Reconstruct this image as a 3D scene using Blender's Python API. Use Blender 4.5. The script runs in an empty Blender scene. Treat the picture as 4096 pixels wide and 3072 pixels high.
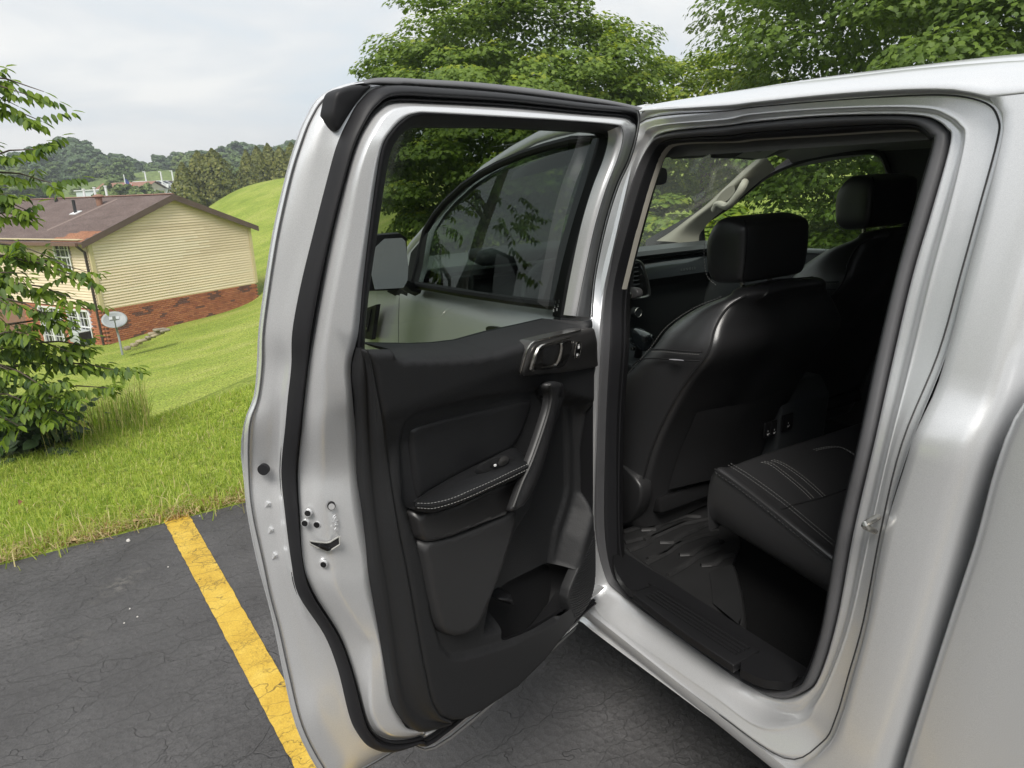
import bpy, bmesh, math, random
import numpy as np
from mathutils import Vector, Matrix
from mathutils.geometry import delaunay_2d_cdt

SC = bpy.context.scene
COL = SC.collection
random.seed(7)
RNG = np.random.default_rng(11)

# ------------------------------------------------------------------ camera
cam_d = bpy.data.cameras.new('camera')
cam = bpy.data.objects.new('camera', cam_d)
COL.objects.link(cam)
cam_d.sensor_width = 36.0
cam_d.lens = 24.4123
cam_d.clip_start = 0.02
cam_d.clip_end = 3000
_r = Matrix([[-0.528288, 0.219046, -0.820323], [-0.848228, -0.179048, 0.498449], [-0.037694, 0.959146, 0.28039]])
cam.matrix_world = Matrix.Translation((-1.33, 1.0, 1.56)) @ _r.to_4x4()
SC.camera = cam

# ------------------------------------------------------------------ sky, sun, exposure
SUN_EL, SUN_AZ = math.radians(50), math.radians(140)      # azimuth measured from +X towards +Y
w = bpy.data.worlds.new('World')
SC.world = w
w.use_nodes = True
nt = w.node_tree
nt.nodes.clear()
def N(t, typ, **kw):
    n = t.nodes.new(typ)
    for k, v in kw.items():
        if k in n.inputs.keys() if isinstance(k, str) else False:
            n.inputs[k].default_value = v
        else:
            setattr(n, k, v)
    return n
sky = nt.nodes.new('ShaderNodeTexSky')
sky.sky_type = 'NISHITA'
sky.sun_disc = False
sky.sun_elevation = SUN_EL
sky.sun_rotation = math.pi / 2 - SUN_AZ
sky.air_density = 1.2
sky.dust_density = 4.0
tc = nt.nodes.new('ShaderNodeTexCoord')
mp = nt.nodes.new('ShaderNodeMapping')
mp.inputs['Scale'].default_value = (1.0, 1.0, 3.6)
mp.inputs['Location'].default_value = (0.3, 0.1, 0.55)
n1 = nt.nodes.new('ShaderNodeTexNoise')
n1.inputs['Scale'].default_value = 2.6
n1.inputs['Detail'].default_value = 7
n1.inputs['Roughness'].default_value = 0.52
n1.inputs['Distortion'].default_value = 0.35
cr = nt.nodes.new('ShaderNodeValToRGB')
cr.color_ramp.elements[0].position = 0.36
cr.color_ramp.elements[0].color = (4.5, 5.0, 5.4, 1)
cr.color_ramp.elements[1].position = 0.62
cr.color_ramp.elements[1].color = (6.1, 6.08, 5.95, 1)
e = cr.color_ramp.elements.new(0.5)
e.color = (5.2, 5.35, 5.45, 1)
mx = nt.nodes.new('ShaderNodeMix')
mx.data_type = 'RGBA'
mx.inputs['Factor'].default_value = 0.93
bg = nt.nodes.new('ShaderNodeBackground')
bg.inputs['Strength'].default_value = 0.085
wo = nt.nodes.new('ShaderNodeOutputWorld')
L_ = nt.links.new
L_(tc.outputs['Generated'], mp.inputs['Vector'])
L_(mp.outputs['Vector'], n1.inputs['Vector'])
L_(n1.outputs['Fac'], cr.inputs['Fac'])
L_(sky.outputs['Color'], mx.inputs[6])
L_(cr.outputs['Color'], mx.inputs[7])
L_(mx.outputs[2], bg.inputs['Color'])
L_(bg.outputs['Background'], wo.inputs['Surface'])

sun_d = bpy.data.lights.new('sun', 'SUN')
sun_d.energy = 2.0
sun_d.angle = math.radians(24)
sun_d.color = (1.0, 0.96, 0.9)
sun = bpy.data.objects.new('sun', sun_d)
COL.objects.link(sun)
_sd = Vector((math.cos(SUN_EL) * math.cos(SUN_AZ), math.cos(SUN_EL) * math.sin(SUN_AZ), math.sin(SUN_EL)))
sun.rotation_euler = _sd.to_track_quat('Z', 'Y').to_euler()
sun.location = _sd * 30

SC.view_settings.view_transform = 'Standard'
SC.view_settings.look = 'None'
SC.view_settings.exposure = 1.0
SC.view_settings.gamma = 1.0
SC.view_settings.use_curve_mapping = False

# ------------------------------------------------------------------ helpers
def tag(o, label=None, cat=None, group=None, kind=None):
    if label: o['label'] = label
    if cat: o['category'] = cat
    if group: o['group'] = group
    if kind: o['kind'] = kind
    return o

def empty(name, loc=(0, 0, 0), rz=0.0, parent=None):
    o = bpy.data.objects.new(name, None)
    o.empty_display_size = 0.2
    COL.objects.link(o)
    o.location = loc
    o.rotation_euler = (0, 0, rz)
    if parent: o.parent = parent
    return o

def meshdata(name, verts, faces, mats, smooth=True, midx=None):
    me = bpy.data.meshes.new(name)
    verts = np.asarray(verts, dtype=np.float32)
    if isinstance(faces, np.ndarray):
        k = faces.shape[1]
        me.vertices.add(len(verts))
        me.vertices.foreach_set('co', verts.ravel())
        me.loops.add(faces.size)
        me.loops.foreach_set('vertex_index', faces.ravel().astype(np.int32))
        me.polygons.add(len(faces))
        me.polygons.foreach_set('loop_start', np.arange(0, faces.size, k, dtype=np.int32))
        me.update(calc_edges=True)
    else:
        me.from_pydata([tuple(v) for v in verts], [], [tuple(f) for f in faces])
    for m in (mats if isinstance(mats, (list, tuple)) else [mats]):
        me.materials.append(m)
    if midx is not None:
        me.polygons.foreach_set('material_index', np.asarray(midx, dtype=np.int32))
    me.polygons.foreach_set('use_smooth', np.full(len(me.polygons), bool(smooth)))
    me.update()
    return me

def obj(name, verts, faces, mats, parent=None, smooth=True, midx=None, label=None):
    me = meshdata(name, verts, faces, mats, smooth, midx)
    o = bpy.data.objects.new(name, me)
    COL.objects.link(o)
    if parent: o.parent = parent
    if label: o['label'] = label
    return o

def weld(o, d=0.0004, angle=None):
    bm = bmesh.new(); bm.from_mesh(o.data)
    bmesh.ops.remove_doubles(bm, verts=bm.verts, dist=d)
    bmesh.ops.recalc_face_normals(bm, faces=bm.faces)
    if angle is not None:
        for e_ in bm.edges:
            if len(e_.link_faces) == 2 and e_.calc_face_angle(0) > angle: e_.smooth = False
    bm.to_mesh(o.data); bm.free()
    return o

class MB:
    """collects shapes, links them as ONE mesh"""
    def __init__(s): s.v = []; s.f = []; s.m = []
    def add(s, v, f, mi=0):
        k = len(s.v); s.v += [tuple(p) for p in v]; s.f += [tuple(i + k for i in q) for q in f]; s.m += [mi] * len(f); return s
    def box(s, c, d, mi=0, rot=None):
        x, y, z = d[0] / 2, d[1] / 2, d[2] / 2
        v = [Vector((a, b, e_)) for a in (-x, x) for b in (-y, y) for e_ in (-z, z)]
        if rot is not None: v = [rot @ p for p in v]
        v = [p + Vector(c) for p in v]
        return s.add(v, [(0, 1, 3, 2), (4, 6, 7, 5), (0, 4, 5, 1), (2, 3, 7, 6), (0, 2, 6, 4), (1, 5, 7, 3)], mi)
    def tube(s, path, r, n=10, mi=0, cap=True, flat=1.0, closed=False):
        P = [Vector(p) for p in path]; m = len(P)
        R_ = r if isinstance(r, (list, tuple)) else [r] * m
        up = None; rings = []
        for i, p in enumerate(P):
            if closed: t = P[(i + 1) % m] - P[i - 1]
            else: t = P[min(i + 1, m - 1)] - P[max(i - 1, 0)]
            t.normalize()
            if up is None:
                up = Vector((0, 0, 1)) if abs(t.z) < .9 else Vector((1, 0, 0))
            a = t.cross(up)
            if a.length < 1e-5: a = t.orthogonal()
            a.normalize(); b = a.cross(t).normalized(); up = b
            rings.append([p + a * (R_[i] * math.cos(2 * math.pi * k / n)) + b * (R_[i] * flat * math.sin(2 * math.pi * k / n)) for k in range(n)])
        v = [q for g in rings for q in g]; f = []
        for i in range(m if closed else m - 1):
            j = (i + 1) % m
            for k in range(n): f.append((i * n + k, i * n + (k + 1) % n, j * n + (k + 1) % n, j * n + k))
        if cap and not closed:
            f.append(tuple(range(n - 1, -1, -1))); f.append(tuple((m - 1) * n + k for k in range(n)))
        return s.add(v, f, mi)
    def prism(s, poly, vec, mi=0):
        n = len(poly); vec = Vector(vec); P = [Vector(p) for p in poly]
        v = P + [p + vec for p in P]
        f = [tuple(range(n - 1, -1, -1)), tuple(range(n, 2 * n))] + [(i, (i + 1) % n, (i + 1) % n + n, i + n) for i in range(n)]
        return s.add(v, f, mi)
    def cyl(s, a, b, r, n=14, mi=0, r2=None): return s.tube([a, b], [r, r if r2 is None else r2], n, mi)
    def obj(s, name, mats, parent=None, smooth=False, angle=0.7, label=None, bevel=None):
        o = obj(name, s.v, s.f, mats, parent, smooth or angle is not None, s.m, label)
        if bevel:
            bm = bmesh.new(); bm.from_mesh(o.data)
            bmesh.ops.recalc_face_normals(bm, faces=bm.faces)
            es = [e_ for e_ in bm.edges if len(e_.link_faces) == 2 and e_.calc_face_angle(0) > 0.6]
            bmesh.ops.bevel(bm, geom=es, offset=bevel, segments=3, affect='EDGES', profile=0.5, clamp_overlap=True)
            for f_ in bm.faces: f_.smooth = True
            bm.to_mesh(o.data); bm.free()
            weld(o, 1e-6, 0.9)
        else: weld(o, 1e-5, angle)
        return o

def catmull(P, n, closed=False):
    P = np.asarray(P, float); m = len(P); out = []
    segs = m if closed else m - 1
    for i in range(segs):
        if closed: a, b, c, d = P[(i - 1) % m], P[i], P[(i + 1) % m], P[(i + 2) % m]
        else:
            b, c = P[i], P[i + 1]
            a = P[i - 1] if i > 0 else 2 * b - c
            d = P[i + 2] if i + 2 < m else 2 * c - b
        for k in range(n):
            t = k / n
            out.append(.5 * (2 * b + (c - a) * t + (2 * a - 5 * b + 4 * c - d) * t * t + (3 * b - a - 3 * c + d) * t ** 3))
    if not closed: out.append(P[-1])
    return np.array(out)

def resample(P, n, closed=False):
    P = np.asarray(P, float)
    if closed: P = np.vstack([P, P[:1]])
    d = np.r_[0, np.cumsum(np.linalg.norm(np.diff(P, axis=0), axis=1))]
    s = np.linspace(0, d[-1], n + (1 if closed else 0))
    if closed: s = s[:-1]
    return np.stack([np.interp(s, d, P[:, k]) for k in range(P.shape[1])], 1)

def loft(name, contours, mat, parent=None, n=6, closed=False, cross=0, label=None, flip=False):
    """contours: equally long lists of stations; interpolated along and optionally (cross) between them"""
    C_ = [catmull(c, n, closed) for c in contours]
    A = np.stack(C_)                                     # rows, stations, 3
    if cross:
        A = np.stack([catmull(A[:, j], cross) for j in range(A.shape[1])], 1)
    r, m = A.shape[:2]
    idx = np.arange(r * m).reshape(r, m)
    if closed: idx = np.hstack([idx, idx[:, :1]])
    q = np.stack([idx[:-1, :-1], idx[:-1, 1:], idx[1:, 1:], idx[1:, :-1]], -1).reshape(-1, 4)
    if flip: q = q[:, ::-1]
    return obj(name, A.reshape(-1, 3), np.ascontiguousarray(q), mat, parent, True, label=label)

def sd_poly(P, poly):
    P = np.asarray(P, float); V = np.asarray(poly, float); n = len(V)
    d = np.full(len(P), 1e9); ins = np.zeros(len(P), bool)
    for i in range(n):
        a, b = V[i], V[(i + 1) % n]
        e_ = b - a; w_ = P - a
        t = np.clip((w_ @ e_) / max(e_ @ e_, 1e-12), 0, 1)
        q = w_ - t[:, None] * e_
        d = np.minimum(d, (q * q).sum(1))
        c1 = (a[1] <= P[:, 1]) & (b[1] > P[:, 1]); c2 = (b[1] <= P[:, 1]) & (a[1] > P[:, 1])
        cr_ = e_[0] * w_[:, 1] - e_[1] * w_[:, 0]
        ins ^= (c1 & (cr_ > 0)) | (c2 & (cr_ < 0))
    d = np.sqrt(d)
    return np.where(ins, d, -d)

def sd_line(P, line):
    d = np.full(len(P), 1e9); V = np.asarray(line, float)
    for i in range(len(V) - 1):
        a, e_ = V[i], V[i + 1] - V[i]; w_ = P - a
        t = np.clip((w_ @ e_) / max(e_ @ e_, 1e-12), 0, 1)
        q = w_ - t[:, None] * e_; d = np.minimum(d, (q * q).sum(1))
    return np.sqrt(d)

def smooth_np(a, b, x):
    t = np.clip((x - a) / (b - a), 0, 1); return t * t * (3 - 2 * t)

def chaikin(P, k=2):
    P = np.asarray(P, float)
    for _ in range(k):
        Q = np.roll(P, -1, 0)
        P = np.stack([.75 * P + .25 * Q, .25 * P + .75 * Q], 1).reshape(-1, P.shape[1])
    return P

def tri_poly(outer, holes=(), step=.01, insets=(), extra=None):
    """2-D triangulation of a polygon with holes: boundary at step, inset rows, interior grid"""
    pts = []; edges = []
    loops = [np.asarray(outer, float)] + [np.asarray(h, float) for h in holes]
    def inside(P):
        s = sd_poly(P, loops[0])
        for h in loops[1:]: s = np.minimum(s, -sd_poly(P, h))
        return s
    bl = []
    for lp in loops:
        per = np.linalg.norm(np.roll(lp, -1, 0) - lp, axis=1).sum()
        q = []
        for i in range(len(lp)):
            a, b = lp[i], lp[(i + 1) % len(lp)]
            k = max(1, int(round(np.linalg.norm(b - a) / step)))
            q += [a + (b - a) * t / k for t in range(k)]
        q = np.array(q); k0 = len(pts)
        pts += list(q); edges += [(k0 + i, k0 + (i + 1) % len(q)) for i in range(len(q))]
        bl.append(q)
    for dist in insets:
        for q in bl:
            t = np.roll(q, -1, 0) - np.roll(q, 1, 0); t /= np.maximum(np.linalg.norm(t, axis=1, keepdims=True), 1e-9)
            nrm = np.stack([-t[:, 1], t[:, 0]], 1)
            for sgn in (1, -1):
                c = q + nrm * dist * sgn
                pts += list(c[inside(c) > dist * .93])
    if extra is not None:
        ex = np.asarray(extra, float); pts += list(ex[inside(ex) > step * .3])
    lo, hi = loops[0].min(0), loops[0].max(0)
    gx, gy = np.meshgrid(np.arange(lo[0], hi[0], step), np.arange(lo[1], hi[1], step))
    g = np.stack([gx.ravel(), gy.ravel()], 1)
    g += (RNG.random(g.shape) - .5) * step * .02
    mind = max([step * .7] + [d + step * .5 for d in insets])
    pts += list(g[inside(g) > mind])
    res = delaunay_2d_cdt([Vector(p) for p in pts], edges, [], 0, 1e-6)
    V = np.array([(p.x, p.y) for p in res[0]]); F = np.array([f for f in res[2] if len(f) == 3])
    cen = V[F].mean(1)
    F = F[inside(cen) > 1e-6]
    return V, F, inside(V)

def node_mat(name):
    m = bpy.data.materials.new(name); m.use_nodes = True
    t = m.node_tree; b = t.nodes['Principled BSDF']
    return m, t, b

def mat(name, col, rough=.5, metal=0., coat=0., bump=0., bscale=300., var=0., vscale=4., spec=.5, bdist=.001, sheen=0., detail=3, space='Object'):
    m, t, b = node_mat(name)
    b.inputs['Base Color'].default_value = (*col, 1)
    b.inputs['Roughness'].default_value = rough
    b.inputs['Metallic'].default_value = metal
    b.inputs['Coat Weight'].default_value = coat
    b.inputs['Coat Roughness'].default_value = .06
    b.inputs['Specular IOR Level'].default_value = spec
    if sheen: b.inputs['Sheen Weight'].default_value = sheen
    if bump or var:
        c = t.nodes.new('ShaderNodeTexCoord')
    if bump:
        nz = t.nodes.new('ShaderNodeTexNoise'); nz.inputs['Scale'].default_value = bscale; nz.inputs['Detail'].default_value = detail
        bp = t.nodes.new('ShaderNodeBump'); bp.inputs['Strength'].default_value = bump; bp.inputs['Distance'].default_value = bdist
        t.links.new(c.outputs[space], nz.inputs['Vector']); t.links.new(nz.outputs['Fac'], bp.inputs['Height']); t.links.new(bp.outputs['Normal'], b.inputs['Normal'])
    if var:
        nz = t.nodes.new('ShaderNodeTexNoise'); nz.inputs['Scale'].default_value = vscale; nz.inputs['Detail'].default_value = 5
        mr = t.nodes.new('ShaderNodeMapRange'); mr.inputs['From Min'].default_value = .3; mr.inputs['From Max'].default_value = .7
        mr.inputs['To Min'].default_value = 1 - var; mr.inputs['To Max'].default_value = 1 + var
        h = t.nodes.new('ShaderNodeMix'); h.data_type = 'RGBA'; h.blend_type = 'MULTIPLY'; h.inputs['Factor'].default_value = 1
        h.inputs[6].default_value = (*col, 1)
        t.links.new(c.outputs[space], nz.inputs['Vector']); t.links.new(nz.outputs['Fac'], mr.inputs['Value'])
        t.links.new(mr.outputs['Result'], h.inputs[7]); t.links.new(h.outputs[2], b.inputs['Base Color'])
    return m

def leaf_mat(name, col, trans=.35, rough=.55, spec=.35):
    m, t, b = node_mat(name)
    b.inputs['Base Color'].default_value = (*col, 1); b.inputs['Roughness'].default_value = rough; b.inputs['Specular IOR Level'].default_value = spec
    tr = t.nodes.new('ShaderNodeBsdfTranslucent'); tr.inputs['Color'].default_value = (col[0] * 1.5, col[1] * 1.5, col[2] * .8, 1)
    mxs = t.nodes.new('ShaderNodeMixShader'); mxs.inputs['Fac'].default_value = trans
    out = t.nodes['Material Output']
    t.links.new(b.outputs['BSDF'], mxs.inputs[1]); t.links.new(tr.outputs['BSDF'], mxs.inputs[2]); t.links.new(mxs.outputs['Shader'], out.inputs['Surface'])
    return m

def glass_mat(name, tint, refl=1.0, rough=.0, ior=1.52):
    m, t, b = node_mat(name); t.nodes.remove(b)
    tr = t.nodes.new('ShaderNodeBsdfTransparent'); tr.inputs['Color'].default_value = (*tint, 1)
    gl = t.nodes.new('ShaderNodeBsdfGlossy'); gl.inputs['Roughness'].default_value = rough; gl.inputs['Color'].default_value = (refl, refl, refl, 1)
    m['ior'] = ior
    fr = t.nodes.new('ShaderNodeFresnel'); fr.inputs['IOR'].default_value = 1.52
    ge = t.nodes.new('ShaderNodeNewGeometry'); 
    mxs = t.nodes.new('ShaderNodeMixShader')
    t.links.new(fr.outputs['Fac'], mxs.inputs['Fac']); t.links.new(tr.outputs['BSDF'], mxs.inputs[1]); t.links.new(gl.outputs['BSDF'], mxs.inputs[2])
    t.links.new(mxs.outputs['Shader'], t.nodes['Material Output'].inputs['Surface'])
    return m

# fix of the pane shader for back faces: same Fresnel from both sides
def fix_glass(m):
    t = m.node_tree
    fr = [n for n in t.nodes if n.type == 'FRESNEL'][0]; ge = [n for n in t.nodes if n.type == 'NEW_GEOMETRY'][0]
    mr = t.nodes.new('ShaderNodeMapRange'); mr.inputs['To Min'].default_value = m['ior']; mr.inputs['To Max'].default_value = 1 / m['ior']
    t.links.new(ge.outputs['Backfacing'], mr.inputs['Value']); t.links.new(mr.outputs['Result'], fr.inputs['IOR'])
    return m



CAMX, CAMY = -1.33, 1.0
def polar(az, d, z=0.0):
    a = math.radians(az); return Vector((CAMX + d * math.cos(a), CAMY + d * math.sin(a), z))

# ------------------------------------------------------------------ terrain
def ramp_mat(name, scale, stops, rough=.9, bump=.4, bscale=60, bdist=.02, stretch=(1, 1, 1), detail=8, second=None):
    m, t, b = node_mat(name)
    b.inputs['Roughness'].default_value = rough; b.inputs['Specular IOR Level'].default_value = .25
    c = t.nodes.new('ShaderNodeTexCoord'); mp_ = t.nodes.new('ShaderNodeMapping'); mp_.inputs['Scale'].default_value = stretch
    nz = t.nodes.new('ShaderNodeTexNoise'); nz.inputs['Scale'].default_value = scale; nz.inputs['Detail'].default_value = detail; nz.inputs['Roughness'].default_value = .6
    rp = t.nodes.new('ShaderNodeValToRGB')
    el = rp.color_ramp.elements
    el[0].position, el[0].color = stops[0][0], (*stops[0][1], 1); el[1].position, el[1].color = stops[-1][0], (*stops[-1][1], 1)
    for p_, c_ in stops[1:-1]:
        e_ = el.new(p_); e_.color = (*c_, 1)
    t.links.new(c.outputs['Object'], mp_.inputs['Vector']); t.links.new(mp_.outputs['Vector'], nz.inputs['Vector'])
    t.links.new(nz.outputs['Fac'], rp.inputs['Fac'])
    n2 = t.nodes.new('ShaderNodeTexNoise'); n2.inputs['Scale'].default_value = bscale; n2.inputs['Detail'].default_value = 4
    t.links.new(c.outputs['Object'], n2.inputs['Vector'])
    m2 = t.nodes.new('ShaderNodeMix'); m2.data_type = 'RGBA'; m2.blend_type = 'OVERLAY'; m2.inputs['Factor'].default_value = .5
    ct = t.nodes.new('ShaderNodeMapRange'); ct.inputs['From Min'].default_value = .36; ct.inputs['From Max'].default_value = .64; ct.inputs['To Min'].default_value = .12; ct.inputs['To Max'].default_value = .88
    t.links.new(n2.outputs['Fac'], ct.inputs['Value'])
    t.links.new(rp.outputs['Color'], m2.inputs[6]); t.links.new(ct.outputs['Result'], m2.inputs[7]); t.links.new(m2.outputs[2], b.inputs['Base Color'])
    bp = t.nodes.new('ShaderNodeBump'); bp.inputs['Strength'].default_value = bump; bp.inputs['Distance'].default_value = bdist
    t.links.new(n2.outputs['Fac'], bp.inputs['Height']); t.links.new(bp.outputs['Normal'], b.inputs['Normal'])
    return m

M_lawn = ramp_mat('lawn_grass', .9, [(.28, (.165, .225, .03)), (.44, (.215, .28, .04)), (.56, (.265, .315, .055)), (.74, (.33, .35, .10))], stretch=(1.0, .42, .6), bscale=22, bump=.9, bdist=.06, detail=12)
M_field = ramp_mat('far_field', .05, [(.3, (.10, .15, .035)), (.7, (.16, .2, .06))], bscale=2)

TP = []
for yy in np.arange(-28, 29, 6.0):
    TP += [(2.3, yy, .0), (3.0, yy, .012), (3.62, yy, .0)]
    if yy > -10: TP += [(5.0, yy, -.55), (7.2, yy, -1.35)]
for az, d, z in [(8, 12, -2.7), (0, 12, -2.65), (-9, 12, -2.55), (-16, 12, -2.3), (14, 16, -3.3), (6, 16, -3.25), (0, 16, -3.22), (-8, 16, -3.15), (-16, 16, -2.4),
                 (8, 22, -3.6), (0, 22, -3.5), (-6, 23, -3.35), (-12, 25, -2.9), (-.9, 29.0, -3.66), (6, 29, -3.8), (-5.5, 30.6, -3.45), (-11.3, 32.7, -3.07), (-14, 33, -2.3), (-20, 33, -1.2),
                 (-11.5, 42, -1.9), (-9, 50, -.7), (-9, 57, .62), (-11.2, 60, 1.75), (-14.5, 61, 2.38), (-17, 61, 2.7), (-22, 61, 2.9), (-30, 60, 2.9), (-30, 40, 1.0), (-40, 30, .4), (-50, 24, .2), (-35, 14, -.1), (-25, 14, -.9), (-28, 9, -.2),
                 (-9, 70, 0), (-14, 75, .8), (-22, 76, 1), (-5, 60, -2.6), (0, 60, -4.3), (6, 60, -4.6), (14, 60, -4.5), (14, 40, -4), (18, 30, -3.6), (0, 80, -4.5), (10, 80, -4.6), (24, 50, -4), (30, 20, -3), (40, 14, -2), (-5, 80, -3), (40, 40, -4)]:
    p = polar(az, d); TP.append((p.x, p.y, z))
TP = np.array(TP)
def _tps(r): return np.where(r > 1e-9, r * r * np.log(np.maximum(r, 1e-9)), 0)
_n = len(TP)
_A = np.zeros((_n + 3, _n + 3))
_A[:_n, :_n] = _tps(np.linalg.norm(TP[:, None, :2] - TP[None, :, :2], axis=2)) + np.eye(_n) * .05
_A[:_n, _n] = 1; _A[:_n, _n + 1:] = TP[:, :2]; _A[_n:, :_n] = _A[:_n, _n:].T
_w = np.linalg.solve(_A, np.r_[TP[:, 2], 0, 0, 0])
def ground(x, y):
    P = np.stack([np.atleast_1d(x), np.atleast_1d(y)], 1).astype(float)
    z = _tps(np.linalg.norm(P[:, None] - TP[None, :, :2], axis=2)) @ _w[:_n] + _w[_n] + P @ _w[_n + 1:]
    k = smooth_np(3.55, 4.1, P[:, 0] )
    flat = .012 * np.sin(P[:, 0] * 3) * 0 + smooth_np(2.28, 2.6, P[:, 0]) * .02
    return flat * (1 - k) + np.minimum(z, .5 + 99 * (P[:, 0] > 9)) * k
gx = np.r_[np.linspace(2.25, 4.2, 28), np.linspace(4.3, 12, 40), np.linspace(12.3, 82, 110)]
gy = np.r_[np.linspace(-60, -14, 50), np.linspace(-13.5, 10, 95), np.linspace(10.6, 60, 40)]
GX, GY = np.meshgrid(gx, gy, indexing='ij')
GZ = ground(GX.ravel(), GY.ravel())
idx = np.arange(GX.size).reshape(GX.shape)
q = np.stack([idx[:-1, :-1], idx[1:, :-1], idx[1:, 1:], idx[:-1, 1:]], -1).reshape(-1, 4)
tag(obj('lawn', np.stack([GX.ravel(), GY.ravel(), GZ], 1), np.ascontiguousarray(q), M_lawn), kind='structure')

# far hillside that carries the woods, and the plain out to the horizon
hv = []; hf = []
rows = [(86, -6), (104, -2.2), (118, 1.3), (128, 2.1), (150, 4.2), (200, 7.5), (320, 12), (700, 14)]
for d, z in rows:
    for az in range(-70, 74, 4):
        p = polar(az, d); hv.append((p.x, p.y, z + (1.5 * math.sin(az * .21 + d * .02) if d > 140 else 0)))
nc = len(range(-70, 74, 4))
for i in range(len(rows) - 1):
    for j in range(nc - 1): hf.append((i * nc + j, (i + 1) * nc + j, (i + 1) * nc + j + 1, i * nc + j + 1))
tag(obj('hillside', hv, hf, M_field), kind='structure')
g_ = [(math.cos(t) * 1800, math.sin(t) * 1800, -7) for t in np.linspace(0, 2 * math.pi, 40)[:-1]]
tag(obj('ground', g_, [tuple(range(39))], M_field), kind='structure')

# ------------------------------------------------------------------ asphalt lot
m, t, b = node_mat('asphalt'); M_asph = m
b.inputs['Roughness'].default_value = .78; b.inputs['Specular IOR Level'].default_value = .35
c = t.nodes.new('ShaderNodeTexCoord')
def nnoise(sc, det=6, ro=.6, dist=0.):
    n = t.nodes.new('ShaderNodeTexNoise'); n.inputs['Scale'].default_value = sc; n.inputs['Detail'].default_value = det; n.inputs['Roughness'].default_value = ro; n.inputs['Distortion'].default_value = dist
    t.links.new(c.outputs['Object'], n.inputs['Vector']); return n
def nramp(src, stops):
    rp = t.nodes.new('ShaderNodeValToRGB'); el = rp.color_ramp.elements
    el[0].position, el[0].color = stops[0][0], (*stops[0][1], 1); el[1].position, el[1].color = stops[-1][0], (*stops[-1][1], 1)
    for p_, c_ in stops[1:-1]:
        e_ = el.new(p_); e_.color = (*c_, 1)
    t.links.new(src, rp.inputs['Fac']); return rp
def nmix(a, b_, f, mode='MIX'):
    x = t.nodes.new('ShaderNodeMix'); x.data_type = 'RGBA'; x.blend_type = mode
    if isinstance(f, float): x.inputs['Factor'].default_value = f
    else: t.links.new(f, x.inputs['Factor'])
    for k, s in ((6, a), (7, b_)):
        if isinstance(s, tuple): x.inputs[k].default_value = (*s, 1)
        else: t.links.new(s, x.inputs[k])
    return x.outputs[2]
def cracks(scale, warp, th, stretch=(1, 1, 1), loc=(0, 0, 0)):
    wn = nnoise(warp, 4); 
    sub = t.nodes.new('ShaderNodeMix'); sub.data_type = 'RGBA'; sub.blend_type = 'LINEAR_LIGHT'; sub.inputs['Factor'].default_value = .16
    mp_ = t.nodes.new('ShaderNodeMapping'); mp_.inputs['Scale'].default_value = stretch; mp_.inputs['Location'].default_value = loc
    t.links.new(c.outputs['Object'], mp_.inputs['Vector']); t.links.new(mp_.outputs['Vector'], sub.inputs[6]); t.links.new(wn.outputs['Color'], sub.inputs[7])
    v = t.nodes.new('ShaderNodeTexVoronoi'); v.feature = 'DISTANCE_TO_EDGE'; v.inputs['Scale'].default_value = scale
    t.links.new(sub.outputs[2], v.inputs['Vector'])
    return nramp(v.outputs['Distance'], [(0., (1, 1, 1)), (th, (0, 0, 0))]).outputs['Color']
base = nramp(nnoise(2.2, 8).outputs['Fac'], [(.3, (.06, .058, .059)), (.5, (.077, .075, .076)), (.7, (.097, .094, .095))]).outputs['Color']
speck = nnoise(190, 3, .7)
base = nmix(base, nramp(speck.outputs['Fac'], [(.3, (.3, .3, .3)), (.7, (.72, .72, .72))]).outputs['Color'], .55, 'OVERLAY')
spot = nramp(nnoise(60, 2).outputs['Fac'], [(.76, (0, 0, 0)), (.8, (1, 1, 1))]).outputs['Color']
patch = nramp(nnoise(1.3, 3).outputs['Fac'], [(.63, (0, 0, 0)), (.72, (.5, .5, .5))]).outputs['Color']
base = nmix(base, (.2, .19, .17), nmix((0., 0., 0.), patch, nramp(nnoise(35, 4).outputs['Fac'], [(.45, (0, 0, 0)), (.6, (1, 1, 1))]).outputs['Color'], 'MIX') )
base = nmix(base, (.35, .34, .31), nmix(spot, (0., 0., 0.), .45))
ck1 = cracks(4.4, 3.5, .0055, (2.4, .8, 1)); ck2 = cracks(16, 9, .014, (2.2, .8, 1)); ck3 = cracks(1.3, 2.4, .0016, (1.6, .8, 1))
msk = nramp(nnoise(1.1, 2).outputs['Fac'], [(.42, (0, 0, 0)), (.58, (1, 1, 1))]).outputs['Color']
ck = nmix(nmix(ck1, ck3, 1.0, 'LIGHTEN'), nmix((0., 0., 0.), ck2, msk), 1.0, 'LIGHTEN')
base = nmix(base, (.022, .022, .023), nmix((0., 0., 0.), ck, .27))
t.links.new(base, b.inputs['Base Color'])
vb = t.nodes.new('ShaderNodeTexVoronoi'); vb.inputs['Scale'].default_value = 48; t.links.new(c.outputs['Object'], vb.inputs['Vector'])
hsum = nmix(nmix(speck.outputs['Fac'], vb.outputs['Distance'], .6), (0., 0., 0.), ck)
bp = t.nodes.new('ShaderNodeBump'); bp.inputs['Strength'].default_value = .9; bp.inputs['Distance'].default_value = .006
t.links.new(hsum, bp.inputs['Height']); t.links.new(bp.outputs['Normal'], b.inputs['Normal'])

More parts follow.
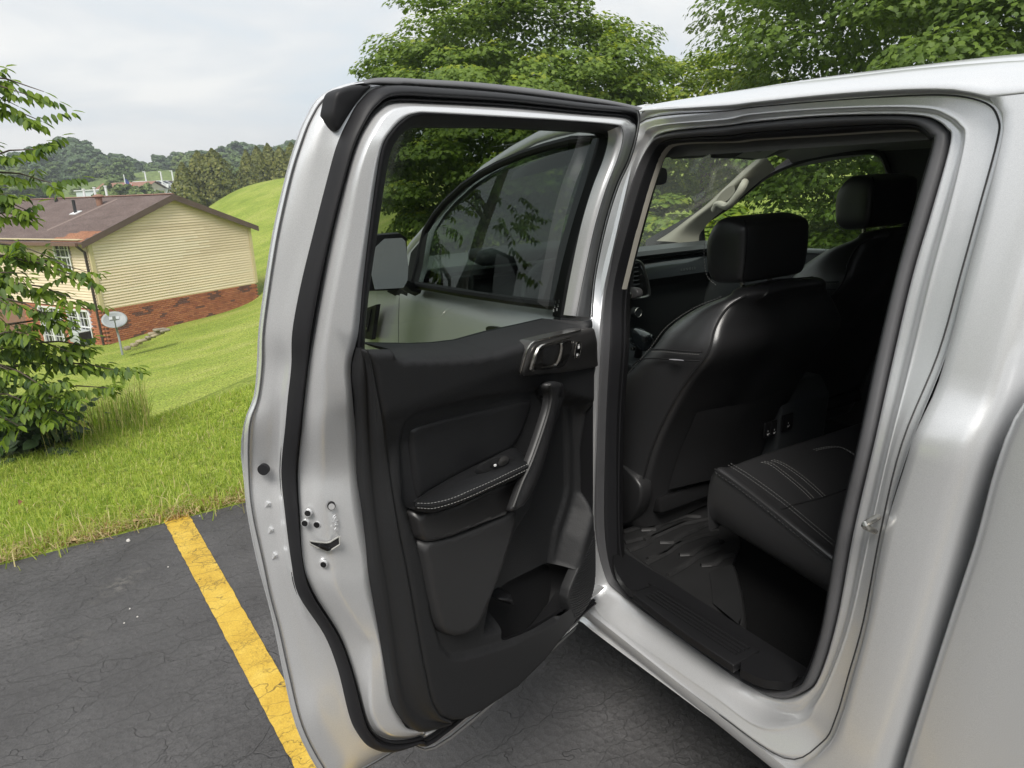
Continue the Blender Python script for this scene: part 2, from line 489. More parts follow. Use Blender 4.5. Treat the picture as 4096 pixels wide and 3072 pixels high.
edge = []
for yy in np.arange(-40, 40, .05 if False else .08):
    edge.append((2.305 + .018 * math.sin(yy * 5.1) + .014 * math.sin(yy * 13.7 + 1) + RNG.normal(0, .006), yy, 0.))
av = [(-40, -40, 0), *edge, (-40, 40, 0)]
tag(obj('asphalt_lot', av, [tuple(range(len(av)))], M_asph, smooth=False), kind='structure')
tag(obj('lawn_soil', [(1.9, -40, -.03), (2.6, -40, -.03), (2.6, 40, -.03), (1.9, 40, -.03)], [(0, 1, 2, 3)], mat('soil', (.09, .06, .035), .95)), kind='structure')

# yellow parking line: worn paint with a ragged edge and cracks
m, t, b = node_mat('yellow_paint'); M_yel = m
c = t.nodes.new('ShaderNodeTexCoord'); b.inputs['Roughness'].default_value = .62
yb = nramp(nnoise(7, 6).outputs['Fac'], [(.3, (.48, .3, .03)), (.55, (.58, .385, .05)), (.75, (.64, .46, .09))]).outputs['Color']
yb = nmix(yb, nramp(nnoise(160, 3).outputs['Fac'], [(.3, (.36, .36, .36)), (.7, (.62, .62, .62))]).outputs['Color'], .6, 'OVERLAY')
yck = cracks(5.6, 4, .022, (2.2, .5, 1)); yck2 = cracks(16, 9, .045, (1.8, .7, 1), (3, 1, 0))
ym = nramp(nnoise(3.2, 3).outputs['Fac'], [(.47, (0, 0, 0)), (.6, (1, 1, 1))]).outputs['Color']
ck = nmix(nmix((0., 0., 0.), yck, nramp(nnoise(5, 2).outputs['Fac'], [(.35, (.15, .15, .15)), (.6, (1, 1, 1))]).outputs['Color']), nmix((0., 0., 0.), yck2, ym), 1.0, 'LIGHTEN')
yb = nmix(yb, (.05, .04, .02), nmix((0., 0., 0.), ck, .95))
yb = nmix(yb, (.13, .09, .02), nmix((0., 0., 0.), nramp(nnoise(42, 6, .7).outputs['Fac'], [(.62, (0, 0, 0)), (.72, (1, 1, 1))]).outputs['Color'], .7))
t.links.new(yb, b.inputs['Base Color'])
bp = t.nodes.new('ShaderNodeBump'); bp.inputs['Strength'].default_value = .5; bp.inputs['Distance'].default_value = .003
t.links.new(nmix(nnoise(150, 3).outputs['Fac'], (0., 0., 0.), ck), bp.inputs['Height']); t.links.new(bp.outputs['Normal'], b.inputs['Normal'])
YL = [[(2.315,0.8768,0)], [(2.2968,0.7549,0)], [(0.9298,0.7599,0)], [(0.5944,0.7084,0)]]
lL = []; lR = []
for xx in np.arange(2.315, -6.0, -.03):
    s = (2.31 - xx)
    lL.append((xx, .872 - .068 * s + RNG.normal(0, .0011), .004)); lR.append((xx, .757 - .056 * s + RNG.normal(0, .0010), .004))
n_ = len(lL)
tag(obj('parking_line', lL + lR, [(i, n_ + i, n_ + i + 1, i + 1) for i in range(n_ - 1)], M_yel, smooth=False), kind='structure')

# ------------------------------------------------------------------ grass blades on the near strip
def blades(name, X, Y, Z, hmin, hmax, wid, lean, mats, probs, kind='stuff', seed=1):
    r = np.random.default_rng(seed); n = len(X)
    h = r.uniform(hmin, hmax, n); a = r.uniform(0, 2 * np.pi, n); d = r.uniform(0, 2 * np.pi, n); ln = np.abs(r.normal(0, lean, n)) * h
    wx, wy = np.cos(a) * wid * r.uniform(.7, 1.4, n), np.sin(a) * wid * r.uniform(.7, 1.4, n)
    dx, dy = np.cos(d) * ln, np.sin(d) * ln
    P = np.stack([X, Y, Z], 1); o = np.zeros(n)
    v = np.stack([P + np.stack([-wx, -wy, o], 1), P + np.stack([wx, wy, o], 1),
                  P + np.stack([dx * .35 + wx * .8, dy * .35 + wy * .8, h * .62], 1), P + np.stack([dx * .35 - wx * .8, dy * .35 - wy * .8, h * .62], 1),
                  P + np.stack([dx, dy, h * (1 - .25 * np.minimum(1, (ln / h) ** 2))], 1)], 1).reshape(-1, 3)
    b0 = np.arange(n)[:, None] * 5
    f = np.stack([b0 + [0, 1, 2], b0 + [0, 2, 3], b0 + [3, 2, 4]], 1).reshape(-1, 3)
    mi = np.repeat(r.choice(len(mats), n, p=probs), 3)
    return tag(obj(name, v, f.astype(np.int32), mats, midx=mi, smooth=False), kind=kind)
G1 = leaf_mat('blade_green', (.30, .40, .07), .45); G2 = leaf_mat('blade_yellow_green', (.46, .52, .13), .45)
G3 = leaf_mat('blade_straw', (.55, .48, .25), .3); G4 = leaf_mat('blade_dark', (.18, .27, .045), .4)
r_ = np.random.default_rng(3)
n = 62000
X = 2.27 + 1.9 * r_.random(n) ** 1.15; Y = r_.uniform(-1.2, 3.3, n)
blades('grass', X, Y, ground(X, Y) - .004, .02, .062, .0019, .75, [G1, G2, G3, G4], [.42, .38, .06, .14], seed=5)
n = 5200
X = 2.245 + np.abs(r_.normal(0, .1, n)); Y = r_.uniform(-1.2, 3.3, n)
Ms1 = mat('straw', (.42, .31, .16), .9); Ms2 = mat('dead_leaf_brown', (.24, .12, .05), .9)
blades('dry_straw', X, Y, np.zeros(n) + .006, .008, .05, .0022, 2.0, [Ms1, Ms2, G3], [.5, .2, .3], seed=9)
n = 1700
X = r_.normal(2.36, .09, n); Y = r_.uniform(-1.2, 3.3, n)
blades('tall_edge_grass', X, Y, np.zeros(n), .05, .13, .0024, .8, [G1, G2, G3], [.4, .35, .25], seed=12)

# ------------------------------------------------------------------ leaves and trees
def scatter(tv, tf, pos, R3, scale):
    """copies of a small template: returns verts, faces"""
    k = len(tv); n = len(pos)
    v = np.einsum('nij,kj->nki', R3, tv) * scale[:, None, None] + pos[:, None, :]
    f = (np.arange(n)[:, None, None] * k + tf[None]).reshape(-1, tf.shape[1])
    return v.reshape(-1, 3), f.astype(np.int32)
def frames(nrm, r):
    n = nrm / np.linalg.norm(nrm, axis=1, keepdims=True)
    a = r.normal(size=n.shape); a -= (a * n).sum(1, keepdims=True) * n; a /= np.linalg.norm(a, axis=1, keepdims=True)
    return np.stack([a, np.cross(n, a), n], 2)
MAPLE_T = []
for ang, rad in [(-90, .2), (-15, .8), (20, .45), (50, .85), (90, 1.0), (130, .85), (160, .45), (195, .8)]:
    MAPLE_T.append((math.cos(math.radians(ang)) * rad * .55, math.sin(math.radians(ang)) * rad * .55, -.10 * rad * rad))
MAPLE_V = np.array([(0, 0, .03)] + MAPLE_T); MAPLE_F = np.array([(0, i, i % 8 + 1) for i in range(1, 9)])
OVAL_V = np.array([(0, 0, 0), (.2, .3, .05), (.17, .68, .04), (0, 1, -.06), (-.17, .68, .04), (-.2, .3, .05), (0, .45, -.015)])
OVAL_F = np.array([(0, 1, 6), (1, 2, 6), (2, 3, 6), (3, 4, 6), (4, 5, 6), (5, 0, 6)])
CARD_V = np.array([(-.5, -.25, 0), (.1, -.45, .1), (.5, .1, 0), (0, .5, .08), (-.4, .25, -.06)]); CARD_F = np.array([(0, 1, 2), (0, 2, 3), (0, 3, 4)])

def crown(seed, rad, nclump, nleaf, size, tv, tf, squash=.62, low=-.55, fill=.25, up=.75):
    """clumps of leaves spread over an uneven ellipsoid, with a looser inside"""
    r = np.random.default_rng(seed); rad = np.array(rad, float)
    d = r.normal(size=(nclump * 3, 3)); d /= np.linalg.norm(d, axis=1, keepdims=True); d = d[d[:, 2] > low][:nclump]
    cr_ = r.uniform(.8, 1.08, len(d)); C_ = d * rad * cr_[:, None]
    cs = r.uniform(.13, .26, len(d)) * rad.mean()
    P = []; Nn = []; tip = []
    for c_, s_, dd in zip(C_, cs, d):
        k = int(nleaf * (s_ / (.19 * rad.mean())) ** 2)
        u = r.normal(size=(k, 3)); u /= np.linalg.norm(u, axis=1, keepdims=True)
        u = u * (r.random((k, 1)) ** .28)
        u[:, 2] = np.abs(u[:, 2]) * .9 - .28 + .12 * r.random(k)
        p = c_ + u * s_ * np.array([1, 1, squash]) + dd * s_ * .2
        P.append(p); Nn.append(np.array([0, 0, up]) + u * .6 + dd * .35 + r.normal(0, .28, (k, 3))); tip.append((u[:, 2] > .42) & (r.random(k) < .6))
    k = int(fill * nclump * nleaf)
    u = r.normal(size=(k, 3)); u /= np.linalg.norm(u, axis=1, keepdims=True); u *= r.uniform(.45, .92, (k, 1))
    u = u[u[:, 2] > low * 1.15]
    P.append(u * rad); Nn.append(u + r.normal(0, .5, u.shape)); tip.append(np.zeros(len(u), bool))
    P = np.vstack(P); Nn = np.vstack(Nn); tip = np.concatenate(tip)
    v, f = scatter(tv, tf, P, frames(Nn, r), r.uniform(.7, 1.25, len(P)) * size)
    base = r.choice(3, len(P), p=[.45, .35, .2]); base[tip] = 3
    return v, f, np.repeat(base, len(tf))

Mm = [leaf_mat('maple_leaf', (.14, .215, .034), .42), leaf_mat('maple_leaf_mid', (.175, .255, .038), .42), leaf_mat('maple_leaf_deep', (.10, .16, .032), .4), leaf_mat('maple_leaf_new', (.28, .34, .04), .45)]
Mbark = mat('bark', (.09, .07, .055), .95, bump=.8, bscale=25, bdist=.02, var=.3)
def trunk(parent, h, r0, seed, limbs=4, spread=1.2):
    r = random.Random(seed); mb = MB()
    path = [(r.uniform(-.05, .05) * k, r.uniform(-.05, .05) * k, h * k / 5 - .4) for k in range(6)]
    mb.tube(path, [r0 * (1 - .13 * k) for k in range(6)], 9)
    mb.obj('trunk', Mbark, parent, angle=None)
    for k in range(limbs):
        a = 2 * math.pi * k / limbs + r.random(); z = h * r.uniform(.35, .7); b_ = MB()
        b_.tube([(0, 0, z), (math.cos(a) * spread * .4, math.sin(a) * spread * .4, z + h * .15), (math.cos(a) * spread, math.sin(a) * spread, z + h * .4)], [r0 * .5, r0 * .35, r0 * .12], 6)
        b_.obj('limb', Mbark, parent, angle=None)
def tree(name, label, loc, rad, cz, seed, nclump, nleaf, size, mats, tv=MAPLE_V, tf=MAPLE_F, low=-.55, th=2.5, tr=.16, fill=.25, group=None, rz=0):
    t_ = empty(name, loc, rz); tag(t_, label, 'tree', group)
    trunk(t_, th, tr, seed)
    v, f, mi = crown(seed, rad, nclump, nleaf, size, tv, tf, low=low, fill=fill)
    v = v + np.array([0, 0, cz])
    obj('crown', v, f, mats, t_, smooth=False, midx=mi)
    return t_
def gz(x, y): return float(ground(x, y)[0])
def place(az, d): 
    p = polar(az, d); return (p.x, p.y, gz(p.x, p.y))

tree('maple_tree', 'big bushy maple with pale new leaf tips, rising above the open door of the pickup', place(-31.6, 14.4), (2.65, 2.65, 2.55), 2.55, 21, 240, 250, .104, Mm, low=-.85, fill=.45)
tree('maple_tree', 'dark dense maple rising above the cab roof at the right', place(-63.2, 13.2), (3.3, 3.3, 3.7), 3.2, 34, 260, 250, .104, [Mm[2], Mm[0], Mm[0], Mm[1]], low=-.85, fill=.5)
tree('maple_tree', 'lower yellow green maple filling the gap between the two big maples', place(-46.5, 17), (2.2, 2.2, 1.7), 1.8, 47, 130, 150, .115, [Mm[1], Mm[3], Mm[0], Mm[3]], low=-.85, fill=.4)
tree('maple_tree', 'leafy maple seen through the windshield, beyond the truck', place(-43.5, 10.6), (1.7, 1.7, 1.15), .95, 58, 120, 110, .13, [Mm[1], Mm[3], Mm[0], Mm[1]], low=-.9, th=1.2, tr=.1, fill=.4)
Mp = [leaf_mat('pale_leaf', (.15, .19, .085), .3), leaf_mat('pale_leaf_mid', (.12, .16, .07), .3), leaf_mat('pale_leaf_dark', (.1, .135, .06), .3), leaf_mat('pale_leaf_light', (.19, .22, .1), .3)]
tree('birch_tree', 'thin pale tree far behind, showing between the two maples', place(-48.6, 30), (1.5, 1.5, 4.6), 6.2, 61, 60, 40, .16, Mp, CARD_V, CARD_F, low=-.9, th=5, tr=.1, fill=.1)
tree('willow_tree', 'pale grey green tree behind the right hand maple', place(-66.5, 20), (3, 3, 4), 4.6, 63, 70, 60, .2, Mp, CARD_V, CARD_F, low=-.9, th=4, fill=.2)

# arborvitae clumps on the slope behind the house
Mc = [leaf_mat('arborvitae', (.12, .135, .03), .2), leaf_mat('arborvitae_light', (.16, .17, .035), .2), leaf_mat('arborvitae_dark', (.075, .09, .024), .2), leaf_mat('arborvitae_tip', (.2, .2, .05), .2)]
def spire(seed, h, r0, n):
    r = np.random.default_rng(seed)
    z = r.random(n) ** 1.25; a = r.uniform(0, 2 * np.pi, n)
    prof = np.where(z < .25, .82 + .7 * z, 1.0 * (1 - ((z - .25) / .75) ** 2.1))
    rr = 1.22 * r0 * np.maximum(prof, .03) * (1 + .12 * np.sin(a * 3 + z * 9) + .1 * np.sin(a * 7 + z * 23)) * r.uniform(.8, 1.05, n)
    P = np.stack([rr * np.cos(a), rr * np.sin(a), z * h], 1)
    Nn = np.stack([np.cos(a), np.sin(a), np.full(n, .15)], 1) + r.normal(0, .35, (n, 3))
    v, f = scatter(CARD_V, CARD_F, P, frames(Nn, r), r.uniform(.6, 1.4, n) * .2)
    mi = np.repeat(r.choice(4, n, p=[.4, .27, .2, .13]), len(CARD_F))
    return v, f, mi
sp_data = []
for k in range(3):
    v, f, mi = spire(70 + k, 1.0, .3, 2600); v[:, 2] *= 1
    sp_data.append(None)
CON = [(-7.72, 60, 3.9, 1.05, 'slim arborvitae at the left end of the clump behind the house roof'), (-8.35, 62, 4.7, 1.2, 'broad arborvitae, second in the clump behind the house roof'), (-9.15, 62.5, 4.95, 1.2, 'third arborvitae in the clump behind the roof, tucked among taller ones'),
       (-9.75, 61, 5.1, 1.35, 'tallest arborvitae, right end of the clump behind the house roof'),
       (-12.35, 66, 3.6, .7, 'slim arborvitae at the left end of the row on the hill crest'), (-13.0, 66, 3.9, .8, 'second arborvitae in the row on the hill crest'), (-13.65, 66.5, 4.1, .85, 'middle arborvitae of the row on the hill crest'), (-14.35, 66, 4.0, .85, 'fourth arborvitae in the row on the hill crest'), (-15.1, 66, 4.1, .9, 'arborvitae nearest the open door in the row on the hill crest')]
tops = [(60.1297,-7.167,3.8687),(59.9576,-8.3717,4.6979),(59.8869,-8.8233,4.4139),(59.783,-9.4499,4.8485),(59.3173,-11.8802,4.6938),(59.1378,-12.6983,4.9561),(58.9398,-13.5446,5.1487),(58.7251,-14.4071,4.8826),(58.4867,-15.3085,5.1807)]
for k, ((az, d, h, r0, lab), tp) in enumerate(zip(CON, tops)):
    az = math.degrees(math.atan2(tp[1] - CAMY, tp[0] - CAMX)); ztop = 1.56 + (tp[2] - 1.56) * d / 62
    p = polar(az, d); base = min(gz(p.x, p.y), ztop - 3.2) - .2
    h = ztop - base
    t_ = empty('arborvitae', (p.x, p.y, base)); tag(t_, lab, 'tree', 'arborvitae on the slope behind the house')
    mb = MB(); mb.tube([(0, 0, -.1), (0, 0, h * .6)], [.12, .04], 6); mb.obj('trunk', Mbark, t_)
    v, f, mi = spire(70 + k, h, r0, 3000); obj('crown', v, f, Mc, t_, smooth=False, midx=mi)

# woods on the far hillside
Mf = [[leaf_mat('wood_leaf_%s' % nm, tuple(x * s for x in c_), .2) for s in (1, 1.3, .72, 1.5)] for nm, c_ in (('blue', (.08, .125, .055)), ('green', (.10, .15, .042)), ('olive', (.125, .17, .048)))]
protos = []
for k in range(6):
    v, f, mi = crown(90 + k, (3.5, 3.5, 4.5), 70, 60, .62, CARD_V, CARD_F, squash=.95, low=-.95, fill=.5, up=.15)
    protos.append(meshdata('crown', v + np.array([0, 0, 5.4]), f, Mf[k % 3], False, mi))
mbt = MB(); mbt.tube([(0, 0, -.5), (.1, 0, 3), (0, .1, 6)], [.3, .22, .1], 6); trk = meshdata('trunk', mbt.v, mbt.f, Mbark)
wood_lab = ['tall blue green tree in the far woods along the skyline', 'rounded mid green tree in the far woods', 'olive green tree at the lower edge of the far woods']
rw = random.Random(5)
WOOD = []
sky = [(-12, 330), (40, 318), (90, 300), (150, 291), (180, 296), (215, 312), (255, 318), (300, 330), (345, 318), (385, 318), (415, 322), (450, 312), (490, 302), (520, 300), (560, 300), (600, 296), (635, 288), (660, 292), (720, 285)]
for (px_, py_), (X_, Y_, Z_) in zip(sky, [(168.389,10.7769,10.4085),(168.571,6.7911,11.3849),(168.661,2.744,12.8957),(168.643,-2.0432,13.6604),(168.586,-4.3417,13.2197),(168.486,-6.9135,11.7944),(168.306,-10.1142,11.2241),(168.032,-13.7172,10.0861),(167.631,-17.7653,11.1194),(167.206,-21.2655,11.0648),(166.841,-23.8718,10.6477),(166.322,-27.1562,11.5275),(165.645,-30.9286,12.4073),(165.089,-33.7115,12.5509),(164.271,-37.424,12.4855),(163.343,-41.2216,12.7981),(162.435,-44.6179,13.5044),(161.769,-46.9462,13.0694),(159.951,-52.7454,13.6243)]):
    az = math.degrees(math.atan2(Y_ - CAMY, X_ - CAMX)); WOOD.append((az, 170, Z_ - 1.3 + rw.uniform(-.9, .9), 0))
    WOOD.append((az + rw.uniform(-.7, .7), 164, (Z_ - 1.56) * .93 - rw.uniform(.2, 2.2), rw.choice((0, 0, 1))))
for az in np.arange(9, -18, -1.05):
    if not (-7.6 < az < -4.2): WOOD.append((az + rw.uniform(-.4, .4), 147 + rw.uniform(-5, 5), rw.uniform(6.5, 9.0), rw.choice((0, 1, 1, 2))))
for az in np.arange(8.5, -3.2, -1.15):
    WOOD.append((az + rw.uniform(-.4, .4), 122 + rw.uniform(-6, 6), rw.uniform(2.6, 4.6) + (1.5 if az > 2 else 0), rw.choice((1, 2, 2))))
for az, zt in [(-3.05, 2.9), (-3.9, 2.1), (-4.7, 2.7), (-5.5, 1.5)]: WOOD.append((az, 92, zt, 2))
for az in (-10.6, -11.4, -15.8, -17): WOOD.append((az, 84, 2.9 + rw.uniform(0, .6), 1))
for i, (az, d, zt, kk) in enumerate(WOOD):
    base = -3.5 if d < 110 else (.2 if d < 135 else 2.5)
    h = max(zt - base, 3.0); p = polar(az, d)
    t_ = empty('woodland_tree', (p.x, p.y, zt - h), rw.uniform(0, 6)); s = h / 9.9
    t_.scale = (s * rw.uniform(.95, 1.3), s * rw.uniform(.95, 1.3), s)
    tag(t_, wood_lab[kk], 'tree', ['blue green skyline trees', 'mid green woodland trees', 'olive woodland trees'][kk])
    for nm, me in (('trunk', trk), ('crown', protos[[(0, 3), (1, 4), (2, 5)][kk][i % 2]])):
        o = bpy.data.objects.new(nm, me); COL.objects.link(o); o.parent = t_

# ------------------------------------------------------------------ near tree on the left with drooping compound leaves
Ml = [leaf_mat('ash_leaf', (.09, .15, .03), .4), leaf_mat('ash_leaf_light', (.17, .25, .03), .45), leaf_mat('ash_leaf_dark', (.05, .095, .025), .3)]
near = empty('walnut_tree', (0, 0, 0)); tag(near, 'near tree at the left edge with long drooping rows of leaflets hanging over the lawn', 'tree')
TB = polar(9.6, 5.7); tbz = gz(TB.x, TB.y); near.location = (TB.x, TB.y, tbz)
def loc(p): return Vector(p) - near.location
mb = MB(); mb.tube([(0, 0, -.3), (.04, .02, .6), (.0, -.04, 1.4), (.05, 0, 2.2), (0, .03, 3.2), (.02, 0, 4.2)], [.09, .075, .065, .05, .035, .015], 9); mb.obj('trunk', Mbark, near, angle=None)
TIPS = [(3.87,0.9913,2.17),(3.8699,1.0344,2.0054),(3.8695,1.0752,2.1499),(3.8695,1.069,1.8493),(3.8699,1.0369,1.6459),(3.8666,1.1868,1.4572),(3.8683,1.1329,2.0855),(3.8615,1.297,1.5969),(3.8661,1.202,1.4988),(3.6698,0.9606,1.1231),(3.6698,1.0486,0.9627),(3.6688,1.1116,1.2151),(3.6631,1.263,1.148),(3.67,1.0146,1.0948),(3.5688,0.8932,0.5048),(3.5699,0.9663,0.4089),(3.57,1.0187,0.6797),(3.5679,1.1421,0.6707),(3.5691,1.0918,0.575),(3.4642,1.2361,0.4215),(3.4644,1.2317,0.3187),(3.4611,1.2928,0.4907),(3.4536,1.3959,0.4276),(3.4573,1.349,0.3166),(3.4474,1.4652,0.3017),(3.4494,1.444,0.6326),(3.4595,1.318,0.8281),(3.4669,1.1715,0.888),(3.4556,1.3721,0.9958),(3.4688,1.1089,0.8517)]
rl = random.Random(8); LP = []; LR = []; LS = []; LM = []
def leaflet(p, ax, nrm, s, mi):
    a = Vector(ax).normalized(); n_ = Vector(nrm); x = a.cross(n_)
    if x.length < 1e-4: x = a.orthogonal()
    x.normalize(); n_ = x.cross(a).normalized()
    LP.append(tuple(p)); LR.append([[x[i], a[i], n_[i]] for i in range(3)]); LS.append(s); LM.append(mi)
def spray(p0, p1, n, s, bright):
    p0, p1 = Vector(p0), Vector(p1); d = (p1 - p0); side = d.cross(Vector((0, 0, 1))).normalized()
    for i in range(n):
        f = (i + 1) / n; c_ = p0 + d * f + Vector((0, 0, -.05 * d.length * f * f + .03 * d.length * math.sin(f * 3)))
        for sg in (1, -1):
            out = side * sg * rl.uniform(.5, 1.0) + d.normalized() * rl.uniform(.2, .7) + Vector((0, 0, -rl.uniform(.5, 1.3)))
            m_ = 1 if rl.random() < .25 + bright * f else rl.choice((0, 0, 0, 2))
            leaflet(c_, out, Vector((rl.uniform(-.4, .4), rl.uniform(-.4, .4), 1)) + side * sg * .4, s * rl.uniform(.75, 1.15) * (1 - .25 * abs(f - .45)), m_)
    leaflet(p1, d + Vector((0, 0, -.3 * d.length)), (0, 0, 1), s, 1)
for k, tp in enumerate(TIPS):
    tip = loc(tp); z0 = max(.1, tip.z - rl.uniform(-.1, .45)); st = Vector((0, 0, min(z0, 4)))
    mid = st.lerp(tip, .55) + Vector((0, 0, .12))
    br = MB(); br.tube([st, st.lerp(mid, .5) + Vector((0, 0, .04)), mid, mid.lerp(tip, .6) + Vector((0, 0, .03)), tip], [.017, .012, .008, .005, .002], 5); br.obj('branch', Mbark, near, angle=None)
    bright = .75 if k < 15 else .5
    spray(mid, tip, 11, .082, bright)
    L0 = (tip - st).length
    for q_ in range(7):
        f = rl.uniform(.28, .97); b0 = st.lerp(mid, f / .55) if f < .55 else mid.lerp(tip, (f - .55) / .45)
        dd = (tip - st).normalized() * rl.uniform(.25, .7) + Vector((rl.uniform(-.6, .6), rl.uniform(-.6, .6), rl.uniform(-.35, .3)))
        spray(b0, b0 + dd.normalized() * rl.uniform(.12, .26), rl.choice((5, 6, 7)), .075, bright * .45)
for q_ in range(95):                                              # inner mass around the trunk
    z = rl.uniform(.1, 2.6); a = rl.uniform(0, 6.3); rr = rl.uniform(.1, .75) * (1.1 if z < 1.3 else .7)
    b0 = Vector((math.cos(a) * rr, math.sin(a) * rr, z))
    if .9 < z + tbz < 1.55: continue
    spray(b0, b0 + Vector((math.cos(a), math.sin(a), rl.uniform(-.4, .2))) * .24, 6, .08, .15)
LP = np.array(LP); LR = np.array(LR); LS = np.array(LS); LM = np.array(LM)
cpos = np.array(cam.matrix_world.translation) - np.array(near.location)
order = np.argsort(np.linalg.norm(LP - cpos, axis=1))
lm = [meshdata('leaf', OVAL_V, OVAL_F, m_, True) for m_ in Ml]
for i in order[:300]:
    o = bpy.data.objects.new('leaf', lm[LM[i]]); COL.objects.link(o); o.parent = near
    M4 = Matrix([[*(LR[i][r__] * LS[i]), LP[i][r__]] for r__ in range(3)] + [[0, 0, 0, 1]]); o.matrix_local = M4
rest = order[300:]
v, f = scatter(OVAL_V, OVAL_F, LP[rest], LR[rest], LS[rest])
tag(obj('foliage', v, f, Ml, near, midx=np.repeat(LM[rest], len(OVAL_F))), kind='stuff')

# broad-leaved weeds and tall grass below it
Mw = [leaf_mat('weed_leaf', (.06, .1, .045), .3), leaf_mat('weed_leaf_pale', (.13, .17, .1), .3), leaf_mat('weed_leaf_deep', (.035, .065, .025), .3)]
WEED = [(3.9381,1.5811,0.0774),(3.951,1.4482,0.0582),(3.9589,1.3428,0.0049),(3.9424,1.5406,-0.0297),(3.9575,1.3634,0.1014),(3.9316,1.6365,-0.0183)]
wl = ['dark weed at the far left of the crest, below the walnut tree', 'pale broad leaved weed left of the tall grass', 'broad leaved weed nearest the tall grass on the crest', 'low weed on the crest of the lawn under the walnut', 'leggy weed behind the pale broad leaved one', 'weed cut by the left edge of the view']
for k, wp in enumerate(WEED):
    z0 = gz(wp[0], wp[1]); t_ = empty('weed_plant', (wp[0], wp[1], z0)); tag(t_, wl[k], 'plant', 'weeds under the walnut tree')
    r = np.random.default_rng(200 + k); n = 70; h = max(wp[2] - z0, .2) + .12
    P = np.stack([r.normal(0, .13, n), r.normal(0, .13, n), r.uniform(.05, 1, n) * h], 1)
    v, f = scatter(OVAL_V * np.array([1.5, 1, 1]), OVAL_F, P, frames(np.stack([P[:, 0] * 3, P[:, 1] * 3, np.ones(n)], 1) + r.normal(0, .4, (n, 3)), r), r.uniform(.06, .13, n))
    obj('foliage', v, f, Mw, t_, midx=np.repeat(r.choice(3, n, p=[.5, .25, .25]), 6))
    mb = MB()
    for q_ in range(5): mb.tube([(0, 0, -.05), (r.normal(0, .06), r.normal(0, .06), h * .9)], [.004, .002], 5)
    mb.obj('stem', Mw[2], t_)
n = 1000
aa = r_.uniform(-2.5, 4.5, n); dd = r_.normal(5.6, .25, n)
X = CAMX + dd * np.cos(np.radians(aa)); Y = CAMY + dd * np.sin(np.radians(aa))
blades('tall_grass', X, Y, ground(X, Y), .12, .42, .0017, .4, [G4, G1, G3], [.4, .25, .35], seed=31)

# unseen woods added behind the viewpoint for dark reflections in paint and glass
_tv = []; _tf = []; _tm = []; _k = 0
v0, f0, m0 = crown(130, (3.4, 3.4, 4.2), 34, 26, .9, CARD_V, CARD_F, squash=.95, low=-.95, fill=.8, up=.2)
rz_ = random.Random(77)
for az in range(62, 292, 6):
    d = rz_.uniform(21, 30); p = polar(az, d); s_ = rz_.uniform(.75, 1.25)
    if p.x > 4 and p.y < 8: continue
    a_ = rz_.uniform(0, 6); R_ = np.array([[math.cos(a_), -math.sin(a_), 0], [math.sin(a_), math.cos(a_), 0], [0, 0, 1]])
    _tv.append(v0 @ R_.T * s_ + np.array([p.x, p.y, 4.4 * s_])); _tf.append(f0 + _k); _tm.append(m0); _k += len(v0)
tag(obj('reflection_woods', np.vstack(_tv), np.vstack(_tf), Mf[1], None, False, np.concatenate(_tm)), kind='stuff')


# ------------------------------------------------------------------ the house
house = empty('brick_and_siding_house', (27.8672, 0.5974, 0), math.radians(-62))
tag(house, 'two storey house down the slope, cream siding over red brick under a brown gable roof', 'house')
SID = [mat('cream_siding', (.77, .645, .465), .5, var=.05, vscale=.8), mat('faded_siding', (.77, .665, .49), .5, var=.04, vscale=.8), mat('tan_siding', (.69, .57, .395), .5, var=.05, vscale=.8)]
Mtrim = mat('brown_trim', (.1, .065, .055), .6, var=.15, vscale=2); Mwhite = mat('white_vinyl', (.72, .73, .74), .4); Mcream = mat('cream_trim', (.56, .48, .29), .5)
EAVE, APEX, BOT, GW, HLEN, BASE = .17, 1.43, -2.35, 7.0, 17.0, -4.6
mb = MB(); mb.prism([(.06, .06, BASE), (GW - .06, .06, BASE), (GW - .06, .06, EAVE), (GW / 2, .06, APEX - .02), (.06, .06, EAVE)], (0, HLEN, 0))
mb.obj('wall', mat('sheathing', (.16, .12, .07), .8), house, angle=None)  # dark brown behind the board gaps stands in for their shadow lines
plank_cache = {}
def plank(p0, p1, z0, z1a, z1b, thick, mi, slant=None):
    """one siding board between two ends, thicker at its lower edge (gable: y outwards = -y)"""
    mb = MB()
    v = [(p0, -.018 - thick, z0), (p1, -.018 - thick, z0), (p1 if slant is None else slant[1], -.018, z1b), (p0 if slant is None else slant[0], -.018, z1a),
         (p0, .07, z0), (p1, .07, z0), (p1 if slant is None else slant[1], .07, z1b), (p0 if slant is None else slant[0], .07, z1a)]
    mb.add(v, [(0, 1, 2, 3), (5, 4, 7, 6), (1, 0, 4, 5), (3, 2, 6, 7), (0, 3, 7, 4), (2, 1, 5, 6)])
    o = obj('siding_board', mb.v, mb.f, SID[mi], house, smooth=False); return o
exp = .1035; ncourse = int((APEX - .05 - BOT) / exp)
patches = {12: (4.75, 3.7), 13: (4.3, 3.75), 14: (4.95, 3.75), 15: (4.4, 3.8), 16: (3.8, 0), 17: (4.9, 0), 18: (4.4, 0), 19: (4.9, 0), 20: (3.75, 0), 21: (4.4, 0), 22: (3.6, 0)}
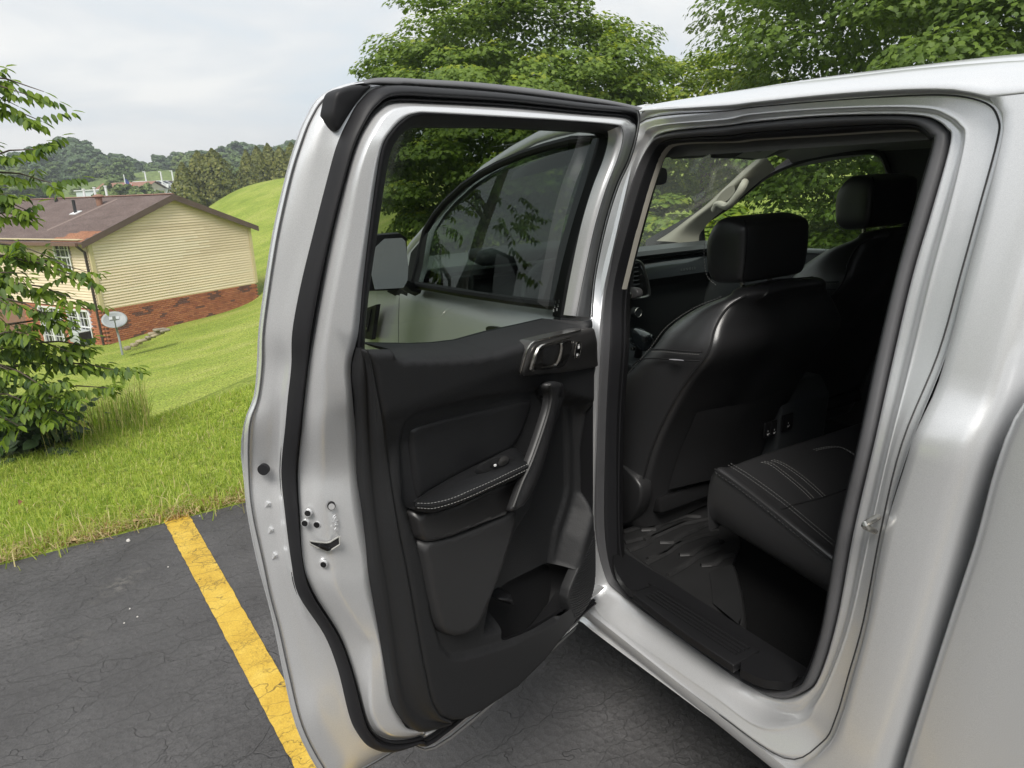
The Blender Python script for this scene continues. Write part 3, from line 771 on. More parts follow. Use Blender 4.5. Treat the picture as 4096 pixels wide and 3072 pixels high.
for k in range(ncourse):
    z0 = BOT + k * exp; z1 = z0 + exp
    def half(z): return GW / 2 if z <= EAVE else max(.02, GW / 2 * (APEX - z) / (APEX - EAVE))
    a0, b0 = GW / 2 - half(z0) + .09, GW / 2 + half(z0) - .09; a1, b1 = GW / 2 - half(z1) + .09, GW / 2 + half(z1) - .09
    if b1 - a1 < .05: a1 = b1 = (a1 + b1) / 2
    segs = [a0, b0]
    from_top = ncourse - k
    if from_top in patches: segs = [a0, patches[from_top][0], b0]
    elif k % 3 == 1 and k < 13: segs = [a0, a0 + (b0 - a0) * random.choice((.35, .5, .62)), b0]
    for s in range(len(segs) - 1):
        mi = 0
        if from_top in patches: mi = 1 if s == 0 and from_top > 14 else (2 if s == 1 else 0)
        elif k < 9: mi = random.choice((0, 0, 1))
        elif 10 <= from_top <= 12 and random.random() < .5: mi = 2
        e0, e1 = segs[s], segs[s + 1]
        plank(e0, e1, z0 + .008, z1, z1, .031, mi, (e0 if s else a1, e1 if s < len(segs) - 2 else b1))
mb = MB(); mb.box((.02, -.03, (EAVE + BOT) / 2), (.13, .09, EAVE - BOT)); mb.box((GW - .02, -.03, (EAVE + BOT) / 2), (.13, .09, EAVE - BOT))
mb.box((GW / 2, -.025, BOT - .02), (GW, .06, .05)); mb.obj('corner_trim', Mcream, house, angle=.3)
# long side: boards between the windows
WINU = [(1.17, 2.2, -1.06, .04), (7.0, 8.0, -1.06, .04), (11.5, 12.5, -1.06, .04)]
for k in range(24):
    z0 = BOT + k * exp; z1 = z0 + exp
    cuts = [.1]
    for a, b, c0, c1 in WINU:
        if z1 > c0 and z0 < c1: cuts += [a, b]
    cuts.append(HLEN)
    for s in range(0, len(cuts) - 1, 2):
        mb = MB(); a, b = cuts[s], cuts[s + 1]
        v = [(-.052, a, z0 + .007), (-.05, b, z0 + .007), (-.018, b, z1), (-.018, a, z1), (.07, a, z0), (.07, b, z0), (.07, b, z1), (.07, a, z1)]
        mb.add(v, [(3, 2, 1, 0), (4, 5, 6, 7), (0, 1, 5, 4), (2, 3, 7, 6), (0, 4, 7, 3), (1, 2, 6, 5)])
        obj('siding_board', mb.v, mb.f, SID[k % 2 if a > 3 else 0], house, smooth=False)
# bricks: shared boxes, the nearest 300 as parts, the others joined
BM = [mat('red_brick', (.38, .135, .07), .85, bump=.3, bscale=40, bdist=.004, var=.15, vscale=6), mat('orange_brick', (.43, .165, .085), .85, var=.15, vscale=6), mat('brown_brick', (.31, .105, .06), .85, var=.15, vscale=6), mat('dark_brick', (.15, .07, .058), .85, var=.2, vscale=6)]
mb = MB(); mb.box((0, 0, 0), (.205, .06, .063)); bricks = [meshdata('brick', mb.v, mb.f, m_, False) for m_ in BM]
LOWW = [(.75, 2.25, -3.75, -2.42), (2.75, 4.3, -4.2, -2.42)]
BL = []
rb = random.Random(4)
def darkness(u, z):
    return math.sin(u * 2.1 + 1) * math.sin(z * 6.2 + u * 1.7) + .6 * math.sin(u * 4.3 - z * 9 + 2)
for row in range(30):
    z = BOT - .07 - row * .0745
    off = .1075 if row % 2 else 0
    if z < BASE + .2: break
    for k in range(-1, 33):
        u = .11 + k * .215 + off
        if .05 < u < GW - .05 and z > -3.85 + .1 * u - .25:
            d = 3 if ((darkness(u, z) > .75 and rb.random() < .75) or (darkness(u, z) > .3 and rb.random() < .2)) else rb.choice((0, 0, 0, 1, 1, 2))
            BL.append(((u, -.03 + rb.uniform(-.004, .004), z), 0, d, u))
    for k in range(0, 27):
        u = .11 + k * .215 + off
        if u > 5.4 or any(a - .1 < u < b + .1 and c < z < d_ for a, b, c, d_ in LOWW): continue
        BL.append(((-.03 + rb.uniform(-.004, .004), u, z), 1, rb.choice((0, 0, 1, 1, 2, 3)) if rb.random() < .5 else 1, 3 + u))
# those farthest from the camera go into one joined part
BL.sort(key=lambda b_: (b_[1] and b_[0][1] > 2.4, b_[0][2] < -3.72, b_[3]))
near_b, rest_b = BL[:300], BL[300:]
for (p, side, mi, _) in near_b:
    o = bpy.data.objects.new('brick', bricks[mi]); COL.objects.link(o); o.parent = house; o.location = p; o.rotation_euler = (0, 0, math.pi / 2 if side else 0)
mb = MB()
for (p, side, mi, _) in rest_b: mb.box(p, (.06, .205, .063) if side else (.205, .06, .063), mi)
tag(obj('brickwork', mb.v, mb.f, BM, house, smooth=False, midx=mb.m), kind='stuff')
mb = MB(); mb.box((GW / 2, .025, (BASE + BOT) / 2 - .03), (GW - .02, .07, BOT - BASE - .06)); mb.box((.025, HLEN / 2, (BASE + BOT) / 2 - .03), (.07, HLEN - .1, BOT - BASE - .06))
mb.obj('mortar_wall', mat('mortar', (.24, .13, .09), .95), house, angle=.3)
# roof
Mroof = ramp_mat('brown_shingle', 3.0, [(.3, (.10, .072, .064)), (.55, (.13, .096, .086)), (.75, (.158, .12, .108))], stretch=(1, .35, 1), bscale=26, bump=.6, bdist=.012)
Mroof2 = ramp_mat('orange_shingle', 3.0, [(.3, (.24, .105, .06)), (.7, (.3, .15, .085))], stretch=(1, .5, 1), bscale=30)
sl = (APEX + .1 - EAVE) / (GW / 2)
def roofz(x): return APEX + .13 - abs(x - GW / 2) * sl
ov = .34
rv = []; rf = []
for side in (0, 1):
    for yy in (-.22, HLEN):
        for x_, dz in ((GW / 2, 0), (-ov if side == 0 else GW + ov, 0), (-ov if side == 0 else GW + ov, -.07), (GW / 2, -.07)):
            rv.append((x_, yy, roofz(x_) + dz))
    k = side * 8
    rf += [(k, k + 4, k + 5, k + 1), (k + 3, k + 2, k + 6, k + 7), (k + 1, k + 5, k + 6, k + 2), (k, k + 1, k + 2, k + 3), (k + 4, k + 7, k + 6, k + 5)]
roof = obj('roof', rv, rf, Mroof, house, smooth=False); weld(roof, 1e-5)
def onroof(x, y, dz=.004): return (x, y, roofz(x) + dz)
mb = MB()
for row in range(5):
    x0 = -.32 + row * .16; 
    for k in range(6 - row // 2):
        y0 = -.2 + k * .34 + (row % 2) * .12
        mb.add([onroof(x0, y0, .006), onroof(x0, y0 + .33, .006), onroof(x0 + .155, y0 + .33, .012), onroof(x0 + .155, y0, .012)], [(0, 3, 2, 1)])
obj('newer_shingles', mb.v, mb.f, Mroof2, roof, smooth=False)
mb = MB(); mb.add([onroof(.5, 3.5), onroof(.6, 3.7), onroof(3.3, 3.2), onroof(3.2, 3.0)], [(0, 1, 2, 3)]); obj('seam_strip', mb.v, mb.f, mat('pale_shingle', (.2, .15, .13), .9), roof, smooth=False)
mb = MB(); mb.tube([(GW / 2, -.2, roofz(GW / 2) + .02), (GW / 2, HLEN, roofz(GW / 2) + .02)], .06, 8, flat=.5); mb.obj('ridge_cap', mat('rust_ridge', (.22, .12, .09), .8), roof)
for side in (0, 1):
    xs = -ov if side == 0 else GW + ov
    mb = MB(); mb.add([(xs, -.25, roofz(xs) + .015), (GW / 2, -.25, roofz(GW / 2) + .015), (GW / 2, -.25, roofz(GW / 2) - .22), (xs, -.25, roofz(xs) - .2),
                       (xs, -.205, roofz(xs) + .015), (GW / 2, -.205, roofz(GW / 2) + .015), (GW / 2, -.205, roofz(GW / 2) - .22), (xs, -.205, roofz(xs) - .2)],
                      [(0, 1, 2, 3), (7, 6, 5, 4), (0, 4, 5, 1), (2, 6, 7, 3), (0, 3, 7, 4), (1, 5, 6, 2)])
    mb.obj('rake_board', Mtrim, roof, angle=.3)
    mb = MB(); mb.add([(max(.05, xs), -.08, roofz(max(.05, min(GW - .05, xs))) - .17), (GW / 2, -.08, roofz(GW / 2) - .19), (GW / 2, -.08, roofz(GW / 2) - .24), (max(.05, min(GW - .05, xs)), -.08, roofz(max(.05, min(GW - .05, xs))) - .23)] if side == 0 else
                      [(GW - .05, -.08, roofz(GW - .05) - .17), (GW / 2, -.08, roofz(GW / 2) - .19), (GW / 2, -.08, roofz(GW / 2) - .24), (GW - .05, -.08, roofz(GW - .05) - .23)], [(0, 1, 2, 3)])
    obj('frieze_trim', mb.v, mb.f, Mcream, house, smooth=False)
mb = MB(); mb.box((-ov - .05, HLEN / 2, roofz(-ov) - .07), (.11, HLEN, .11)); mb.obj('gutter', mat('gutter_brown', (.16, .09, .07), .5), house, angle=.3)
mb = MB(); mb.tube([(-ov - .03, .12, roofz(-ov) - .1), (-.15, .14, roofz(-ov) - .32), (-.085, .16, -.3), (-.085, .16, -4.1)], .045, 8); mb.obj('downspout', mat('downspout_dark', (.05, .035, .03), .5), house)
mb = MB(); mb.box((-.16, HLEN / 2, EAVE - .02), (.3, HLEN, .03)); mb.obj('soffit', Mcream, house, angle=.3)
# chimney cap, vent pipes on the roof
mb = MB(); y_, x_ = 3.55, 2.75; z_ = roofz(x_)
mb.cyl((x_, y_, z_ - .1), (x_, y_, z_ + .26), .12, 12); mb.cyl((x_, y_, z_ + .26), (x_, y_, z_ + .32), .13, 12, r2=.21); mb.tube([(x_, y_, z_ + .32), (x_, y_, z_ + .38), (x_, y_, z_ + .41)], [.22, .17, .05], 12)
mb.obj('chimney', mat('terracotta', (.24, .13, .09), .8), roof)
mb = MB(); x_, y_ = 2.0, 4.05; z_ = roofz(x_); mb.cyl((x_, y_, z_ - .1), (x_, y_, z_ + .52), .06, 10); o = mb.obj('vent_pipe', mat('black_pipe', (.02, .02, .022), .5), roof)
mb = MB(); mb.box((x_, y_, z_ + .02), (.34, .42, .03), rot=Matrix.Rotation(-math.atan(sl), 3, 'Y')); mb.obj('flashing', Mwhite, roof, angle=.3)
for y_, h_ in ((5.05, .42), (5.9, .38), (6.75, .34)):
    mb = MB(); mb.cyl((GW / 2 + .5, y_, roofz(GW / 2 + .5) - .1), (GW / 2 + .5, y_, roofz(GW / 2) + h_), .05, 8); mb.cyl((GW / 2 + .5, y_, roofz(GW / 2) + h_), (GW / 2 + .5, y_, roofz(GW / 2) + h_ + .05), .07, 8); mb.obj('vent_pipe', Mwhite, roof, label='white vent pipe standing behind the ridge')
mb = MB(); mb.cyl((3.2, 7.6, roofz(3.2) - .05), (3.2, 7.6, roofz(3.2) + .16), .07, 8); mb.obj('vent_pipe', mat('black_vent', (.02, .02, .022), .5), roof)
# windows on the long side
Mpane = fix_glass(glass_mat('house_glass', (.5, .52, .55)))
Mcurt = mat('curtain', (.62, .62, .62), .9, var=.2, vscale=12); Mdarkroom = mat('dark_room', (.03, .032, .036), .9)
def window(y0, y1, z0, z1, sashes=1, shutter=None):
    f = MB(); t_ = .07
    for a, b, c, d in ((y0, y0 + t_, z0, z1), (y1 - t_, y1, z0, z1), (y0, y1, z0, z0 + t_), (y0, y1, z1 - t_, z1)):
        f.box((-.05, (a + b) / 2, (c + d) / 2), (.09, b - a, d - c))
    zm = (z0 + z1) / 2; f.box((-.04, (y0 + y1) / 2, zm), (.05, y1 - y0 - .1, .05))
    for s in range(1, sashes): f.box((-.05, y0 + (y1 - y0) * s / sashes, zm), (.07, .12, z1 - z0 - .1))
    for s in range(sashes):
        for g in range(1, 3):
            yy = y0 + (y1 - y0) * (s + g / 3) / sashes; f.box((-.035, yy, zm), (.02, .022, z1 - z0 - .1))
        for g in (.25, .75): f.box((-.035, y0 + (y1 - y0) * (s + .5) / sashes, z0 + (z1 - z0) * g), (.02, (y1 - y0) / sashes - .1, .022))
    fo = f.obj('window', Mwhite, house, angle=.3)
    mb = MB(); mb.box((-.022, (y0 + y1) / 2, zm), (.006, y1 - y0 - .1, z1 - z0 - .1)); mb.obj('pane', Mpane, fo, angle=.3)
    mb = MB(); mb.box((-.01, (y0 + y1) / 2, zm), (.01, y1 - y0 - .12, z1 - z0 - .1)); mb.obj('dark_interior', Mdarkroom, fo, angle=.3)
    mb = MB()
    for q_ in range(8): mb.box((-.0165, y0 + .12 + (y1 - y0 - .24) * q_ / 7, z0 + (z1 - z0) * .36), (.003, .07, (z1 - z0) * .56))
    mb.obj('curtain', Mcurt, fo, angle=.3)
for a, b, c0, c1 in WINU: window(a, b, c0, c1)
window(.75, 2.25, -3.75, -2.42, 2); window(2.75, 4.3, -4.0, -2.42, 2)
mb = MB(); mb.box((-.3, 1.18, -2.72 - .65), (.5, .62, .4)); o = mb.obj('window_air_conditioner', [mat('ac_grey', (.42, .45, .45), .5), mat('ac_dark', (.02, .02, .02), .6)], None, bevel=.015)
ac = empty('window_air_conditioner', (0, 0, 0)); ac.matrix_world = Matrix.Translation((27.8672, .5974, 0)) @ Matrix.Rotation(math.radians(-62), 4, 'Z'); tag(ac, 'grey air conditioner sticking out of the lower window by the house corner', 'air conditioner')
o.name = 'casing'; o.parent = ac
mb = MB(); mb.box((-.3, .862, -2.72 - .65), (.44, .012, .34)); mb.obj('side_grille', mat('ac_black', (.012, .012, .013), .6), ac, angle=.3)

# satellite dish in front of the corner
dp = [(25.1613,0.3199,-2.3701),(25.1604,0.2859,-3.359),(25.1573,0.1782,-2.7361)]
dz = gz(dp[1][0], dp[1][1]); dish = empty('satellite_dish', (dp[1][0], dp[1][1], dz)); tag(dish, 'grey satellite dish on a leaning pole by the corner of the house', 'satellite dish')
Md = mat('dish_grey', (.27, .29, .3), .5); Mdl = mat('dish_print', (.4, .42, .43), .5)
hd = Vector((dp[0][0], dp[0][1], dp[0][2])) - Vector((dp[1][0], dp[1][1], dz))
mb = MB(); mb.tube([(0, 0, -.2), (hd.x * .2, hd.y * .2, hd.z * .5), hd + Vector((.16, 0, -.1))], .035, 8); mb.obj('pole', Md, dish)
ax = (cam.matrix_world.translation - (Vector(dish.location) + hd)).normalized() + Vector((0, 0, .62)); ax.normalize()
qd = ax.to_track_quat('Z', 'Y').to_matrix()
mb = MB(); rows_ = []
v = [hd + qd @ Vector((0, 0, -.09))]; f = []
for i in range(1, 6):
    for k in range(28):
        a = 2 * math.pi * k / 28; rr = i / 5; v.append(hd + qd @ Vector((math.cos(a) * .38 * rr, math.sin(a) * .31 * rr, -.09 + .09 * rr * rr)))
f += [(0, 1 + k, 1 + (k + 1) % 28) for k in range(28)]
for i in range(4):
    for k in range(28): a = 1 + i * 28 + k; b = 1 + i * 28 + (k + 1) % 28; f.append((a, a + 28, b + 28, b))
mb.add(v, f); o = mb.obj('reflector', Md, dish, smooth=True, angle=None); s_ = o.modifiers.new('t', 'SOLIDIFY'); s_.thickness = .02
mb = MB(); mb.tube([hd + qd @ Vector((0, -.34, 0)), hd + qd @ Vector((0, -.2, .35))], .018, 6); mb.box(hd + qd @ Vector((0, -.17, .37)), (.1, .1, .14)); mb.obj('feed_arm', mat('dish_dark', (.16, .17, .17), .5), dish)
mb = MB(); mb.box(hd + qd @ Vector((0, .08, -.05)), (.3, .1, .008), rot=qd); mb.obj('print_band', Mdl, dish, angle=.3)

# stacked stones along the wall
stp = empty('stone_pile', (0, 0, 0)); sb_ = [(24.6329,-0.3885,-3.0983),(24.62,-0.6109,-3.0181),(24.6054,-0.8322,-2.9526),(24.5883,-1.0598,-2.855),(24.6126,-0.7273,-2.9066),(24.5985,-0.9265,-2.8056),(24.647,-0.0924,-3.2143),(24.6553,0.1268,-3.2924),(24.6404,-0.2401,-3.1565)]
stp.location = sb_[2]; tag(stp, 'low pile of flat tan stones against the brick wall', 'stones')
Mst = [mat('tan_stone', (.3, .25, .17), .9, bump=.4, bscale=9, bdist=.02, var=.25, vscale=5), mat('grey_stone', (.24, .21, .16), .9, bump=.4, bscale=9, bdist=.02, var=.25, vscale=5)]
for k, p in enumerate(sb_):
    mb = MB(); r = random.Random(k); L = r.uniform(.3, .5) if k < 6 else .2
    mb.box((0, 0, 0), (L, .2, .09 if k < 6 else .12), rot=Matrix.Rotation(math.radians(-70 + r.uniform(-14, 14)), 3, 'Z') @ Matrix.Rotation(r.uniform(-.12, .12), 3, 'Y'))
    o = mb.obj('stone', Mst[k % 2], stp, bevel=.04); o.location = Vector(p) - Vector(sb_[2])

# far things beyond the roof ridge: a low house, parked cars, lamp poles, a flag
far_h = [(113.689,-25.3543,1.5645),(113.199,-27.4094,2.0354),(112.517,-30.029,1.5122),(115.838,-12.9865,2.7249),(116.1,-10.5852,2.6835),(115.985,-11.698,2.3789),(116.19,-9.6286,3.4985),(115.997,-11.5817,3.5622),(116.398,-7.0022,4.8637),(116.426,-6.58,3.0896)] 
FP = [(110.133,-9.9528,2.0332),(109.969,-11.5073,2.1541),(110.059,-10.6871,2.369),(110.225,-8.9757,2.2538)]
fh = empty('far_house', (FP[0][0], FP[0][1], FP[0][2] - 3.4), math.radians(-50)); tag(fh, 'pale house with a rust red roof far beyond the ridge', 'house')
mb = MB(); mb.prism([(-3.2, 0, 0), (3.2, 0, 0), (3.2, 0, 3.1), (0, 0, 4.6), (-3.2, 0, 3.1)], (0, 9, 0)); mb.obj('wall', mat('far_wall', (.6, .55, .44), .7), fh, angle=.3)
mb = MB(); mb.add([(-3.5, -.3, 3.05), (0, -.3, 4.8), (0, 9.3, 4.8), (-3.5, 9.3, 3.05)], [(0, 1, 2, 3)]); mb.add([(3.5, -.3, 3.05), (0, -.3, 4.8), (0, 9.3, 4.8), (3.5, 9.3, 3.05)], [(3, 2, 1, 0)]); obj('roof', mb.v, mb.f, mat('rust_roof', (.24, .12, .08), .8), fh, smooth=False)
fb = empty('white_shed', (FP[3][0] + 2, FP[3][1], FP[3][2] - 2.8), math.radians(-60)); tag(fb, 'long white flat roofed building just beyond the house ridge', 'building')
mb = MB(); mb.box((0, 0, 1.4), (6, 4, 2.8)); mb.obj('wall', Mwhite, fb, angle=.3)
mb = MB(); mb.box((0, 0, 2.86), (6.4, 4.4, .12)); mb.obj('roof', mat('shed_roof', (.5, .5, .5), .6), fb, angle=.3)
FB2 = [(98.604,-2.6322,2.1492)]
fb = empty('grey_shed', (FB2[0][0], FB2[0][1], FB2[0][2] - 2.4), math.radians(-60)); tag(fb, 'small pale grey building beside the chimney, behind the ridge', 'building')
mb = MB(); mb.box((0, 0, 1.3), (2.6, 5, 2.6)); mb.obj('wall', mat('pale_grey_wall', (.55, .6, .62), .6), fb, angle=.3)
mb = MB(); mb.box((0, 0, 2.66), (2.9, 5.3, .1)); mb.obj('roof', Mwhite, fb, angle=.3)
Mcar = [mat('car_silver', (.55, .57, .6), .3, .4), mat('car_white', (.75, .76, .77), .3), mat('car_dark', (.12, .05, .06), .3)]; Mtyre = mat('far_tyre', (.02, .02, .02), .8); Mcg = mat('far_car_glass', (.04, .05, .06), .1)
prof = [(-2.2, .35), (2.2, .35), (2.25, .75), (1.3, .95), (.6, 1.42), (-1.0, 1.45), (-1.9, .98), (-2.25, .9)]
bodym = []
for k in range(3):
    mb = MB(); mb.prism([(x_, -.85, z_) for x_, z_ in prof], (0, 1.7, 0)); bodym.append(meshdata('body', mb.v, mb.f, Mcar[k], False))
mb = MB(); mb.prism([(1.15, -.87, .98), (.55, -.87, 1.36), (-.95, -.87, 1.38), (-1.7, -.87, 1.0)], (0, 1.74, 0)); glm = meshdata('side_glass', mb.v, mb.f, Mcg, False)
mb = MB(); mb.cyl((0, -.1, 0), (0, .1, 0), .33, 14); whm = meshdata('wheel', mb.v, mb.f, Mtyre, True)
CP = [(124.259,-9.1636,2.9903),(124.129,-10.668,2.9757),(124.048,-11.5054,2.9858),(123.964,-12.322,2.9558),(123.874,-13.1399,2.9051),(124.316,-8.441,2.9159)]
cl = ['white car at the left end of the far car park row', 'silver car left of the middle lamp pole in the far row', 'white car between the two far lamp poles', 'silver car right beside the right far lamp pole', 'dark red car at the right end of the far row', 'silver car half hidden by the small tree beyond the ridge']
for k, p in enumerate(CP):
    t_ = empty('parked_car', (p[0], p[1], p[2] - .75), math.radians(60)); tag(t_, cl[k], 'car', 'cars parked in the far lot')
    for nm, me in (('body', bodym[(1, 0, 1, 0, 2, 0)[k]]), ('side_glass', glm)):
        o = bpy.data.objects.new(nm, me); COL.objects.link(o); o.parent = t_
    for sx in (-1.35, 1.4):
        for sy in (-.78, .78):
            o = bpy.data.objects.new('wheel', whm); COL.objects.link(o); o.parent = t_; o.location = (sx, sy, .33)
LPp = [(122.177,-10.0508,2.9291),(122.16,-10.229,5.0132),(121.965,-12.2075,2.9502),(121.956,-12.2858,4.9545),(121.786,-13.7826,3.8033),(121.771,-13.9031,5.0481)]
for k in range(3):
    a, b_ = Vector(LPp[2 * k]), Vector(LPp[2 * k + 1]); a.z -= 1.2; b_.x, b_.y = a.x, a.y
    t_ = empty('lamp_pole', a); tag(t_, ['white lamp pole, leftmost of the three in the far car park', 'white lamp pole, middle of the three in the far car park', 'white lamp pole beside the arborvitae clump, rightmost of three'][k], 'lamp pole', 'lamp poles of the far car park')
    mb = MB(); mb.cyl((0, 0, 0), (0, 0, b_.z - a.z), .1, 8); mb.obj('pole', Mwhite, t_)
    mb = MB(); mb.box((0, .12, b_.z - a.z), (.2, .4, .1)); mb.obj('lamp_head', Mwhite, t_, angle=.3)
FPo = [(108.431,-6.2409,3.0437),(108.418,-6.4481,4.3461)]; a, b_ = Vector(FPo[0]), Vector(FPo[1]); a.z -= 2
t_ = empty('flagpole', a); tag(t_, 'white flagpole with a hanging red white and blue flag', 'flagpole')
hh = b_.z - a.z; mb = MB(); mb.cyl((0, 0, 0), (0, 0, hh), .06, 8); mb.obj('pole', Mwhite, t_)
fm = [mat('flag_red', (.45, .03, .05), .8), Mwhite, mat('flag_blue', (.03, .05, .22), .8)]
mb = MB()
for s in range(7):
    y0, y1 = -.08 - .11 * s, -.08 - .11 * (s + 1)
    mb.add([(.02 * math.sin(s), y0, hh - .5 - .12 * s), (.02 * math.sin(s + 1), y1, hh - .62 - .12 * s), (.02 * math.sin(s + 1), y1, hh - 2.0 - .12 * s), (.02 * math.sin(s), y0, hh - 1.9 - .12 * s)], [(0, 1, 2, 3)], s % 2)
mb.add([(-.02, -.06, hh - .45), (-.02, -.5, hh - .95), (-.02, -.5, hh - 1.45), (-.02, -.06, hh - 1.1)], [(0, 1, 2, 3)], 2)
obj('flag', mb.v, mb.f, fm, t_, smooth=False, midx=mb.m)


# ================================================================== the pickup
truck = empty('pickup_truck', (0, 0, 0)); tag(truck, 'silver crew cab pickup with its rear door standing open', 'pickup truck')
def paint(name):
    m, t, b = node_mat(name)
    b.inputs['Metallic'].default_value = .55; b.inputs['Roughness'].default_value = .34
    b.inputs['Coat Weight'].default_value = .6; b.inputs['Coat Roughness'].default_value = .1
    c = t.nodes.new('ShaderNodeTexCoord')
    nz = t.nodes.new('ShaderNodeTexNoise'); nz.inputs['Scale'].default_value = 900; nz.inputs['Detail'].default_value = 2
    rp = t.nodes.new('ShaderNodeValToRGB'); rp.color_ramp.elements[0].position = .3; rp.color_ramp.elements[1].position = .7
    rp.color_ramp.elements[0].color = (.68, .688, .70, 1); rp.color_ramp.elements[1].color = (.79, .798, .81, 1)
    t.links.new(c.outputs['Object'], nz.inputs['Vector']); t.links.new(nz.outputs['Fac'], rp.inputs['Fac'])
    # road dust low down and in blotches
    n2 = t.nodes.new('ShaderNodeTexNoise'); n2.inputs['Scale'].default_value = 5; n2.inputs['Detail'].default_value = 8
    sx = t.nodes.new('ShaderNodeSeparateXYZ'); t.links.new(c.outputs['Object'], sx.inputs['Vector']); t.links.new(c.outputs['Object'], n2.inputs['Vector'])
    mr = t.nodes.new('ShaderNodeMapRange'); mr.inputs['From Min'].default_value = .72; mr.inputs['From Max'].default_value = .4; mr.inputs['To Min'].default_value = 0; mr.inputs['To Max'].default_value = 1
    t.links.new(sx.outputs['Z'], mr.inputs['Value'])
    mu = t.nodes.new('ShaderNodeMath'); mu.operation = 'MULTIPLY'; t.links.new(mr.outputs['Result'], mu.inputs[0])
    r2 = t.nodes.new('ShaderNodeMapRange'); r2.inputs['From Min'].default_value = .46; r2.inputs['From Max'].default_value = .72; r2.inputs['To Max'].default_value = .035; t.links.new(n2.outputs['Fac'], r2.inputs['Value']); t.links.new(r2.outputs['Result'], mu.inputs[1])
    mxx = t.nodes.new('ShaderNodeMix'); mxx.data_type = 'RGBA'; t.links.new(mu.outputs[0], mxx.inputs['Factor']); t.links.new(rp.outputs['Color'], mxx.inputs[6]); mxx.inputs[7].default_value = (.34, .29, .2, 1)
    t.links.new(mxx.outputs[2], b.inputs['Base Color'])
    return m
Mpaint = paint('silver_paint')
Mrub = mat('weatherstrip_rubber', (.015, .015, .017), .55, spec=.35, bump=.15, bscale=120, bdist=.001)
Mrubg = mat('seal_grey_rubber', (.095, .095, .10), .5, bump=.12, bscale=200, bdist=.001, var=.1, vscale=9)
Mblk = mat('black_plastic', (.010, .010, .011), .45, spec=.3, bump=.1, bscale=400, bdist=.0006)
Mcard = mat('grained_black_plastic', (.017, .0174, .0186), .55, spec=.32, bump=.55, bscale=420, bdist=.0009, detail=2)
Mlea = mat('black_leather', (.023, .023, .0243), .35, spec=.85, bump=.35, bscale=330, bdist=.0007, detail=2)
Mgun = mat('gunmetal_trim', (.075, .073, .072), .28, .35, coat=.4)
Mchrome = mat('satin_chrome', (.62, .6, .56), .25, 1.0)
Mdark = mat('dark_void', (.004, .004, .005), .8)
Mstitch = mat('pale_thread', (.31, .31, .30), .8)
Mwhitep = mat('white_print', (.75, .75, .75), .6)
def tum(z): return .03 * smooth_np(1.16, 1.25, np.asarray(z, float)) + .21 * np.clip(np.asarray(z, float) - 1.22, 0, None)

# ---- cab aperture: rings from the outer gap line in to the seal. t is the depth behind the skin
RJ = [(0.0256,-0.004,0.6761),(0.0072,-0.004,0.9585),(-0.0145,-0.004,1.1585),(0.06,-0.0493,1.2929),(0.0425,-0.0785,1.4318),(0.02,-0.1051,1.5588),(-0.0195,-0.1211,1.6349),(-0.0818,-0.1346,1.6989),(-0.3174,-0.1275,1.6844),(-0.3777,-0.1273,1.6834),(-0.5223,-0.1265,1.6795),(-0.6438,-0.1251,1.6731),(-0.7415,-0.123,1.663),(-0.7985,-0.1195,1.6462),(-0.8204,-0.1145,1.6225),(-0.8275,-0.1073,1.5882),(-0.828,-0.0885,1.4985),(-0.8265,-0.069,1.4057),(-0.8257,-0.0454,1.2933),(-0.8159,-0.0001,1.1624),(-0.7932,0,1.0058),(-0.7842,0,0.8386),(-0.7712,0,0.7208),(-0.7584,0,0.6234),(-0.7379,0,0.5441),(-0.6782,0.004,0.439),(-0.4923,0.004,0.4137),(-0.3304,0.004,0.4034),(-0.1162,0.004,0.3911),(-0.0132,0.004,0.3891),(0.0437,0.004,0.4019)]
RH = [(0.0027,-0.02,0.6809),(-0.0134,-0.02,0.9608),(-0.0353,-0.02,1.1598),(0.0339,-0.0655,1.2939),(0.0205,-0.0969,1.4432),(-0.0026,-0.1209,1.5578),(-0.0428,-0.1361,1.6298),(-0.0684,-0.1458,1.6762),(-0.3003,-0.1474,1.6743),(-0.3614,-0.1476,1.675),(-0.5092,-0.1464,1.6697),(-0.633,-0.1451,1.6635),(-0.7262,-0.1435,1.6557),(-0.7801,-0.1401,1.6394),(-0.8019,-0.1355,1.6176),(-0.808,-0.1296,1.5894),(-0.8051,-0.1102,1.4972),(-0.8021,-0.0901,1.4014),(-0.7968,-0.0655,1.2845),(-0.7831,-0.022,1.147),(-0.77,-0.022,0.9886),(-0.7594,-0.022,0.8153),(-0.7431,-0.022,0.6917),(-0.7297,-0.022,0.5957),(-0.7075,-0.022,0.5233),(-0.6432,0,0.4561),(-0.4871,0,0.4405),(-0.328,0,0.4325),(-0.1147,0,0.4214),(-0.0306,0,0.4289),(0.0098,0,0.4508)]
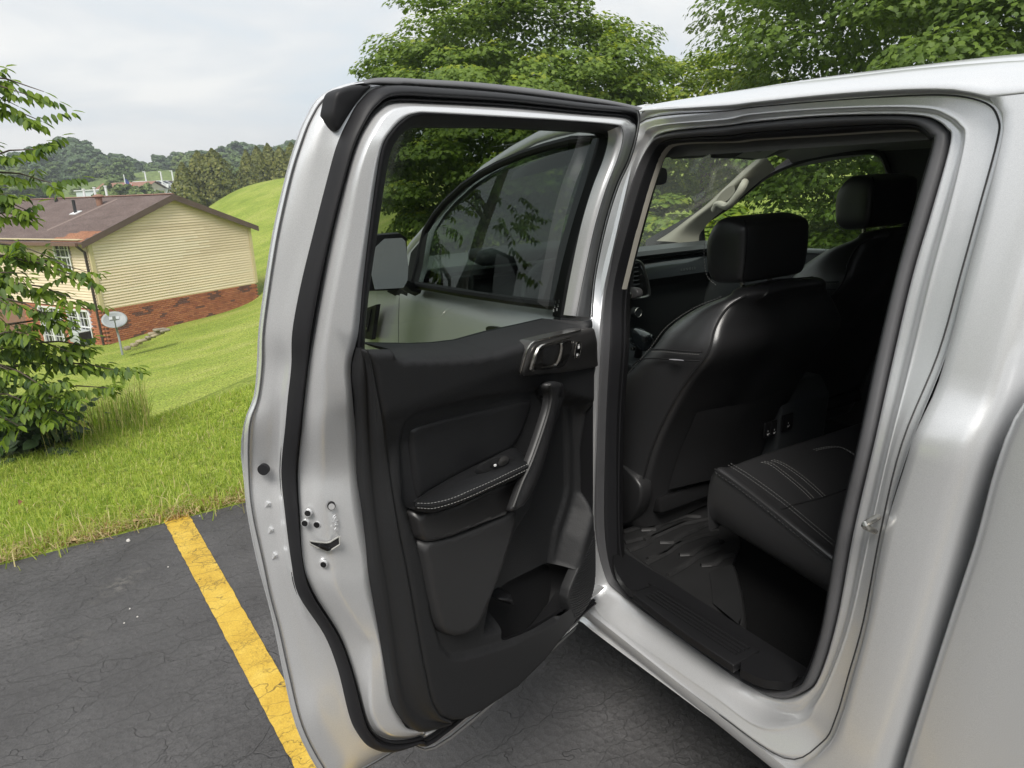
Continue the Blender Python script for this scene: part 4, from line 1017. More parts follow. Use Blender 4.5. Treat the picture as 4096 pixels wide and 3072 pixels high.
RG = [(-0.0061,-0.04,0.6748),(-0.0205,-0.04,0.9584),(-0.0334,-0.04,1.1563),(0.0038,-0.0857,1.2949),(-0.0083,-0.1168,1.4429),(-0.0242,-0.1407,1.5567),(-0.0514,-0.1534,1.6364),(-0.0956,-0.1523,1.6645),(-0.2992,-0.1496,1.6609),(-0.3598,-0.1504,1.6646),(-0.5081,-0.1494,1.6599),(-0.633,-0.1475,1.651),(-0.7031,-0.1455,1.6413),(-0.7325,-0.143,1.6295),(-0.7536,-0.14,1.615),(-0.7664,-0.1351,1.5921),(-0.7671,-0.1151,1.4965),(-0.7646,-0.0943,1.3975),(-0.7646,-0.0691,1.2778),(-0.7709,-0.027,1.142),(-0.7553,-0.027,0.9806),(-0.7388,-0.027,0.8014),(-0.7135,-0.027,0.6695),(-0.6892,-0.027,0.5884),(-0.6675,-0.027,0.5365),(-0.5841,-0.012,0.4749),(-0.4701,-0.012,0.4637),(-0.3231,-0.012,0.4539),(-0.1068,-0.012,0.4422),(-0.0465,-0.012,0.4614),(-0.027,-0.012,0.5172)]
RF = [(-0.0032,-0.055,0.6667),(-0.0159,-0.055,0.9538),(-0.0293,-0.055,1.1531),(0.0088,-0.1003,1.2927),(-0.0074,-0.1316,1.4419),(-0.0277,-0.1556,1.5562),(-0.0661,-0.1707,1.6281),(-0.1142,-0.1753,1.6498),(-0.2903,-0.1723,1.6498),(-0.3423,-0.1724,1.6507),(-0.4932,-0.172,1.6484),(-0.6208,-0.1701,1.6398),(-0.6742,-0.1687,1.6328),(-0.6986,-0.1672,1.6257),(-0.7193,-0.1642,1.6115),(-0.7296,-0.1599,1.5911),(-0.725,-0.1397,1.4948),(-0.7182,-0.1179,1.3909),(-0.7183,-0.0915,1.2653),(-0.7258,-0.052,1.1221),(-0.7073,-0.052,0.9515),(-0.6956,-0.052,0.7662),(-0.6744,-0.052,0.6316),(-0.6455,-0.052,0.5759),(-0.6002,-0.052,0.5334),(-0.5303,-0.07,0.5015),(-0.4679,-0.07,0.4957),(-0.3388,-0.07,0.4961),(-0.1783,-0.07,0.4968),(-0.0946,-0.07,0.5008),(-0.0329,-0.07,0.5195)]
RE = [(-0.0242,-0.085,0.6663),(-0.0263,-0.085,0.9501),(-0.0418,-0.085,1.1507),(0.0027,-0.1297,1.2901),(-0.0163,-0.1612,1.4402),(-0.0381,-0.1854,1.5551),(-0.0633,-0.1984,1.6171),(-0.1148,-0.2009,1.6293),(-0.2633,-0.2048,1.6236),(-0.3169,-0.205,1.6249),(-0.4728,-0.2044,1.622),(-0.6029,-0.204,1.6199),(-0.6479,-0.2032,1.6164),(-0.667,-0.2016,1.6087),(-0.6816,-0.1992,1.5973),(-0.687,-0.197,1.5867),(-0.6819,-0.1772,1.4924),(-0.6777,-0.1543,1.3835),(-0.6762,-0.1266,1.2516),(-0.6817,-0.09,1.0993),(-0.661,-0.09,0.919),(-0.6505,-0.09,0.7247),(-0.6296,-0.09,0.6102),(-0.6109,-0.09,0.5632),(-0.5771,-0.09,0.5348),(-0.5097,-0.095,0.5022),(-0.4507,-0.095,0.4973),(-0.325,-0.095,0.4994),(-0.1632,-0.095,0.5024),(-0.0789,-0.095,0.5075),(-0.0308,-0.095,0.5326)]
def mixp(A, B, f): return [tuple(a * (1 - f) + b * f for a, b in zip(p, q)) for p, q in zip(A, B)]
def shift(A, dx=0, dy=0, dz=0): return [(p[0] + dx, p[1] + dy, p[2] + dz) for p in A]
RJi = shift(mixp(RJ, RH, .32), 0, -.012)
RFi = mixp(RG, RF, .8)
STEP = [tuple(a * .62 + b * .38 for a, b in zip(p, q)) if k >= 26 or k < 3 else (p[0] * .62 + q[0] * .38, p[1] * .2 + q[1] * .8, p[2] * .62 + q[2] * .38) for k, (p, q) in enumerate(zip(RG, RF))]
ring = loft('door_frame', [shift(RJ, 0, -.002), mixp(RJ, RJi, .5), RJi, mixp(RJi, RH, .6), RH, mixp(RH, RG, .35), mixp(RH, RG, .8), RG, STEP, RFi, shift(RF, 0, -.03)], Mpaint, truck, 5, True, cross=3)
weld(ring, 1e-6)
mb = MB(); mb.tube([tuple(p) for p in catmull(shift(mixp(RJi, RH, .55), 0, .0005)[3:27], 5)], .0013, 5); mb.obj('gap_line', mat('gap_shadow_line', (.05, .05, .052), .6), truck, angle=None)
cenx = np.mean([p[0] for p in RE]); cenz = np.mean([p[2] for p in RE])
def towards(A, f, dy): return [(p[0] + (cenx - p[0]) * f, p[1] + dy, p[2] + (cenz - p[2]) * f) for p in A]
sealm = mixp(RF, RE, .4)
seal = loft('frame_weatherstrip', [shift(RF, 0, -.03), RF, shift(mixp(RF, RE, .10), 0, .010), shift(mixp(RF, RE, .3), 0, .018), shift(mixp(RF, RE, .5), 0, .017), shift(mixp(RF, RE, .58), 0, .006), shift(mixp(RF, RE, .6), 0, -.01)], Mrubg, truck, 5, True, cross=2)
loft('inner_seal_lip', [shift(mixp(RF, RE, .56), 0, -.004), shift(mixp(RF, RE, .64), 0, .004), shift(mixp(RF, RE, .8), 0, .007), shift(RE, 0, 0), towards(RE, .004, -.03)], Mrub, truck, 5, True, cross=2)
for k in range(0): pass
# inner return behind the seal (dark trim lip)
lip = loft('aperture_trim', [shift(RE, 0, -.004), towards(RE, .004, -.025), towards(RE, -.05, -.06)], Mblk, truck, 5, True)

# ---- roof and upper cab side
ROOF = [(0.0357,-0.1832,1.7114),(-0.0146,-0.1848,1.7189),(-0.1216,-0.1851,1.7203),(-0.3287,-0.1849,1.7193),(-0.5082,-0.1837,1.7136),(-0.6481,-0.1826,1.7086),(-0.7651,-0.1809,1.7004),(-0.8092,-0.1799,1.6958),(-0.8647,-0.1785,1.6892),(-0.9341,-0.1766,1.6799)]
# stations along the top of the gap line matched to the roof stations
TOPJ = [p for p in RJ[6:16]]
tx = np.linspace(.12, -1.08, 26)
def interp_line(L, xs, ax=0):
    L = sorted(L, key=lambda p: p[ax]); A = np.array(L)
    return np.stack([np.interp(xs, A[:, 0], A[:, k]) for k in range(3)], 1)
jl = catmull(RJ[7:14], 6); jl = [tuple(p) for p in jl]
rl_ = [tuple(p) for p in catmull(ROOF, 6)]
XA, XB = -.035, max(min(p[0] for p in rl_), -1.15)
xs = np.linspace(XA, XB, 40)
jz = interp_line(jl, xs); rz = interp_line(rl_, xs)
# behind the aperture the gap line stops: continue it level
rows = []
rows.append(np.stack([xs, jz[:, 1] - .002, jz[:, 2]], 1)); 
for f, out in ((.06, .004), (.3, .006), (.6, .003), (.85, -.006), (1., -.02)):
    rows.append(np.stack([xs, jz[:, 1] * (1 - f) + rz[:, 1] * f + out, jz[:, 2] * (1 - f) + rz[:, 2] * f], 1))
rows.append(np.stack([xs, rz[:, 1] - .035, rz[:, 2] + .002], 1)); rows.append(np.stack([xs, rz[:, 1] - .05, rz[:, 2] - .006], 1)); rows.append(np.stack([xs, rz[:, 1] - .06, rz[:, 2] + .004], 1))
rows.append(np.stack([xs, rz[:, 1] - .25, rz[:, 2] + .03], 1)); rows.append(np.stack([xs, np.full(40, -.925), rz[:, 2] + .05], 1)); rows.append(np.stack([xs, -1.85 - (rz[:, 1] - .06), rz[:, 2] + .004], 1)); rows.append(np.stack([xs, np.full(40, -1.74), rz[:, 2] - .1], 1))
A_ = np.stack(rows); r__, m__ = A_.shape[:2]; idx = np.arange(r__ * m__).reshape(r__, m__)
obj('roof', A_.reshape(-1, 3), np.ascontiguousarray(np.stack([idx[:-1, :-1], idx[:-1, 1:], idx[1:, 1:], idx[1:, :-1]], -1).reshape(-1, 4)), Mpaint, truck)
# front part of the roof above the front door, down to the windshield
FA = [(0.0108,-0.1782,1.7113),(0.1819,-0.1762,1.7019),(0.3418,-0.1745,1.6937),(0.4297,-0.1725,1.6844),(0.5705,-0.1657,1.6517),(0.7267,-0.1558,1.6047),(0.8979,-0.1395,1.5272),(1.0754,-0.1185,1.4272),(1.2098,-0.1022,1.3493),(1.3065,-0.0879,1.2814)]
# ---- rear quarter of the cab behind the door
jr = [tuple(p) for p in catmull(RJ[13:26], 6)]
zz = np.linspace(.36, RJ[13][2], 60)
jr_s = sorted(jr, key=lambda p: p[2]); JA = np.array(jr_s)
jx = np.interp(zz, JA[:, 2], JA[:, 0]); jy = -tum(zz)
xr = np.interp(zz, [.36, .6, .8, .95, 1.05, 1.16, 1.25, 1.7], [-.818, -.842, -.864, -.878, -.887, -.899, -.91, -.92])
cols = []
for f, dy in ((0., -.002), (.04, .003), (.2, .004), (.5, .004), (.72, .001)):
    cols.append(np.stack([jx * (1 - f) + xr * f, jy + dy, zz], 1))
for dx, dy in ((.014, -.002), (.006, -.009), (-.001, -.022), (-.005, -.045), (-.007, -.09), (-.006, -.3), (-.006, -.925), (-.006, -1.8)):
    cols.append(np.stack([xr + dx, jy + dy, zz], 1))
A_ = np.stack(cols); r__, m__ = A_.shape[:2]; idx = np.arange(r__ * m__).reshape(r__, m__)
obj('cab_corner_panel', A_.reshape(-1, 3), np.ascontiguousarray(np.stack([idx[:-1, :-1], idx[:-1, 1:], idx[1:, 1:], idx[1:, :-1]], -1).reshape(-1, 4)), Mpaint, truck)

# roof corner above the rear quarter
ze = 1.665
tv_ = []
xs2 = np.linspace(float(np.interp(1.6, zz, jx)) , -.96, 8)

# ---- cargo bed side
bx = [(-0.936,-0.0167,1.2084),(-0.9225,0,1.0453),(-0.8927,0,0.8025),(-0.8711,0,0.6107)]
zb = np.linspace(.34, 1.30, 30)
fx = np.interp(zb, [.34, .61, .8, .93, 1.045, 1.15, 1.21, 1.24, 1.3], [-.855, -.873, -.894, -.909, -.923, -.930, -.938, -.945, -.968])
cols = []
for dx, dy in ((.012, -.5), (.012, -.06), (.008, -.018), (0, -.004), (-.01, 0), (-.08, .002), (-.4, .004), (-1.4, .004)):
    cols.append(np.stack([fx + dx, np.full(30, dy), zb], 1))
A_ = np.stack(cols)
top = A_[:, -1:, :].copy(); t1 = top.copy(); t1[:, :, 2] += .012; t1[:, :, 1] -= .01; t2 = t1.copy(); t2[:, :, 1] -= .06; t2[:, :, 2] += .004; t3 = t2.copy(); t3[:, :, 1] -= 1.6
A_ = np.concatenate([A_, t1, t2, t3], 1)
r__, m__ = A_.shape[:2]; idx = np.arange(r__ * m__).reshape(r__, m__)
obj('cargo_bed_side', A_.reshape(-1, 3), np.ascontiguousarray(np.stack([idx[:-1, :-1], idx[:-1, 1:], idx[1:, 1:], idx[1:, :-1]], -1).reshape(-1, 4)), Mpaint, truck)
# rocker underside and the dark chassis below
sill_low = [tuple(p) for p in catmull(RJ[-6:] + RJ[:1], 6)]
mb = MB(); mb.box((-.1, -.95, .435), (2.4, 1.6, .07)); mb.box((-.2, -.45, .36), (5.2, .12, .14)); mb.box((-.2, -1.4, .36), (5.2, .12, .14)); mb.obj('chassis', mat('chassis_black', (.012, .012, .012), .8), truck, angle=.3)
SL = [(.9, .02), (.3, .012), (0, 0), (-.45, 0), (-.82, -.004)]
rk = loft('rocker_panel', [[(x_, -.002 + .006, .44) for x_, _ in SL], [(x_, .004, .415) for x_, _ in SL], [(x_, -.012, .395) for x_, _ in SL], [(x_, -.09, .385) for x_, _ in SL], [(x_, -.2, .41) for x_, _ in SL]], Mpaint, truck, 4)
# striker on the C pillar
stp_ = [(-0.7749,-0.012,1.0227),(-0.7793,0.03,1.025),(-0.7796,0.032,1.0231),(-0.7812,0.03,1.0205),(-0.7719,-0.012,0.9962)]
mb = MB(); mb.tube(stp_, .0052, 8); mb.obj('door_striker', Mchrome, truck)
# sill grommet and dust marks stay in the paint; seam on the pillar foot

# ---- front door, fender, front pillar seen through the open door's pane
FWIN = [(0.1363,-0.0543,1.2429),(0.0491,-0.1412,1.6541),(0.1747,-0.141,1.6532),(0.2929,-0.1389,1.6433),(0.4054,-0.136,1.6294),(0.5183,-0.1318,1.6094),(0.6196,-0.1268,1.5856),(0.7277,-0.1197,1.5519),(0.8416,-0.1088,1.4998),(0.9126,-0.0998,1.4573),(0.9769,-0.0878,1.4002),(0.9969,-0.0744,1.3364),(1.0058,-0.04,1.2151),(0.6769,-0.0447,1.224)]
FOUT = [(-0.0437,-0.152,1.7055),(0.1487,-0.1504,1.698),(0.305,-0.1486,1.6894),(0.3908,-0.1465,1.6797),(0.5285,-0.1398,1.6477),(0.6813,-0.1301,1.6016),(0.8487,-0.1142,1.5256),(1.0221,-0.0935,1.427),(1.1536,-0.0776,1.3513),(1.2178,-0.0675,1.3032)]
def side_sheet(name, outer, holes, step, m, parent, off=0., y_extra=None):
    V, F, _ = tri_poly(outer, holes, step)
    y = -tum(V[:, 1]) - off - .035 * np.clip((V[:, 1] - .75) / .45, 0, 1) ** 2
    return obj(name, np.stack([V[:, 0], y, V[:, 1]], 1), F, m, parent)
fo = [(p[0], p[2]) for p in FOUT]; fw = [(p[0], p[2]) for p in FWIN]
outer = [(.02, .44), (.02, 1.15), (-.0, 1.3), (fo[0][0] + .0, fo[0][1])] + fo[1:] + [(1.17, 1.19), (1.17, .44)]
fdoor = side_sheet('front_door', outer, [fw], .035, Mpaint, truck, .0)
mb = MB(); mb.box((1.2, -.05, .85), (.2, .04, .7)); mb.obj('door_jamb', mat('jamb_black', (.01, .01, .01), .8), truck, angle=.3)
fen = [(1.176, .5), (1.176, 1.185), (1.45, 1.16), (2.2, 1.1), (2.5, .95), (2.5, .75), (2.35, .72), (2.3, .86), (2.1, 1.0), (1.85, 1.0), (1.65, .86), (1.6, .5)]
side_sheet('front_fender', fen, [], .05, Mpaint, truck, .0005)
mb = MB(); mb.add([(1.176, -.0005, 1.185), (2.4, .012, 1.1), (2.4, -.3, 1.16), (1.3, -.3, 1.2), (1.3, -1.55, 1.2), (2.4, -1.55, 1.16), (2.4, -1.86, 1.1), (1.176, -1.86, 1.185)], [(0, 1, 2, 3), (3, 2, 5, 4), (4, 5, 6, 7)]); mb.obj('hood', Mpaint, truck, angle=None)
FV = [(1.4265,0.016,1.0736),(1.2796,0.016,1.1111),(1.3754,0.016,0.9515),(1.484,0.016,0.9409),(1.4133,0.016,1.0602),(1.3355,0.016,1.0841),(1.4028,0.016,0.9815),(1.4513,0.016,0.9816)]
vo = [(p[0], p[2]) for p in FV[:4]]; vi = [(p[0], p[2]) for p in FV[4:]]
mb = MB(); mb.prism([(a, .010, z_) for a, z_ in vo], (0, .018, 0)); fvo = mb.obj('fender_vent', Mblk, truck, angle=.3)
mb = MB(); mb.prism([(a, .029, z_) for a, z_ in vi], (0, .004, 0)); mb.obj('vent_recess', Mdark, fvo, angle=.3)
mb = MB(); c_ = vi[0]; mb.box((c_[0] - .012, .036, c_[1] - .045), (.016, .005, .012)); mb.box((c_[0] - .014, .036, c_[1] - .062), (.01, .005, .008)); mb.obj('badge', Mchrome, fvo, angle=.3)
# window of the front door: black surround, pane, belt moulding
def rim(poly, y_, r, name, m, parent, close=True):
    mb = MB(); P = [(a, float(-tum(z_)) + y_, z_) for a, z_ in poly]; mb.tube(P, r, 8, closed=close); return mb.obj(name, m, parent, angle=None)
rim(fw, .002, .012, 'window_surround', Mrub, fdoor)
Mfg = fix_glass(glass_mat('front_glass', (.5, .57, .54), 1.0, ior=2.05)); Mrg = fix_glass(glass_mat('privacy_glass', (.335, .365, .345), .9))
V, F, _ = tri_poly([tuple(np.mean(fw, 0) + (np.array(p) - np.mean(fw, 0)) * 1.01) for p in fw], [], .1)
obj('window_pane', np.stack([V[:, 0], -tum(V[:, 1]) - .012, V[:, 1]], 1), F, Mfg, fdoor)
BP_ = [(0.0307,-0.1259,1.6529),(0.1172,-0.0406,1.247),(0.1955,-0.0393,1.243),(0.1794,-0.04,1.245),(0.0855,-0.123,1.6391),(0.0817,-0.1256,1.6514)]
bp_ = [(BP_[0][0], BP_[0][2]), (BP_[1][0], BP_[1][2]), (BP_[2][0], BP_[2][2]), (BP_[4][0], BP_[4][2]), (BP_[5][0], BP_[5][2])]
V, F, _ = tri_poly(bp_, [], .05); obj('pillar_applique', np.stack([V[:, 0], -tum(V[:, 1]) + .006, V[:, 1]], 1), F, mat('gloss_black', (.012, .012, .013), .12, coat=.5), fdoor)
BM_ = [(0.9713,-0.01,1.2153),(0.6212,-0.0152,1.2247),(0.3276,-0.0216,1.2365),(0.0907,-0.026,1.2485)]
mb = MB(); mb.tube(BM_, .013, 8, flat=1.0); mb.obj('belt_moulding', Mblk, fdoor)
# corner patch ahead of the window, where the mirror stands
CP_ = [(0.937,-0.0619,1.4003),(0.943,-0.0495,1.3416),(0.9528,-0.0161,1.2197),(1.005,-0.0017,1.1898),(1.0748,-0.0257,1.2365),(1.0619,-0.0454,1.3218)]
V, F, _ = tri_poly([(p[0], p[2]) for p in CP_], [], .05); obj('mirror_patch', np.stack([V[:, 0], -tum(V[:, 1]) + .01, V[:, 1]], 1), F, Mblk, fdoor)
# keypad on the door
KP = [(0.4248,0.006,1.1581),(0.3033,0.0056,1.1661),(0.3284,0.006,1.1481),(0.4403,0.006,1.1312)]
k0, k1, k2, k3 = [Vector((p[0], .004, p[2])) for p in KP]; 
mb = MB(); mb.prism(chaikin([tuple(p) for p in (k0, k1 + Vector((-.03, 0, -.006)), k1 + Vector((-.03, 0, -.034)), k3)], 2).tolist(), (0, .008, 0)); kpo = mb.obj('keypad', mat('keypad_black', (.01, .01, .011), .3), fdoor, angle=.4)
def text(name, s, size, mtx, m, parent, ext=.0004):
    cu = bpy.data.curves.new(name, 'FONT'); cu.body = s; cu.size = size; cu.extrude = ext; cu.align_x = 'LEFT'; cu.resolution_u = 2
    tmp = bpy.data.objects.new(name, cu); COL.objects.link(tmp)
    dg = bpy.context.evaluated_depsgraph_get(); me = bpy.data.meshes.new_from_object(tmp.evaluated_get(dg)); bpy.data.objects.remove(tmp)
    o = bpy.data.objects.new(name, me); me.materials.clear(); me.materials.append(m); COL.objects.link(o); o.parent = parent; o.matrix_local = mtx; return o
# text seen from the left side of the truck reads towards -X
text('keypad_numbers', '1-2  3-4  5-6  7-8  9-0', .017, Matrix(((-1, 0, 0, k0.x - .004), (0, 0, 1, .0135), (0, 1, 0, k0.z - .027), (0, 0, 0, 1))), Mwhitep, fdoor)
mb = MB(); mb.tube([(.18, .03, 1.03), (.2, .055, 1.03), (.32, .058, 1.035), (.36, .03, 1.035)], [.012, .015, .015, .01], 8, flat=.8); mb.obj('door_handle', Mpaint, fdoor)
# door mirror
MP = [Vector(p) for p in [(0.8,0.1849,1.4113),(0.8,0.1048,1.4113),(0.8,0.0829,1.3954),(0.8,0.089,1.3028),(0.8,0.1021,1.2627),(0.8,0.1273,1.2311),(0.8,0.2261,1.2398),(0.8,0.2305,1.3162),(0.8,0.2148,1.3826)]]
MG = [Vector(p) for p in [(0.792,0.1892,1.399),(0.792,0.1062,1.3986),(0.792,0.0977,1.3883),(0.792,0.1058,1.3109),(0.792,0.1178,1.2681),(0.792,0.1356,1.2464),(0.792,0.2222,1.2483),(0.792,0.2227,1.3161),(0.792,0.21,1.3715)]]
mc = sum(MP, Vector()) / len(MP)
mir = MB(); n_ = len(MP)
rings = [[p for p in MP], [mc + (p - mc) * 1.04 + Vector((.03, 0, 0)) for p in MP], [mc + (p - mc) * .95 + Vector((.09, 0, 0)) for p in MP], [mc + (p - mc) * .55 + Vector((.14, 0, 0)) for p in MP]]
v = [tuple(p) for g in rings for p in g]; f = [tuple(range(3 * n_, 4 * n_))]
for i in range(3): f += [(i * n_ + k, i * n_ + (k + 1) % n_, (i + 1) * n_ + (k + 1) % n_, (i + 1) * n_ + k) for k in range(n_)]
f.append(tuple(range(n_ - 1, -1, -1))); mir.add(v, f); mo = mir.obj('mirror_housing', Mblk, fdoor, bevel=None, angle=.9)
mb = MB(); mg_ = sum(MG, Vector()) / len(MG); mb.prism([(p.x - .02 + (.25 * (p.y - mg_.y) + .34 * (p.z - mg_.z)) / .9, p.y, p.z) for p in MG], (.003, 0, 0)); mb.obj('mirror_glass', mat('mirror', (.27, .28, .28), .02, 1.0), fdoor, angle=.3)
mb = MB(); mb.tube([(.88, .08, 1.245), (.95, .03, 1.215), (1.0, -.02, 1.20)], [.018, .02, .028], 8); mb.obj('mirror_arm', Mblk, fdoor)

def white_veil(m, f):  # white veil mixed into the shader, brightening the dark view through the pane
    t = m.node_tree; out = t.nodes['Material Output']; src = out.inputs['Surface'].links[0].from_socket
    d1 = t.nodes.new('ShaderNodeBsdfDiffuse'); d1.inputs['Color'].default_value = (.8, .8, .78, 1); d2 = t.nodes.new('ShaderNodeBsdfTranslucent'); d2.inputs['Color'].default_value = (.8, .8, .78, 1)
    a = t.nodes.new('ShaderNodeMixShader'); b_ = t.nodes.new('ShaderNodeMixShader'); b_.inputs['Fac'].default_value = f
    t.links.new(d1.outputs[0], a.inputs[1]); t.links.new(d2.outputs[0], a.inputs[2]); t.links.new(src, b_.inputs[1]); t.links.new(a.outputs[0], b_.inputs[2]); t.links.new(b_.outputs[0], out.inputs['Surface']); return m
# ---- glazing ahead, and the far side
SW = [(.62, 1.655), (1.5, 1.2)]
mb = MB(); mb.add([(.66, -.28, 1.655), (.66, -1.57, 1.655), (1.5, -1.72, 1.2), (1.5, -.12, 1.2)], [(0, 1, 2, 3)]); obj('windshield', mb.v, mb.f, white_veil(fix_glass(glass_mat('windshield_glass', (.86, .93, .86), 1.0, ior=1.28)), .07), truck, smooth=False)
FR = np.array([(.66, -.15, 1.66), (.66, -.925, 1.70), (.66, -1.7, 1.66)])
rfv = [(.66, -.16, 1.664), (.66, -.5, 1.69), (.66, -.925, 1.70), (.66, -1.35, 1.69), (.66, -1.69, 1.664)]
rbv = [(-.02, -.2, 1.69), (-.02, -.5, 1.72), (-.02, -.925, 1.73), (-.02, -1.35, 1.72), (-.02, -1.65, 1.69)]
obj('front_roof', rfv + rbv, [(i, i + 1, i + 6, i + 5) for i in range(4)], Mpaint, truck)
# near side outer roof rail and pillar: gives the front pillar its thickness
rail = [(p[0], p[1] + .012, p[2]) for p in FOUT]
mb = MB(); mb.tube([(a, b_ - .04, c_ - .008) for a, b_, c_ in [rail[0]] + rail[1:] + [(1.25, -.03, 1.2)]], .022, 10); mb.obj('roof_rail', Mpaint, truck)

# ---- nose of the truck beyond the front door: wheels, bumper, far fender
side2 = [(a, b_) for a, b_ in fen]
V, F, _ = tri_poly(side2, [], .08); obj('front_fender', np.stack([V[:, 0], np.full(len(V), -1.85), V[:, 1]], 1), F, Mpaint, truck)
mb = MB(); mb.prism([(2.42, -.02, .5), (2.62, -.14, .52), (2.66, -.3, .52), (2.66, -1.56, .52), (2.62, -1.72, .52), (2.42, -1.84, .5), (2.3, -1.84, .5), (2.3, -.02, .5)], (0, 0, .24)); mb.obj('front_bumper', Mpaint, truck, bevel=.03)
mb = MB(); mb.prism([(2.4, -.03, .75), (2.52, -.16, .75), (2.56, -.35, .75), (2.56, -1.5, .75), (2.52, -1.7, .75), (2.4, -1.83, .75)], (-.03, 0, .34)); mb.obj('grille', Mblk, truck, bevel=.015)
for yy in (-.14, -1.72):
    mb = MB(); mb.tube([(1.98, yy - .11, .37), (1.98, yy - .1, .37), (1.98, yy + .1, .37), (1.98, yy + .11, .37)], [.33, .375, .375, .33], 36); wh = mb.obj('wheel', mat('tyre_rubber', (.02, .02, .02), .8) if yy > -1 else bpy.data.materials['tyre_rubber'], truck)
    mb = MB(); mb.tube([(1.98, yy + .085, .37), (1.98, yy + .115, .37)], [.24, .235], 30); mb.obj('rim', mat('rim_grey', (.3, .3, .31), .35, .8) if yy > -1 else bpy.data.materials['rim_grey'], wh)
    for k in range(6):
        a = math.pi * k / 3; mb = MB(); mb.tube([(1.98 + .06 * math.cos(a), yy + .118, .37 + .06 * math.sin(a)), (1.98 + .21 * math.cos(a), yy + .118, .37 + .21 * math.sin(a))], [.03, .045], 6, flat=.5); mb.obj('spoke', bpy.data.materials['rim_grey'], wh)
mb = MB(); mb.box((1.95, -.925, .72), (.95, 1.55, .5)); mb.obj('engine_bay', Mdark, truck, angle=.3)
mb = MB(); mb.prism([(2.36, -.01, .86), (2.5, -.13, .86), (2.5, -.13, .99), (2.3, -.01, 1.02)], (-.02, -.02, 0)); mb.obj('headlight', mat('headlight_lens', (.6, .62, .63), .1, coat=.5), truck, angle=.4)


# ================================================================== the open rear door (local axes: x away from the hinge, y inwards, z up)
Mlea2 = mat('door_leather', (.0125, .0128, .0138), .42, spec=.4, bump=.4, bscale=330, bdist=.0007, detail=2)
DOOR_ROT = 1.897173
def dtag(o): return o
ST = dict(n=5)
# stations run from the bottom corner up the free edge, over the top and down the hinge side
D0 = [(0.513,0,0.3742),(0.6331,0,0.447),(0.7383,0,0.4754),(0.8158,0,0.4948),(0.8428,0,0.5594),(0.8694,0,0.6691),(0.8771,0,0.78),(0.8809,0,0.8745),(0.886,0,0.9381),(0.8922,0,1.002),(0.8956,0,1.0905),(0.8919,0,1.156),(0.8958,0.0314,1.2359),(0.8797,0.042,1.2773),(0.8732,0.0518,1.3239),(0.8697,0.0619,1.3717),(0.8592,0.075,1.4341),(0.8449,0.09,1.5057),(0.8253,0.1044,1.5744),(0.8108,0.1129,1.6147),(0.7929,0.1204,1.6503),(0.7665,0.1266,1.6798),(0.7042,0.1306,1.699),(0.569,0.1325,1.7083),(0.3992,0.1332,1.7115),(0.1822,0.1327,1.709),(0.0126,0.1319,1.705),(-0.0553,0.1301,1.6966),(-0.0695,0.1217,1.6565),(-0.0594,0.1089,1.5959),(-0.026,0.0965,1.5365),(-0.0042,0.0785,1.4508),(0.0025,0.0547,1.3378),(-0.0164,0.0326,1.2387)]
D1 = [(0.5274,0.012,0.3992),(0.6432,0.012,0.4657),(0.7412,0.012,0.4909),(0.8127,0.012,0.5124),(0.8396,0.012,0.5711),(0.8664,0.012,0.6769),(0.8762,0.012,0.7919),(0.8815,0.012,0.8813),(0.8873,0.012,0.9434),(0.8903,0.012,1.0053),(0.895,0.012,1.0938),(0.8906,0.012,1.1585),(0.896,0.0446,1.2386),(0.8821,0.0542,1.2781),(0.8745,0.0642,1.3259),(0.8717,0.0742,1.3734),(0.8614,0.0872,1.4351),(0.8468,0.1021,1.506),(0.8278,0.1164,1.5741),(0.8126,0.1247,1.614),(0.7957,0.1319,1.6481),(0.7717,0.1373,1.674),(0.7155,0.1414,1.6933),(0.5803,0.1436,1.7037),(0.4128,0.1444,1.7074),(0.1987,0.1439,1.7051),(0.0316,0.1431,1.7016),(-0.0313,0.1415,1.6938),(-0.0467,0.1334,1.6551),(-0.036,0.1208,1.5954),(-0.0038,0.1085,1.5369),(0.0177,0.0908,1.4525),(0.0244,0.0675,1.3413),(0.0072,0.0467,1.2441)]
D2 = [(0.5465,0.03,0.4379),(0.6554,0.03,0.4955),(0.7282,0.03,0.5156),(0.7893,0.03,0.5434),(0.8172,0.03,0.5972),(0.8481,0.03,0.6955),(0.8382,0.03,0.7665),(0.8422,0.03,0.844),(0.8536,0.03,0.9325),(0.8635,0.03,0.9986),(0.8609,0.03,1.0849),(0.8543,0.03,1.1498),(0.8587,0.0584,1.2301),(0.8604,0.072,1.2772),(0.8532,0.0817,1.3235),(0.8578,0.0921,1.3727),(0.8464,0.105,1.4342),(0.8314,0.1199,1.5051),(0.8126,0.1342,1.5732),(0.8012,0.1425,1.6131),(0.7883,0.1495,1.6463),(0.7734,0.1532,1.6637),(0.7203,0.1582,1.6874),(0.5972,0.1603,1.6975),(0.433,0.1609,1.7002),(0.2233,0.1604,1.6983),(0.0602,0.1601,1.6965),(0.0049,0.1586,1.6896),(-0.0136,0.1509,1.6529),(-0.0025,0.1387,1.5947),(0.029,0.1267,1.5375),(0.0493,0.1093,1.455),(0.0559,0.0865,1.3463),(0.0398,0.0666,1.2515)]
